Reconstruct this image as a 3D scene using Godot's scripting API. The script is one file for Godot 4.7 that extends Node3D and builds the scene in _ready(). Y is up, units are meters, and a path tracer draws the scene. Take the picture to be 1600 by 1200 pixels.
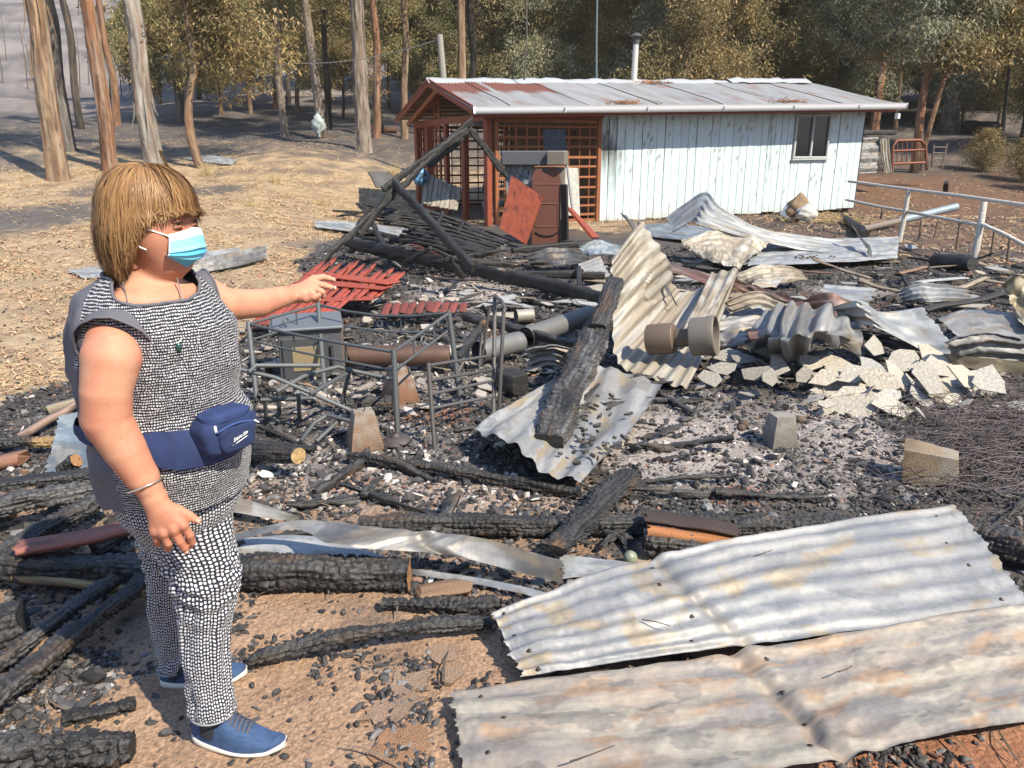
extends Node3D

# ---------------------------------------------------------------- survey of the place
const EYE := 1.604
const LENS := 1203.0
var cp := cos(deg_to_rad(17.0))
var sp := sin(deg_to_rad(17.0))
var sun_dir := Vector3(0.507, 0.719, 0.472)
var rng := RandomNumberGenerator.new()
var used := {}
var M := {}
var nz := FastNoiseLite.new()
var nf := FastNoiseLite.new()
var ncell := FastNoiseLite.new()
var LH := [[-30.0, 0.0], [10.0, 0.0], [13.0, 0.12], [16.0, 0.35], [22.0, 0.85], [27.0, 1.5], [40.0, 2.75], [60.0, 5.4], [75.0, 8.2], [120.0, 19.0], [300.0, 66.0]]
var RH := [[-30.0, 0.0], [12.0, 0.0], [15.0, 0.05], [17.5, 0.06], [20.0, -0.1], [24.0, 0.55], [30.0, 1.35], [40.0, 2.75], [60.0, 5.4], [75.0, 8.2], [120.0, 19.0], [300.0, 66.0]]


func table(t: Array, d: float) -> float:
	for i in range(1, t.size()):
		if d < t[i][0]:
			var f: float = (d - t[i - 1][0]) / (t[i][0] - t[i - 1][0])
			return lerpf(t[i - 1][1], t[i][1], f)
	return t[-1][1]


func ground(x: float, z: float) -> float:
	var d := -z
	var g := 0.0
	if d > 9.0:
		var k := smoothstep(-6.0, -1.5, x + (d - 16.0) * 0.1)
		g = lerpf(table(LH, d), table(RH, d), k)
		g += nz.get_noise_2d(x * 3.0, z * 3.0) * clampf((d - 9.0) * 0.02, 0.0, 0.5)
	return g + nz.get_noise_2d(x * 30.0, z * 30.0) * 0.018


func ray(px: float, py: float) -> Vector3:
	var xc := (px - 800.0) / LENS
	var yc := (600.0 - py) / LENS
	return Vector3(xc, yc * cp - sp, -yc * sp - cp)


# a place at a given distance, and a place h above the ground
func at(px: float, py: float, d: float) -> Vector3:
	var r := ray(px, py)
	return Vector3(0, EYE, 0) + r * (d / -r.z)


func on(px: float, py: float, h := 0.0) -> Vector3:
	var r := ray(px, py)
	r /= -r.z
	var d := 0.6
	var last := d
	while d < 280.0:
		if EYE + r.y * d < ground(r.x * d, -d) + h:
			break
		last = d
		d *= 1.03
	for i in 14:
		var m := (last + d) * 0.5
		if EYE + r.y * m < ground(r.x * m, -m) + h:
			d = m
		else:
			last = m
	return Vector3(r.x * d, EYE + r.y * d, -d)


func col(r: float, g: float, b: float) -> Color:
	return Color(r, g, b)


# ---------------------------------------------------------------- mesh building
class MB:
	var v := PackedVector3Array()
	var n := PackedVector3Array()
	var c := PackedColorArray()
	var u := PackedVector2Array()
	var ix := PackedInt32Array()

	func quad(a: Vector3, b: Vector3, cc: Vector3, d: Vector3, k: Color) -> void:
		var nn := (cc - a).cross(b - d).normalized()
		var s := v.size()
		for p in [a, b, cc, d]:
			v.append(p)
			n.append(nn)
			c.append(k)
		u.append(Vector2(0, 0)); u.append(Vector2(1, 0)); u.append(Vector2(1, 1)); u.append(Vector2(0, 1))
		for i in [0, 1, 2, 0, 2, 3]:
			ix.append(s + i)

	func tri(a: Vector3, b: Vector3, cc: Vector3, k: Color) -> void:
		var nn := (cc - a).cross(b - a).normalized()
		var s := v.size()
		for p in [a, b, cc]:
			v.append(p)
			n.append(nn)
			c.append(k)
			u.append(Vector2.ZERO)
		ix.append(s); ix.append(s + 1); ix.append(s + 2)

	# box with chamfered edges
	func box(x: Transform3D, s: Vector3, k: Color, ch := 0.0) -> void:
		var h := s * 0.5
		ch = minf(ch, minf(h.x, minf(h.y, h.z)) * 0.6)
		var A := [Vector3(1, 0, 0), Vector3(0, 1, 0), Vector3(0, 0, 1)]
		for a in 3:
			for sg: float in [-1.0, 1.0]:
				var e1: Vector3 = A[(a + 1) % 3]
				var e2: Vector3 = A[(a + 2) % 3]
				var o: Vector3 = A[a] * sg * h[a]
				var p := e1 * (h[(a + 1) % 3] - ch)
				var q := e2 * (h[(a + 2) % 3] - ch)
				if sg > 0.0:
					quad(x * (o - p - q), x * (o - p + q), x * (o + p + q), x * (o + p - q), k)
				else:
					quad(x * (o - p - q), x * (o + p - q), x * (o + p + q), x * (o - p + q), k)
		if ch <= 0.0:
			return
		for a in 3:
			var e0: Vector3 = A[a]
			var b := (a + 1) % 3
			var d := (a + 2) % 3
			for s1: float in [-1.0, 1.0]:
				for s2: float in [-1.0, 1.0]:
					var l := e0 * (h[a] - ch)
					var p: Vector3 = A[b] * s1 * h[b] + A[d] * s2 * (h[d] - ch)
					var q: Vector3 = A[b] * s1 * (h[b] - ch) + A[d] * s2 * h[d]
					if s1 * s2 > 0.0:
						quad(x * (p - l), x * (q - l), x * (q + l), x * (p + l), k)
					else:
						quad(x * (p - l), x * (p + l), x * (q + l), x * (q - l), k)
		for s1: float in [-1.0, 1.0]:
			for s2: float in [-1.0, 1.0]:
				for s3: float in [-1.0, 1.0]:
					var pa := Vector3(s1 * h.x, s2 * (h.y - ch), s3 * (h.z - ch))
					var pb := Vector3(s1 * (h.x - ch), s2 * h.y, s3 * (h.z - ch))
					var pc := Vector3(s1 * (h.x - ch), s2 * (h.y - ch), s3 * h.z)
					if s1 * s2 * s3 > 0.0:
						tri(x * pa, x * pc, x * pb, k)
					else:
						tri(x * pa, x * pb, x * pc, k)

	# smooth sheet of na x nb points (a outer); wrap closes it along b
	func surf(p: PackedVector3Array, na: int, nb: int, k: PackedColorArray, uv := PackedVector2Array(), wrap := false) -> void:
		var s := v.size()
		var acc := PackedVector3Array()
		acc.resize(p.size())
		var mb := nb if wrap else nb - 1
		for i in na - 1:
			for j in mb:
				var j2 := (j + 1) % nb
				var i0 := i * nb + j
				var i1 := (i + 1) * nb + j
				var i2 := (i + 1) * nb + j2
				var i3 := i * nb + j2
				var f := (p[i2] - p[i0]).cross(p[i1] - p[i3])
				acc[i0] += f; acc[i1] += f; acc[i2] += f; acc[i3] += f
				ix.append(s + i0); ix.append(s + i1); ix.append(s + i2)
				ix.append(s + i0); ix.append(s + i2); ix.append(s + i3)
		for i in p.size():
			acc[i] = acc[i].normalized()
		v.append_array(p)
		n.append_array(acc)
		c.append_array(k)
		if uv.size() == p.size():
			u.append_array(uv)
		else:
			var z := PackedVector2Array()
			z.resize(p.size())
			u.append_array(z)

	func tube(path: Array, r0: float, r1: float, seg: int, k: Color, cap := true, k2 := Color(-1, 0, 0)) -> void:
		if k2.r < 0.0:
			k2 = k
		var m := path.size()
		var pts := PackedVector3Array()
		var cs := PackedColorArray()
		var side := Vector3.ZERO
		for i in m:
			var t: Vector3 = (path[mini(i + 1, m - 1)] - path[maxi(i - 1, 0)]).normalized()
			if i == 0:
				side = t.cross(Vector3.UP if absf(t.y) < 0.9 else Vector3.RIGHT).normalized()
			else:
				side = (side - t * side.dot(t)).normalized()
			var up := side.cross(t)
			var f := float(i) / (m - 1)
			var r := lerpf(r0, r1, f)
			for j in seg:
				var a := TAU * j / seg
				pts.append(path[i] + (side * cos(a) + up * sin(a)) * r)
				cs.append(k.lerp(k2, f))
		surf(pts, m, seg, cs, PackedVector2Array(), true)
		if cap:
			for e in [0, m - 1]:
				for j in seg:
					var a: Vector3 = pts[e * seg + j]
					var b: Vector3 = pts[e * seg + (j + 1) % seg]
					if e == 0:
						tri(path[0], a, b, k)
					else:
						tri(path[e], b, a, k2)

	# ring profile [radius, height] turned about the y axis of x
	func lathe(x: Transform3D, prof: Array, seg: int, k: Color) -> void:
		var pts := PackedVector3Array()
		var cs := PackedColorArray()
		for q in prof:
			for j in seg:
				var a := TAU * j / seg
				pts.append(x * Vector3(cos(a) * q[0], q[1], sin(a) * q[0]))
				cs.append(k)
		surf(pts, prof.size(), seg, cs, PackedVector2Array(), true)

	func mesh() -> ArrayMesh:
		var a := []
		a.resize(Mesh.ARRAY_MAX)
		a[Mesh.ARRAY_VERTEX] = v
		a[Mesh.ARRAY_NORMAL] = n
		a[Mesh.ARRAY_COLOR] = c
		a[Mesh.ARRAY_TEX_UV] = u
		a[Mesh.ARRAY_INDEX] = ix
		var m := ArrayMesh.new()
		m.add_surface_from_arrays(Mesh.PRIMITIVE_TRIANGLES, a)
		return m


func numbered(s: String) -> String:
	if not used.has(s):
		used[s] = 0
		return s
	used[s] += 1
	return "%s_%03d" % [s, used[s]]


func obj(called: String, m: Variant, mat: String, parent: Node3D = self) -> MeshInstance3D:
	var o := MeshInstance3D.new()
	o.mesh = m.mesh() if m is MB else m
	o.material_override = M[mat]
	if parent == self:
		o.name = numbered(called)
		add_child(o)
	else:
		o.name = called
		var i := 0
		while parent.has_node(NodePath(o.name)):
			i += 1
			o.name = "%s_%03d" % [called, i]
		parent.add_child(o, true)
	return o


func tag(o: Node3D, label: String, category: String, group := "") -> Node3D:
	o.set_meta("label", label)
	o.set_meta("category", category)
	if not o.has_meta("kind"):
		o.set_meta("kind", "thing")
	if group:
		o.set_meta("group", group)
	return o


func thing(called: String, label: String, category: String, where := Vector3.ZERO, group := "") -> Node3D:
	var o := Node3D.new()
	o.name = numbered(called)
	add_child(o)
	o.position = where
	tag(o, label, category, group)
	return o


func struct(called: String, m: Variant, mat: String) -> MeshInstance3D:
	var o := obj(called, m, mat)
	o.set_meta("kind", "structure")
	return o


# many copies of one small shape that nobody could count
func scatter(called: String, m: Mesh, mat: String, xs: Array, cs: PackedColorArray, parent: Node3D = self) -> MultiMeshInstance3D:
	var mm := MultiMesh.new()
	mm.transform_format = MultiMesh.TRANSFORM_3D
	mm.use_colors = true
	mm.mesh = m
	mm.instance_count = xs.size()
	for i in xs.size():
		mm.set_instance_transform(i, xs[i])
		mm.set_instance_color(i, cs[i])
	var o := MultiMeshInstance3D.new()
	o.multimesh = mm
	o.material_override = M[mat]
	o.name = numbered(called) if parent == self else called
	o.set_meta("kind", "stuff")
	parent.add_child(o, true)
	return o


func frame(a: Vector3, b: Vector3, up := Vector3.UP) -> Transform3D:   # x runs from a to b, origin half-way
	var x := (b - a).normalized()
	if absf(x.dot(up)) > 0.98:
		up = Vector3(0.3, 0, 1)
	var z := x.cross(up).normalized()
	return Transform3D(Basis(x, z.cross(x), z), (a + b) * 0.5)


func bar(m: MB, a: Vector3, b: Vector3, w: float, h: float, k: Color, ch := 0.004, up := Vector3.UP) -> void:
	m.box(frame(a, b, up), Vector3(a.distance_to(b), h, w), k, ch)


func rand_basis() -> Basis:
	return Basis.from_euler(Vector3(rng.randf() * TAU, rng.randf() * TAU, rng.randf() * TAU))


func tone(k: Color, s: float) -> Color:
	var f := 1.0 + rng.randf_range(-s, s)
	return Color(k.r * f, k.g * f, k.b * f)


# ---------------------------------------------------------------- materials
func noise_tex(freq: float, lo: float, hi: float, kind := FastNoiseLite.TYPE_SIMPLEX_SMOOTH, seed_ := 1, size := 512, ret := FastNoiseLite.RETURN_DISTANCE) -> NoiseTexture2D:
	var f := FastNoiseLite.new()
	f.noise_type = kind
	f.frequency = freq
	f.seed = seed_
	f.fractal_octaves = 5
	f.fractal_gain = 0.62
	f.cellular_return_type = ret
	var g := Gradient.new()
	g.set_color(0, Color(lo, lo, lo))
	g.set_color(1, Color(hi, hi, hi))
	var t := NoiseTexture2D.new()
	t.width = size
	t.height = size
	t.seamless = true
	t.noise = f
	t.color_ramp = g
	return t


func mat(called: String, rough: float, metal := 0.0, tex: Texture2D = null, scale := 1.0, bump: Texture2D = null, depth := 0.3, world := true) -> StandardMaterial3D:
	var m := StandardMaterial3D.new()
	m.resource_name = called
	m.vertex_color_use_as_albedo = true
	m.roughness = rough
	m.metallic = metal
	if tex or bump:
		m.uv1_triplanar = true
		m.uv1_world_triplanar = world
		m.uv1_scale = Vector3.ONE * scale
	if tex:
		m.albedo_texture = tex
	if bump:
		m.heightmap_enabled = true
		m.heightmap_texture = bump
		m.heightmap_scale = depth
	m.cull_mode = BaseMaterial3D.CULL_DISABLED
	M[called] = m
	return m


func make_materials() -> void:
	var grain := noise_tex(0.03, 0.55, 1.0)
	var fine := noise_tex(0.09, 0.6, 1.0, FastNoiseLite.TYPE_SIMPLEX_SMOOTH, 4)
	var rough_h := noise_tex(0.05, 0.0, 1.0, FastNoiseLite.TYPE_SIMPLEX_SMOOTH, 9)
	var cells := noise_tex(0.04, 0.0, 1.0, FastNoiseLite.TYPE_CELLULAR, 5, 512, FastNoiseLite.RETURN_DISTANCE2_SUB)
	mat("soil", 0.95, 0.0, fine, 1.1, rough_h, 0.9)
	mat("char", 0.62, 0.0, grain, 3.0, cells, 0.5)
	mat("lump", 0.7, 0.0)
	var soft := noise_tex(0.05, 0.86, 1.0, FastNoiseLite.TYPE_SIMPLEX_SMOOTH, 21)
	mat("wall_paint", 0.6, 0.0, soft, 2.0, rough_h, 0.1)
	mat("zinc", 0.55, 0.12, soft, 1.3, rough_h, 0.08)
	mat("flat_zinc", 0.45, 0.25, soft, 1.2, rough_h, 0.08)
	mat("iron", 0.6, 0.35, fine, 4.0, rough_h, 0.1)
	mat("wood", 0.75, 0.0, fine, 3.0, rough_h, 0.25)
	mat("paint", 0.6, 0.0, grain, 2.0, rough_h, 0.15)
	mat("board", 0.85, 0.0, grain, 3.0, rough_h, 0.15)
	mat("concrete", 0.92, 0.0, fine, 4.0, rough_h, 0.5)
	mat("bark", 0.9, 0.0, fine, 1.5, rough_h, 2.0)
	mat("straw", 0.8)
	mat("leaf", 0.65)
	M.leaf.backlight_enabled = true
	M.leaf.backlight = Color(0.55, 0.5, 0.3)
	mat("plastic", 0.35)
	mat("cloth", 0.85, 0.0, fine, 25.0, rough_h, 0.05)
	mat("skin", 0.52, 0.0, noise_tex(0.06, 0.86, 1.0, FastNoiseLite.TYPE_SIMPLEX_SMOOTH, 14), 9.0, noise_tex(0.1, 0.0, 1.0, FastNoiseLite.TYPE_CELLULAR, 3), 0.05)
	M.skin.metallic_specular = 0.3
	M.skin.subsurf_scatter_enabled = true
	M.skin.subsurf_scatter_strength = 0.06
	mat("hair", 0.55)
	mat("mask", 0.8)
	mat("metal", 0.25, 0.9)
	mat("plain_white", 0.7)
	M.plain_white.vertex_color_use_as_albedo = false
	M.plain_white.albedo_color = Color(0.85, 0.85, 0.87)
	var g := mat("glass", 0.08)
	g.vertex_color_use_as_albedo = false
	g.albedo_color = Color(0.03, 0.038, 0.042, 0.82)
	g.transparency = BaseMaterial3D.TRANSPARENCY_ALPHA


func _ready() -> void:
	rng.seed = 7
	nz.seed = 3
	nz.frequency = 0.02
	nz.fractal_octaves = 4
	nf.seed = 8
	nf.frequency = 1.0
	nf.fractal_octaves = 4
	ncell.seed = 12
	ncell.noise_type = FastNoiseLite.TYPE_CELLULAR
	ncell.frequency = 1.0
	ncell.fractal_type = FastNoiseLite.FRACTAL_NONE
	ncell.cellular_return_type = FastNoiseLite.RETURN_DISTANCE2_SUB
	ncell.cellular_jitter = 0.75
	var cam := Camera3D.new()
	cam.name = "camera"
	cam.fov = rad_to_deg(2.0 * atan(600.0 / LENS))
	cam.near = 0.05
	cam.far = 900.0
	cam.position = Vector3(0, EYE, 0)
	cam.rotation_degrees.x = -17.0
	add_child(cam)
	var env := Environment.new()
	var sky := Sky.new()
	var ps := ProceduralSkyMaterial.new()
	ps.sky_top_color = Color(0.47, 0.60, 0.79)
	ps.sky_horizon_color = Color(0.83, 0.84, 0.83)
	ps.sky_curve = 0.18
	ps.ground_bottom_color = Color(0.3, 0.25, 0.2)
	ps.ground_horizon_color = Color(0.6, 0.58, 0.55)
	sky.sky_material = ps
	env.background_mode = Environment.BG_SKY
	env.sky = sky
	env.background_energy_multiplier = 1.0
	env.tonemap_mode = Environment.TONE_MAPPER_LINEAR
	env.tonemap_exposure = 1.78
	env.sdfgi_enabled = true
	env.ssao_enabled = true
	env.ssil_enabled = true
	env.fog_enabled = true
	env.fog_density = 0.0005
	env.fog_light_color = Color(0.86, 0.84, 0.80)
	var we := WorldEnvironment.new()
	we.name = "surroundings"
	we.environment = env
	add_child(we)
	var sun := DirectionalLight3D.new()
	sun.name = "sun"
	sun.light_energy = 1.6
	sun.light_color = Color(1.0, 0.95, 0.86)
	sun.light_angular_distance = 0.5
	sun.shadow_enabled = true
	add_child(sun)
	sun.look_at_from_position(sun_dir * 50.0, Vector3.ZERO)
	make_materials()
	var t0 := Time.get_ticks_msec()
	for step: Callable in [make_ground, place_scatter, make_house, make_trees, make_sheets, make_beams, make_frames, make_shards, make_yard, make_person]:
		step.call()
		var t1 := Time.get_ticks_msec()
		print(step.get_method(), " ", t1 - t0)
		t0 = t1


# ---------------------------------------------------------------- ground
var zone_debris: PackedVector2Array
var zone_pile: PackedVector2Array
var spots := []


func flat(p: Vector3) -> Vector2:
	return Vector2(p.x, p.z)


func poly(a: Array) -> PackedVector2Array:
	var o := PackedVector2Array()
	for q in a:
		o.append(flat(on(q[0], q[1])))
	return o


# a patch of ground given by its middle and half-widths, with a colour and a strength
func spot(px: float, py: float, rx: float, ry: float, k: Color, s: float, what: String) -> void:
	var m := on(px, py)
	var a := on(px + rx, py)
	var b := on(px, py - ry)
	spots.append({"at": flat(m), "rx": absf(a.x - m.x), "ry": absf(b.z - m.z), "k": k, "s": s, "what": what})


func make_zones() -> void:
	zone_debris = poly([[-500, 700], [0, 655], [90, 615], [370, 545], [430, 470], [500, 395], [560, 345], [800, 352], [1000, 372], [1180, 392], [1400, 400], [1560, 415], [2300, 450], [2300, 900], [1640, 940], [1500, 830], [1300, 815], [1000, 870], [800, 960], [500, 900], [0, 850], [-600, 850]])
	zone_pile = poly([[-500, 700], [150, 700], [260, 860], [200, 960], [230, 1180], [-100, 1320], [-500, 1200]])
	var ash := col(0.50, 0.44, 0.41)
	for q in [[1040, 690, 130, 45, 0.85], [1120, 640, 100, 30, 0.4], [1330, 690, 90, 45, 0.7], [1250, 745, 150, 30, 0.45], [730, 455, 70, 20, 0.8], [640, 760, 160, 30, 0.45], [560, 590, 170, 40, 0.4], [1300, 640, 60, 30, 0.6], [1450, 660, 120, 30, 0.3], [900, 790, 100, 20, 0.3], [620, 690, 140, 30, 0.3], [440, 730, 60, 30, 0.5], [1330, 455, 50, 8, 0.6]]:
		spot(q[0], q[1], q[2], q[3], ash, q[4], "ash")
	var red := col(0.36, 0.15, 0.08)
	for q in [[1155, 775, 55, 14, 0.7], [700, 650, 40, 14, 0.8], [640, 650, 30, 10, 0.6], [560, 755, 40, 12, 0.5], [780, 690, 50, 10, 0.4], [1500, 1185, 220, 50, 0.9], [1240, 470, 80, 10, 0.4]]:
		spot(q[0], q[1], q[2], q[3], red, q[4], "soil")
	var burnt := col(0.10, 0.095, 0.10)
	for q in [[60, 337, 105, 18, 0.9], [330, 297, 45, 7, 0.85], [150, 300, 40, 8, 0.8], [560, 385, 90, 12, 0.7], [20, 255, 60, 12, 0.7], [1100, 385, 170, 20, 0.6]]:
		spot(q[0], q[1], q[2], q[3], burnt, q[4], "burnt")
	var bank := col(0.22, 0.115, 0.065)
	for q in [[1450, 300, 140, 25, 0.8], [1500, 350, 160, 25, 0.6], [1350, 290, 60, 15, 0.7]]:
		spot(q[0], q[1], q[2], q[3], bank, q[4], "soil")


func in_debris(x: float, z: float) -> bool:
	var w := Vector2(nz.get_noise_2d(x * 14.0, z * 14.0), nz.get_noise_2d(x * 14.0 + 90.0, z * 14.0)) * 0.5
	return Geometry2D.is_point_in_polygon(Vector2(x, z) + w, zone_debris) or (z > -5.0 and Geometry2D.is_point_in_polygon(Vector2(x, z) + w * 0.6, zone_pile))


func spot_weight(x: float, z: float, what: String) -> float:
	var s := 0.0
	for q in spots:
		if q.what == what:
			var dx: float = (x - q.at.x) / q.rx
			var dz: float = (z - q.at.y) / q.ry
			var r := dx * dx + dz * dz
			if r < 3.0:
				s = maxf(s, q.s * (1.0 - smoothstep(0.35, 2.2, r + nf.get_noise_2d(x * 2.2, z * 2.2) * 1.4)))
	return s


func ground_colour(x: float, z: float) -> Color:
	var d := -z
	var n1 := nf.get_noise_2d(x * 0.9, z * 0.9)
	var n2 := nf.get_noise_2d(x * 4.0 + 31.0, z * 4.0)
	var n3 := nf.get_noise_2d(x * 14.0, z * 14.0 + 7.0)
	var k: Color
	if in_debris(x, z):
		k = col(0.062, 0.056, 0.053).lerp(col(0.14, 0.115, 0.10), clampf(n2 * 1.1 + 0.25, 0.0, 1.0))
		k = k.lerp(col(0.24, 0.14, 0.085), clampf(n1 * 1.2 - 0.1, 0.0, 0.7))
		if z > -3.6 and x < 0.4:
			k = k.lerp(col(0.42, 0.27, 0.175), 0.75)
	elif d < 4.6:
		k = col(0.47, 0.31, 0.205).lerp(col(0.38, 0.235, 0.15), clampf(n2 + 0.4, 0.0, 1.0))
		k = k.lerp(col(0.11, 0.09, 0.08), clampf(n1 * 1.3 + n3 * 0.6 - 0.15, 0.0, 0.75))
	else:
		var right := smoothstep(0.0, 3.0, x - 1.0 + n1 * 2.0)
		var straw := col(0.58, 0.44, 0.27).lerp(col(0.44, 0.31, 0.19), clampf(n2 * 1.2 + 0.45, 0.0, 1.0))
		straw = straw.lerp(col(0.33, 0.23, 0.155), clampf(n1 * 1.3 + 0.15, 0.0, 0.85))
		var bank := col(0.17, 0.10, 0.065).lerp(col(0.075, 0.062, 0.055), clampf(n1 * 2.0 + n2 * 1.0 + 0.5, 0.0, 1.0))
		k = straw.lerp(bank, right)
		var black := col(0.105, 0.094, 0.092).lerp(col(0.26, 0.2, 0.15), clampf(n1 * 1.6 + n2 * 0.7 - 0.1, 0.0, 0.8))
		k = k.lerp(black, smoothstep(22.0, 29.0, d + n1 * 7.0 - clampf(x + 6.0, 0.0, 5.0) * 0.3))
		var n0 := nf.get_noise_2d(x * 0.05, z * 0.11)
		k = k.lerp(col(0.33, 0.285, 0.265).lerp(col(0.15, 0.138, 0.138), clampf(n0 * 2.2 + n1 * 0.7 + 0.45, 0.0, 1.0)), smoothstep(38.0, 60.0, d + n1 * 8.0))
	for q in spots:
		var dx: float = (x - q.at.x) / q.rx
		var dz: float = (z - q.at.y) / q.ry
		var r := dx * dx + dz * dz
		if r < 3.0:
			k = k.lerp(q.k, q.s * (1.0 - smoothstep(0.35, 2.2, r + n2 * 1.3 + n3 * 0.5)))
	var g := 1.0 + n3 * 0.22
	return Color(k.r * g, k.g * g, k.b * g)


func make_ground() -> void:
	make_zones()
	var ds := []
	var d := -6.0
	while d < 320.0:
		ds.append(d)
		d += 0.3 if d < 1.2 else 0.035 if d < 4.0 else 0.05 if d < 8.0 else 0.1 if d < 14.0 else 0.2 if d < 26.0 else 0.6 if d < 60.0 else 4.0
	var nc := 300
	var p := PackedVector3Array()
	var k := PackedColorArray()
	for e: float in ds:
		var half := 3.0 + 0.95 * maxf(e, 1.0)
		for j in nc:
			var x := (float(j) / (nc - 1) * 2.0 - 1.0) * half
			var y := ground(x, -e)
			if e > 1.0 and e < 12.0:
				y += nf.get_noise_2d(x * 5.0, e * 5.0) * 0.012
			p.append(Vector3(x, y, -e))
			k.append(ground_colour(x, -e))
	var m := MB.new()
	m.surf(p, ds.size(), nc, k)
	struct("ground", m, "soil")


func lump_mesh(seed_: int, squash: float) -> ArrayMesh:
	var r := RandomNumberGenerator.new()
	r.seed = seed_
	var m := MB.new()
	var top := []
	for i in 5:
		var a := TAU * i / 5.0 + r.randf_range(-0.3, 0.3)
		top.append([Vector3(cos(a) * r.randf_range(0.4, 0.6), r.randf_range(-0.1, 0.15) * squash, sin(a) * r.randf_range(0.4, 0.6)), Vector3(cos(a + 0.4) * r.randf_range(0.2, 0.4), r.randf_range(0.3, 0.5) * squash, sin(a + 0.4) * r.randf_range(0.2, 0.4))])
	for i in 5:
		var a: Array = top[i]
		var b: Array = top[(i + 1) % 5]
		m.tri(a[0], a[1], b[0], Color.WHITE)
		m.tri(b[0], a[1], b[1], Color.WHITE)
		m.tri(a[1], Vector3(0, 0.5 * squash, 0), b[1], Color.WHITE)
		m.tri(a[0], b[0], Vector3(0, -0.4 * squash, 0), Color.WHITE)
	return m.mesh()


func blade_mesh(w: float, bend: float) -> ArrayMesh:
	var m := MB.new()
	var pts := PackedVector3Array()
	var ks := PackedColorArray()
	for i in 5:
		var f := i / 4.0
		var ww := w * (0.35 + 0.65 * sin(PI * clampf(f * 0.9 + 0.08, 0.0, 1.0)))
		for s: float in [-1.0, 1.0]:
			pts.append(Vector3(f - 0.5, sin(PI * f) * bend, s * ww + bend * 0.6 * f * f))
			ks.append(Color.WHITE)
	m.surf(pts, 5, 2, ks)
	return m.mesh()


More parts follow.
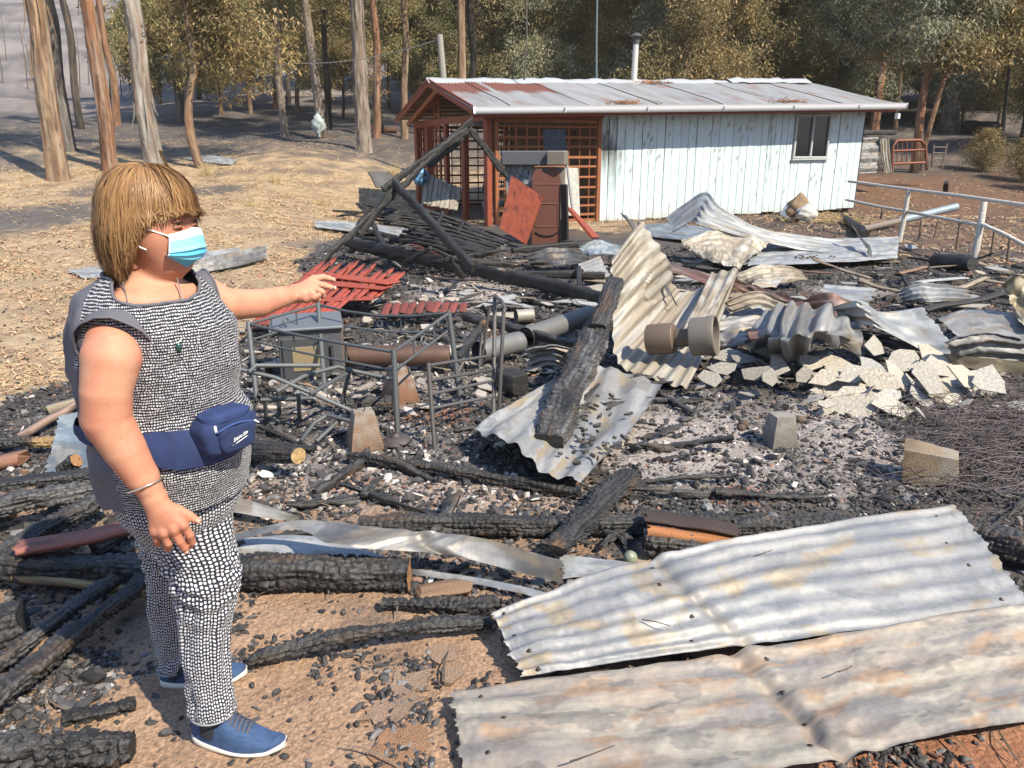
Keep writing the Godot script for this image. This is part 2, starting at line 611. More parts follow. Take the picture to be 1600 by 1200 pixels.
func place_scatter() -> void:
	var cx := [[], [], []]
	var cc := [PackedColorArray(), PackedColorArray(), PackedColorArray()]
	var ax := []
	var ac := PackedColorArray()
	for i in 300000:
		var d := 1.25 * pow(20.0 / 1.25, rng.randf())
		var x := rng.randf_range(-0.92, 1.15) * (d + 0.3)
		if d > 13.0 and x < 3.0:
			continue
		var inside := in_debris(x, -d)
		var keep := 1.0
		var n1 := nf.get_noise_2d(x * 1.6, -d * 1.6)
		if inside:
			keep = 0.9 if d > 3.3 else clampf(0.55 + n1 * 1.2, 0.1, 0.9)
		else:
			keep = clampf(n1 * 1.6 - 0.05, 0.02, 0.5) if d < 4.8 else (0.06 if x < 2.0 else 0.14)
		if rng.randf() > keep:
			continue
		var ash := spot_weight(x, -d, "ash")
		if rng.randf() < ash * 0.6:
			continue
		var y := ground(x, -d)
		var s := (0.0055 + 0.017 * pow(rng.randf(), 2.0)) * (1.0 + 0.07 * d)
		if rng.randf() < 0.06 and inside:
			s *= 2.3
		var white := inside and rng.randf() < 0.02 + ash * 0.5
		if white and x > 0.15:
			s *= 0.6
		if white and rng.randf() < (0.15 if x < 0.15 else 0.02):
			var b := Basis.from_euler(Vector3(rng.randf_range(-0.5, 0.5), rng.randf() * TAU, rng.randf_range(-0.5, 0.5))).scaled_local(Vector3(s * 1.8, s * 0.35, s * 1.5))
			ax.append(Transform3D(b, Vector3(x, y + s * 0.4, -d)))
			ac.append(tone(col(0.52, 0.49, 0.42).lerp(col(0.42, 0.43, 0.42), rng.randf()), 0.3))
			continue
		var which := rng.randi() % 3
		var b := Basis.from_euler(Vector3(rng.randf_range(-0.7, 0.7), rng.randf() * TAU, rng.randf_range(-0.7, 0.7))).scaled_local(Vector3(s * rng.randf_range(0.7, 2.6), s * rng.randf_range(0.4, 1.1), s))
		cx[which].append(Transform3D(b, Vector3(x, y + s * 0.15, -d)))
		var k := tone(col(0.034, 0.032, 0.034), 0.6)
		var q := rng.randf()
		if white:
			k = tone(col(0.38, 0.34, 0.32), 0.35)
			s *= 0.8
		elif q < 0.16:
			k = tone(col(0.14, 0.135, 0.135), 0.4)
		elif q < 0.19:
			k = tone(col(0.17, 0.10, 0.07), 0.4)
		elif q < 0.1945 and inside:
			k = tone(col(0.33, 0.13, 0.075), 0.3)
		cc[which].append(k)
	for w in 3:
		scatter("charcoal_rubble", lump_mesh(20 + w, [1.0, 0.6, 1.3][w]), "lump", cx[w], cc[w])
	scatter("ash_debris", lump_mesh(31, 0.8), "lump", ax, ac)
	# dry straw and fallen leaves over the unburnt yard
	var sx := []
	var sc := PackedColorArray()
	var lx := []
	var lc := PackedColorArray()
	for i in 215000:
		var d := 4.5 * pow(36.0 / 4.5, rng.randf())
		var x := rng.randf_range(-0.95, 0.95) * (d + 0.3)
		if in_debris(x, -d):
			continue
		var n1 := nf.get_noise_2d(x * 0.7 + 40.0, -d * 0.7)
		var keep := clampf(0.55 + n1 * 1.3, 0.04, 1.0) * (1.0 if x < 1.5 else 0.3) * (1.0 if d < 24.0 else 0.35)
		if spot_weight(x, -d, "burnt") > 0.4 or (d < 8.5 and rng.randf() < 0.6):
			keep *= 0.15
		if rng.randf() > keep:
			continue
		var y := ground(x, -d)
		var b := Basis.from_euler(Vector3(rng.randf_range(-0.4, 0.4), rng.randf() * TAU, rng.randf_range(-0.25, 0.25)))
		if rng.randf() < 0.62:
			var l := rng.randf_range(0.06, 0.2) * clampf(d * 0.09, 0.6, 1.5)
			sx.append(Transform3D(b.scaled_local(Vector3(l, l, 0.28 * clampf(d * 0.09, 0.7, 2.0))), Vector3(x, y + 0.012, -d)))
			sc.append(tone(col(0.60, 0.46, 0.26).lerp(col(0.38, 0.27, 0.15), rng.randf()), 0.25))
		else:
			var l := rng.randf_range(0.05, 0.12) * clampf(d * 0.09, 0.7, 1.5)
			lx.append(Transform3D(b.scaled_local(Vector3(l, l, 0.75)), Vector3(x, y + 0.014, -d)))
			lc.append(tone(col(0.36, 0.22, 0.12).lerp(col(0.46, 0.33, 0.21), rng.randf()) if rng.randf() < 0.8 else col(0.32, 0.14, 0.07), 0.3))
	scatter("dry_grass", blade_mesh(0.012, 0.12), "straw", sx, sc)
	scatter("fallen_leaves", blade_mesh(0.014, 0.18), "straw", lx, lc)
	# fine twigs, burnt
	var tx := []
	var tc := PackedColorArray()
	for i in 420:
		var d := 1.6 * pow(14.0 / 1.6, rng.randf())
		var x := rng.randf_range(-0.75, 0.8) * (d + 0.3)
		var b := Basis.from_euler(Vector3(0, rng.randf() * TAU, rng.randf_range(-0.12, 0.12)))
		var l := rng.randf_range(0.06, 0.28)
		if Vector2(x + 0.8, -d + 1.85).length() < 0.45:
			continue
		tx.append(Transform3D(b.scaled_local(Vector3(l, l * 0.3, 0.35)), Vector3(x, ground(x, -d) + 0.02, -d)))
		tc.append(tone(col(0.10, 0.075, 0.055), 0.6))
	scatter("burnt_debris", blade_mesh(0.010, 0.2), "straw", tx, tc)
	# upright tufts of yellow grass
	for q in [[430, 285, 0.3], [325, 275, 0.45], [500, 320, 0.2], [615, 275, 0.4], [265, 300, 0.25], [395, 322, 0.2]]:
		var c := on(q[0], q[1])
		var m := MB.new()
		for i in 90:
			var a := rng.randf() * TAU
			var r := rng.randf() * 0.16
			var p := c + Vector3(cos(a) * r, -0.02, sin(a) * r)
			var o := Vector3(cos(a), 0, sin(a)) * rng.randf_range(0.02, 0.2)
			var hh: float = q[2] * rng.randf_range(0.5, 1.0)
			m.tube([p, p + Vector3(0, hh * 0.6, 0) + o * 0.4, p + Vector3(0, hh, 0) + o], 0.004, 0.001, 3, tone(col(0.5, 0.4, 0.2), 0.3), false)
		var o := obj("grass_tuft", m, "straw")
		tag(o, {430: "dry yellow grass tuft in mid yard, brightest of the yard", 325: "low greenish grass tuft beside the trunk leaning over a metal scrap", 500: "tiny dry grass tuft left of the narrow grey roofing strip", 615: "yellow grass tuft against the far side of the red porch", 265: "dry grass tuft just above the woman's hair", 395: "tiny grass tuft right of the grey ash patch"}[int(q[0])], "grass tuft", "grass tufts in the yard")


# ---------------------------------------------------------------- the painted hut
func streaked_board(w: float, h: float, dep: float, seed_: float, scorch: float) -> MB:
	var m := MB.new()
	var rows := 26
	var base := tone(col(0.57, 0.70, 0.745), 0.04)
	for f in 3:
		var pts := PackedVector3Array()
		var ks := PackedColorArray()
		var cols := 5 if f == 0 else 2
		for i in rows:
			var y := h * i / (rows - 1.0)
			for j in cols:
				var t := j / (cols - 1.0)
				var wob := nf.get_noise_2d(seed_ * 3.1, y * 1.3) * 0.006
				var p: Vector3
				if f == 0:
					p = Vector3((t - 0.5) * w + wob, y, dep * 0.5 - (0.004 if j == 0 or j == cols - 1 else 0.0))
				elif f == 1:
					p = Vector3(-0.5 * w + wob, y, lerpf(-dep * 0.5, dep * 0.5 - 0.004, t))
				else:
					p = Vector3(0.5 * w + wob, y, lerpf(dep * 0.5 - 0.004, -dep * 0.5, t))
				var k := base
				var n := nf.get_noise_3d(p.x * 9.0 + seed_ * 5.0, y * 1.1, 0.0)
				var n2 := nf.get_noise_3d(p.x * 30.0 + seed_ * 3.0, y * 5.0, 4.0)
				k = k.lerp(col(0.5, 0.55, 0.55), clampf(n * 1.6 - 0.4, 0.0, 0.45))
				k = k.lerp(col(0.15, 0.12, 0.10), clampf((n2 + 0.30 * y / h) * 4.0 - 2.1, 0.0, 0.85))
				k = k.lerp(col(0.42, 0.38, 0.32), clampf(0.4 - y * 1.6 + n * 0.4, 0.0, 0.5))
				if scorch > 0.0:
					k = k.lerp(col(0.05, 0.045, 0.04), clampf(scorch * (1.0 - absf(y / h - 0.68) * 2.6) + n * 0.8 - 0.1, 0.0, 0.92))
				pts.append(p)
				ks.append(k)
		m.surf(pts, rows, cols, ks)
	return m


func make_house() -> void:
	var o := thing("painted_hut", "low pale blue board hut with red lattice porch and corrugated roof", "house", Vector3(-0.49, 0.09, -16.27))
	o.rotation.y = atan2(0.379, 0.925)
	var red := col(0.36, 0.085, 0.045)
	var orange := col(0.42, 0.15, 0.06)
	# wall boards
	var x := 2.60
	var i := 0
	while x < 9.82:
		var w := rng.randf_range(0.175, 0.215)
		var f := (x - 2.6) / 7.4
		var y0 := 0.0 + 0.07 * f + rng.randf_range(-0.02, 0.02) - (0.03 if i < 6 else 0.0)
		var b := obj("wall_board", streaked_board(w - 0.012, 2.216 + 0.2 * f - y0, 0.022, i * 1.7, 0.9 if i < 2 else 0.35 if i == 2 or i == 22 else 0.0), "wall_paint", o)
		b.position = Vector3(x + w * 0.5, y0, rng.randf_range(-0.004, 0.004))
		b.rotation.z = rng.randf_range(-0.003, 0.003)
		x += w
		i += 1
	var m := MB.new()   # sheathing behind the boards, end and back walls
	var dark := col(0.05, 0.045, 0.04)
	m.box(Transform3D(Basis(), Vector3(6.28, 1.13, -0.04)), Vector3(7.36, 2.14, 0.04), dark)
	m.box(Transform3D(Basis(), Vector3(9.95, 1.2, -2.65)), Vector3(0.04, 2.2, 5.2), col(0.5, 0.58, 0.6))
	m.box(Transform3D(Basis(), Vector3(2.62, 1.15, -2.65)), Vector3(0.04, 2.2, 5.2), col(0.2, 0.13, 0.09))
	m.box(Transform3D(Basis(), Vector3(6.28, 1.2, -5.28)), Vector3(7.3, 2.2, 0.04), col(0.4, 0.35, 0.3))
	obj("wall", m, "wood", o)
	m = MB.new()
	m.box(Transform3D(Basis(), Vector3(1.25, -0.06, -2.65)), Vector3(2.5, 0.12, 5.5), col(0.25, 0.2, 0.16))
	obj("porch_floor", m, "concrete", o)
	for s in [3.6, 5.2, 7.0, 8.6, 9.85]:
		m = MB.new()
		bar(m, Vector3(s, -0.42, -0.25), Vector3(s + 0.02, 0.12, -0.22), 0.12, 0.12, col(0.2, 0.13, 0.08))
		obj("stilt", m, "wood", o)
	# roof sheets, overlapping along the length
	for side in 2:
		var rx := -0.5
		var n := 0
		while rx < 10.3:
			var w := minf(0.86, 10.35 - rx)
			var lift := 0.012 * (n % 2) + 0.004
			m = MB.new()
			var na := 44
			var nb := 14
			var pts := PackedVector3Array()
			var ks := PackedColorArray()
			var base := tone(col(0.36, 0.36, 0.345), 0.12).lerp(col(0.33, 0.335, 0.345), rng.randf())
			for a in na:
				var xx := rx + (w + 0.06) * a / (na - 1.0)
				for b in nb:
					var t := b / (nb - 1.0)
					var over := 0.05 * (n % 3) * 0.3
					var z := lerpf(0.56 + over, -2.51, t) if side == 0 else lerpf(-5.58 - over, -2.51, t)
					var y := lerpf(2.24, 2.95, t) + 0.29 * (xx + 0.5) / 11.3 + lift + 0.011 * sin(xx * TAU / 0.08)
					y += nf.get_noise_2d(xx * 0.8, t * 2.0 + 20.0 * side) * 0.02
					pts.append(Vector3(xx, y, z))
					var g := nf.get_noise_2d(xx * 2.2, t * 1.2)
					var k := base.lerp(col(0.24, 0.22, 0.2), clampf(g * 1.5, 0.0, 0.6))
					k = k.lerp(col(0.30, 0.10, 0.045), clampf(nf.get_noise_2d(xx * 1.5 + 70.0, t * 3.0) * 2.0 - 0.55, 0.0, 0.6))
					if side == 0 and rx < 2.0:
						k = k.lerp(tone(col(0.21, 0.075, 0.045), 0.15), smoothstep(0.50, 0.60, t + g * 0.1) * (1.0 if absf(xx - 0.62) > 0.06 else 0.0))
					pts[-1] = pts[-1]
					ks.append(k)
			m.surf(pts, na, nb, ks)
			obj("roof_sheet", m, "zinc", o)
			rx += w - 0.02
			n += 1
	# ridge capping in two lengths, dented
	for q in [[-0.52, 8.6, 0.0], [7.6, 10.2, 0.05]]:
		var pts := PackedVector3Array()
		var ks := PackedColorArray()
		for a in 60:
			var xx := lerpf(q[0], q[1], a / 59.0)
			var dent := nf.get_noise_2d(xx * 1.4, 3.0) * 0.05
			for b in 7:
				var t := b / 6.0 * 2.0 - 1.0
				pts.append(Vector3(xx, 3.02 + q[2] + 0.29 * (xx + 0.5) / 11.3 - absf(t) * 0.13 + dent * (1.0 - t * 0.4), -2.51 + t * 0.26))
				ks.append(col(0.50, 0.51, 0.51))
		m = MB.new()
		m.surf(pts, 60, 7, ks)
		obj("ridge_cap", m, "flat_zinc", o)
	# gutter in lengths with brackets, and the red boards under it
	for g in 6:
		var a := -0.5 + g * 1.9
		var b := minf(a + 1.895, 10.5)
		var ya := 2.27 + 0.29 * (a + 0.5) / 11.3
		var yb := 2.27 + 0.29 * (b + 0.5) / 11.3
		m = MB.new()
		var pts := PackedVector3Array()
		var ks := PackedColorArray()
		var prof := [[0.0, 0.02], [0.015, -0.10], [0.06, -0.135], [0.115, -0.115], [0.125, -0.05], [0.14, 0.0], [0.15, 0.012]]
		for e in 2:
			for q in prof:
				pts.append(Vector3(a if e == 0 else b, (ya if e == 0 else yb) + q[1], 0.57 + q[0]))
				ks.append(col(0.62, 0.65, 0.70))
		m.surf(pts, 2, prof.size(), ks)
		var gut := obj("gutter", m, "plastic", o)
		m = MB.new()
		m.box(Transform3D(Basis(), Vector3(b - 0.03, yb - 0.07, 0.72)), Vector3(0.018, 0.09, 0.012), col(0.25, 0.26, 0.28))
		obj("bracket", m, "iron", gut)
	m = MB.new()
	bar(m, Vector3(-0.5, 2.15, 0.5), Vector3(10.35, 2.43, 0.5), 0.025, 0.13, red)
	obj("fascia", m, "paint", o)
	m = MB.new()
	bar(m, Vector3(-0.1, 2.15, 0.03), Vector3(2.6, 2.2, 0.03), 0.08, 0.16, red)
	obj("porch_beam", m, "paint", o)
	m = MB.new()
	bar(m, Vector3(10.3, 2.32, 0.62), Vector3(10.3, 2.2, 0.62), 0.09, 0.09, col(0.75, 0.77, 0.8))
	obj("downpipe_stub", m, "plastic", o)
	# gable: barge boards, soffit laths, struts
	for q in [[0.56, 2.2, -2.51, 2.93], [-5.56, 2.2, -2.51, 2.93]]:
		m = MB.new()
		bar(m, Vector3(-0.47, q[1], q[0]), Vector3(-0.47, q[3], q[2]), 0.03, 0.17, red)
		obj("barge_board", m, "paint", o)
		m = MB.new()
		bar(m, Vector3(0.0, q[1] - 0.04, q[0]), Vector3(0.0, q[3] - 0.04, q[2]), 0.05, 0.12, red)
		obj("rafter", m, "paint", o)
	for t in 9:
		var f := (t + 0.5) / 9.0
		for s in 2:
			m = MB.new()
			var z := lerpf(0.4, -2.4, f) if s == 0 else lerpf(-5.4, -2.6, f)
			bar(m, Vector3(-0.47, lerpf(2.2, 2.87, f), z), Vector3(2.6, lerpf(2.27, 2.94, f), z), 0.07, 0.03, orange)
			obj("roof_batten", m, "wood", o)
	m = MB.new()
	bar(m, Vector3(-0.02, 2.12, 0.1), Vector3(-0.02, 2.12, -5.4), 0.06, 0.14, red)
	obj("tie_beam", m, "paint", o)
	m = MB.new()
	bar(m, Vector3(-0.3, 2.1, -5.0), Vector3(-0.3, 2.78, -2.3), 0.05, 0.11, orange)
	obj("gable_strut", m, "wood", o)
	# posts
	for q in [[0.0, 0.0, 0.13], [0.17, 0.02, 0.09], [0.0, -1.42, 0.13], [0.0, -2.73, 0.11], [0.0, -4.24, 0.12], [0.0, -5.25, 0.12], [2.53, 0.0, 0.1], [2.5, -5.25, 0.12]]:
		m = MB.new()
		bar(m, Vector3(q[0], -0.05, q[1]), Vector3(q[0], 2.12, q[1]), q[2], q[2], tone(red if q[2] > 0.1 else orange, 0.15), 0.008)
		obj("post", m, "paint", o)
	for q in [[-3.3], [-3.65]]:
		m = MB.new()
		bar(m, Vector3(0.02, 0.05, q[0]), Vector3(0.02, 2.75, q[0]), 0.05, 0.06, orange)
		obj("ladder_rail", m, "wood", o)
	for t in 10:
		m = MB.new()
		bar(m, Vector3(0.03, 0.2 + t * 0.26, -3.28), Vector3(0.03, 0.22 + t * 0.26, -3.68), 0.03, 0.05, orange)
		obj("ladder_rung", m, "wood", o)
	# lattices of crossed slats
	lattice(o, Vector3(0.22, 0.02, 0.0), Vector3(1, 0, 0), 2.26, 2.04, 9, 10, col(0.40, 0.15, 0.065))
	lattice(o, Vector3(0.0, 0.05, -3.75), Vector3(0, 0, -1), 1.45, 2.0, 6, 9, red)
	lattice(o, Vector3(0.1, 0.05, -5.25), Vector3(1, 0, 0), 2.4, 2.0, 10, 9, col(0.25, 0.10, 0.05))
	lattice(o, Vector3(0.35, 0.05, -0.9), Vector3(1, 0, 0), 2.1, 1.8, 7, 5, col(0.2, 0.10, 0.06))
	# window
	var wf := MB.new()
	var white := col(0.66, 0.70, 0.72)
	for q in [[7.78, 1.31, 8.79, 1.31], [7.78, 2.26, 8.79, 2.28], [7.78, 1.28, 7.78, 2.30], [8.79, 1.28, 8.79, 2.30], [8.285, 1.3, 8.285, 2.28]]:
		bar(wf, Vector3(q[0], q[1], 0.035), Vector3(q[2], q[3], 0.035), 0.05, 0.07, white, 0.006, Vector3(0, 0, 1))
	var win := obj("window", wf, "paint", o)
	for q in [8.03, 8.54]:
		m = MB.new()
		m.box(Transform3D(Basis(), Vector3(q, 1.79, 0.018)), Vector3(0.45, 0.92, 0.006), Color.WHITE)
		obj("pane", m, "glass", win)
	m = MB.new()
	bar(m, Vector3(7.72, 1.26, 0.05), Vector3(8.85, 1.27, 0.05), 0.07, 0.03, white)
	obj("sill", m, "paint", win)
	# stove pipe with its cowl
	m = MB.new()
	m.tube([Vector3(4.81, 2.9, -2.5), Vector3(4.83, 4.05, -2.5)], 0.075, 0.07, 16, col(0.62, 0.62, 0.6))
	var pipe := obj("stove_pipe", m, "flat_zinc", o)
	m = MB.new()
	m.lathe(Transform3D(Basis(), Vector3(4.83, 4.05, -2.5)), [[0.0, 0.17], [0.07, 0.15], [0.16, 0.08], [0.15, 0.07], [0.07, 0.10], [0.085, 0.0], [0.08, -0.1]], 16, col(0.12, 0.12, 0.12))
	obj("cowl", m, "iron", pipe)
	# washing and tubs inside the porch
	m = MB.new()
	m.lathe(o.transform * Transform3D(Basis(), Vector3(1.1, 0.0, -2.6)), [[0.0, 0.01], [0.22, 0.01], [0.28, 0.3], [0.3, 0.31], [0.27, 0.29], [0.2, 0.05], [0.0, 0.05]], 20, col(0.35, 0.42, 0.5))
	tag(obj("wash_tub", m, "plastic"), "pale grey tub standing on the dim porch floor", "tub")
	var pts := PackedVector3Array()
	var ks := PackedColorArray()
	for a in 24:
		for b in 16:
			var u := a / 23.0
			var w := b / 15.0
			pts.append(o.transform * Vector3(0.75 + u * 0.4 + 0.03 * sin(w * 9.0), 0.95 - w * 0.7, -2.4 + 0.07 * sin(u * 14.0 + w * 2.0)))
			ks.append(col(0.16, 0.23, 0.36))
	m = MB.new()
	m.surf(pts, 24, 16, ks)
	tag(obj("hanging_cloth", m, "cloth"), "faded blue cloth hanging inside the porch behind the red posts", "cloth")
	# leaves caught on the roof
	for q in [[7.3, 0.35, "pile of brown leaves on the roof right of middle, above the gutter"], [5.2, -2.1, "brown twigs lying under the white ridge near the stove pipe"], [3.0, 0.4, "small rusty brown litter at the roof edge above the lattice end"]]:
		m = MB.new()
		for n in 70:
			var p := Vector3(q[0] + rng.randfn() * 0.22, 0, q[1] - absf(rng.randfn()) * 0.12)
			p.y = lerpf(2.24, 2.95, (0.56 - p.z) / 3.07) + 0.29 * (p.x + 0.5) / 11.3 + 0.03 + rng.randf() * 0.04
			var d := Vector3(rng.randfn(), rng.randfn() * 0.2, rng.randfn()).normalized() * rng.randf_range(0.05, 0.15)
			m.tube([o.transform * (p - d), o.transform * (p + d)], 0.008, 0.003, 3, tone(col(0.33, 0.17, 0.08), 0.4), false)
		var l := obj("leaf_litter", m, "straw")
		tag(l, q[2], "leaf litter")


func lattice(o: Node3D, p: Vector3, dir: Vector3, w: float, h: float, nv: int, nh: int, k: Color) -> void:
	var out := Vector3.UP.cross(dir) * 0.014
	var panel := Node3D.new()
	panel.name = "lattice_panel"
	o.add_child(panel, true)
	var m := MB.new()
	for e in [0.0, h]:
		m = MB.new()
		bar(m, p + Vector3(0, e, 0), p + dir * w + Vector3(0, e, 0), 0.05, 0.07, k)
		obj("rail", m, "wood", panel)
	for i in nv:
		m = MB.new()
		var a := p + dir * (w * (i + rng.randf_range(0.35, 0.65)) / nv) + out
		bar(m, a, a + Vector3(rng.randf_range(-0.01, 0.01), h, 0), 0.018, rng.randf_range(0.045, 0.06), tone(k, 0.25), 0.003, dir.cross(Vector3.UP))
		obj("lattice_slat", m, "wood", panel)
	for i in nh:
		m = MB.new()
		var a := p + Vector3(0, h * (i + rng.randf_range(0.4, 0.6)) / nh, 0) - out
		bar(m, a, a + dir * w + Vector3(0, rng.randf_range(-0.01, 0.01), 0), 0.018, rng.randf_range(0.04, 0.055), tone(k, 0.25), 0.003)
		obj("lattice_slat", m, "wood", panel)


# ---------------------------------------------------------------- trees
var BARK := {
	"tan": [Color(0.44, 0.31, 0.20), Color(0.33, 0.19, 0.11), Color(0.22, 0.14, 0.10), Color(0.52, 0.43, 0.33)],
	"grey": [Color(0.36, 0.29, 0.24), Color(0.44, 0.38, 0.33), Color(0.20, 0.15, 0.12), Color(0.30, 0.22, 0.16)],
	"pale": [Color(0.50, 0.49, 0.46), Color(0.40, 0.30, 0.24), Color(0.26, 0.22, 0.2), Color(0.58, 0.56, 0.52)],
	"rust": [Color(0.36, 0.17, 0.09), Color(0.42, 0.25, 0.15), Color(0.20, 0.10, 0.07), Color(0.46, 0.36, 0.30)],
	"dark": [Color(0.10, 0.085, 0.075), Color(0.15, 0.12, 0.10), Color(0.05, 0.045, 0.04), Color(0.18, 0.13, 0.10)],
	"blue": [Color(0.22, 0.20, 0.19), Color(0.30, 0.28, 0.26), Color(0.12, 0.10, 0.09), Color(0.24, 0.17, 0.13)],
}
var TINT := {
	"gold": [Color(0.347, 0.260, 0.103), Color(0.208, 0.182, 0.076), Color(0.428, 0.315, 0.165), Color(0.128, 0.121, 0.058)],
	"olive": [Color(0.287, 0.260, 0.110), Color(0.186, 0.191, 0.089), Color(0.437, 0.345, 0.152), Color(0.336, 0.250, 0.127)],
	"grey": [Color(0.293, 0.323, 0.224), Color(0.195, 0.215, 0.142), Color(0.410, 0.370, 0.224), Color(0.254, 0.234, 0.131)],
	"dark": [Color(0.163, 0.179, 0.098), Color(0.243, 0.221, 0.113), Color(0.122, 0.122, 0.081), Color(0.378, 0.298, 0.140)],
	"green": [Color(0.109, 0.180, 0.055), Color(0.156, 0.203, 0.078), Color(0.078, 0.109, 0.047), Color(0.203, 0.203, 0.094)],
}
var leaf_clumps := []


func leaf_clump(seed_: int, n: int, droop: float, size: float) -> ArrayMesh:
	var r := RandomNumberGenerator.new()
	r.seed = seed_
	var m := MB.new()
	for i in n:
		var p := Vector3(r.randfn(), r.randfn() * 0.8, r.randfn()) * 0.17
		var d := (Vector3(r.randfn(), -droop + r.randfn() * 0.5, r.randfn())).normalized()
		var w := d.cross(Vector3(r.randfn(), r.randfn(), r.randfn())).normalized()
		var l := size * r.randf_range(0.7, 1.3)
		var q := p + d * l
		var k := Color.WHITE * r.randf_range(0.7, 1.3)
		k.a = 1.0
		var c := p + d * l * 0.4
		var ww := w * l * 0.13
		var bend := w.cross(d) * l * 0.08
		m.tri(p, c + ww + bend, q, k)
		m.tri(p, q, c - ww + bend, k)
	return m.mesh()


func trunk_mesh(path: Array, r0: float, r1: float, bark: Array, seed_: float, burnt: float, seg := 16, fine := 1.0) -> MB:
	var m := MB.new()
	var nr := int(40 * fine) + 8
	var pts := PackedVector3Array()
	var ks := PackedColorArray()
	var last: int = path.size() - 1
	for i in nr:
		var f := pow(float(i) / (nr - 1), 1.25)
		var s := f * last
		var a := mini(int(s), last - 1)
		var pa: Vector3 = path[maxi(a - 1, 0)]
		var p: Vector3 = path[a].cubic_interpolate(path[a + 1], pa, path[mini(a + 2, last)], s - a)
		var h: float = p.y - path[0].y
		var r := lerpf(r0, r1, f) * (1.0 + 0.22 * exp(-h * 3.2))
		for j in seg:
			var an := TAU * j / seg
			var dx := cos(an)
			var dz := sin(an)
			var st := nf.get_noise_3d(dx * 2.0 + seed_, h * 0.35, dz * 2.0)
			var st2 := nf.get_noise_3d(dx * 5.5 + seed_, h * 0.9, dz * 5.5)
			var st3 := nf.get_noise_3d(dx * 11.0 + seed_, h * 1.1 + st * 2.0, dz * 11.0)
			var rr := r * (1.0 + st * 0.2 + st2 * 0.16 + st3 * 0.10)
			pts.append(p + Vector3(dx * rr, 0, dz * rr))
			var k: Color = bark[0].lerp(bark[1], clampf(st * 2.2 + 0.5, 0.0, 1.0))
			k = k.lerp(bark[2], clampf(-st2 * 3.2 - 0.1, 0.0, 0.9))
			k = k.lerp(bark[3], clampf(nf.get_noise_3d(dx * 1.5 + seed_ + 9.0, h * 0.25, dz * 1.5) * 3.0 - 0.3, 0.0, 0.85))
			k = k * (1.0 + st3 * 0.75)
			k = k.lerp(bark[2] * 0.6, clampf(-st3 * 4.0 - 1.0, 0.0, 0.8))
			if burnt > 0.0:
				k = k.lerp(Color(0.03, 0.028, 0.027), clampf((burnt - h + st * 1.2) * 1.6, 0.0, 0.95))
			ks.append(k)
	m.surf(pts, nr, seg, ks, PackedVector2Array(), true)
	return m


func leafy(parent: Node3D, xs: Array, cs: PackedColorArray, kind: int) -> void:
	if xs.size():
		scatter("crown", leaf_clumps[kind], "leaf", xs, cs, parent)


func add_clump(xs: Array, cs: PackedColorArray, p: Vector3, s: float, tint: Array) -> void:
	xs.append(Transform3D(Basis.from_euler(Vector3(rng.randf_range(-0.3, 0.3), rng.randf() * TAU, rng.randf_range(-0.3, 0.3))).scaled(Vector3.ONE * s), p))
	var q := nf.get_noise_3d(p.x * 0.7, p.y * 0.7, p.z * 0.7)
	var k: Color = tint[0].lerp(tint[1], clampf(q * 2.0 + 0.5, 0.0, 1.0))
	var z := rng.randf()
	if z < 0.22:
		k = tint[2]
	elif z < 0.38:
		k = tint[3]
	cs.append(tone(k, 0.3))


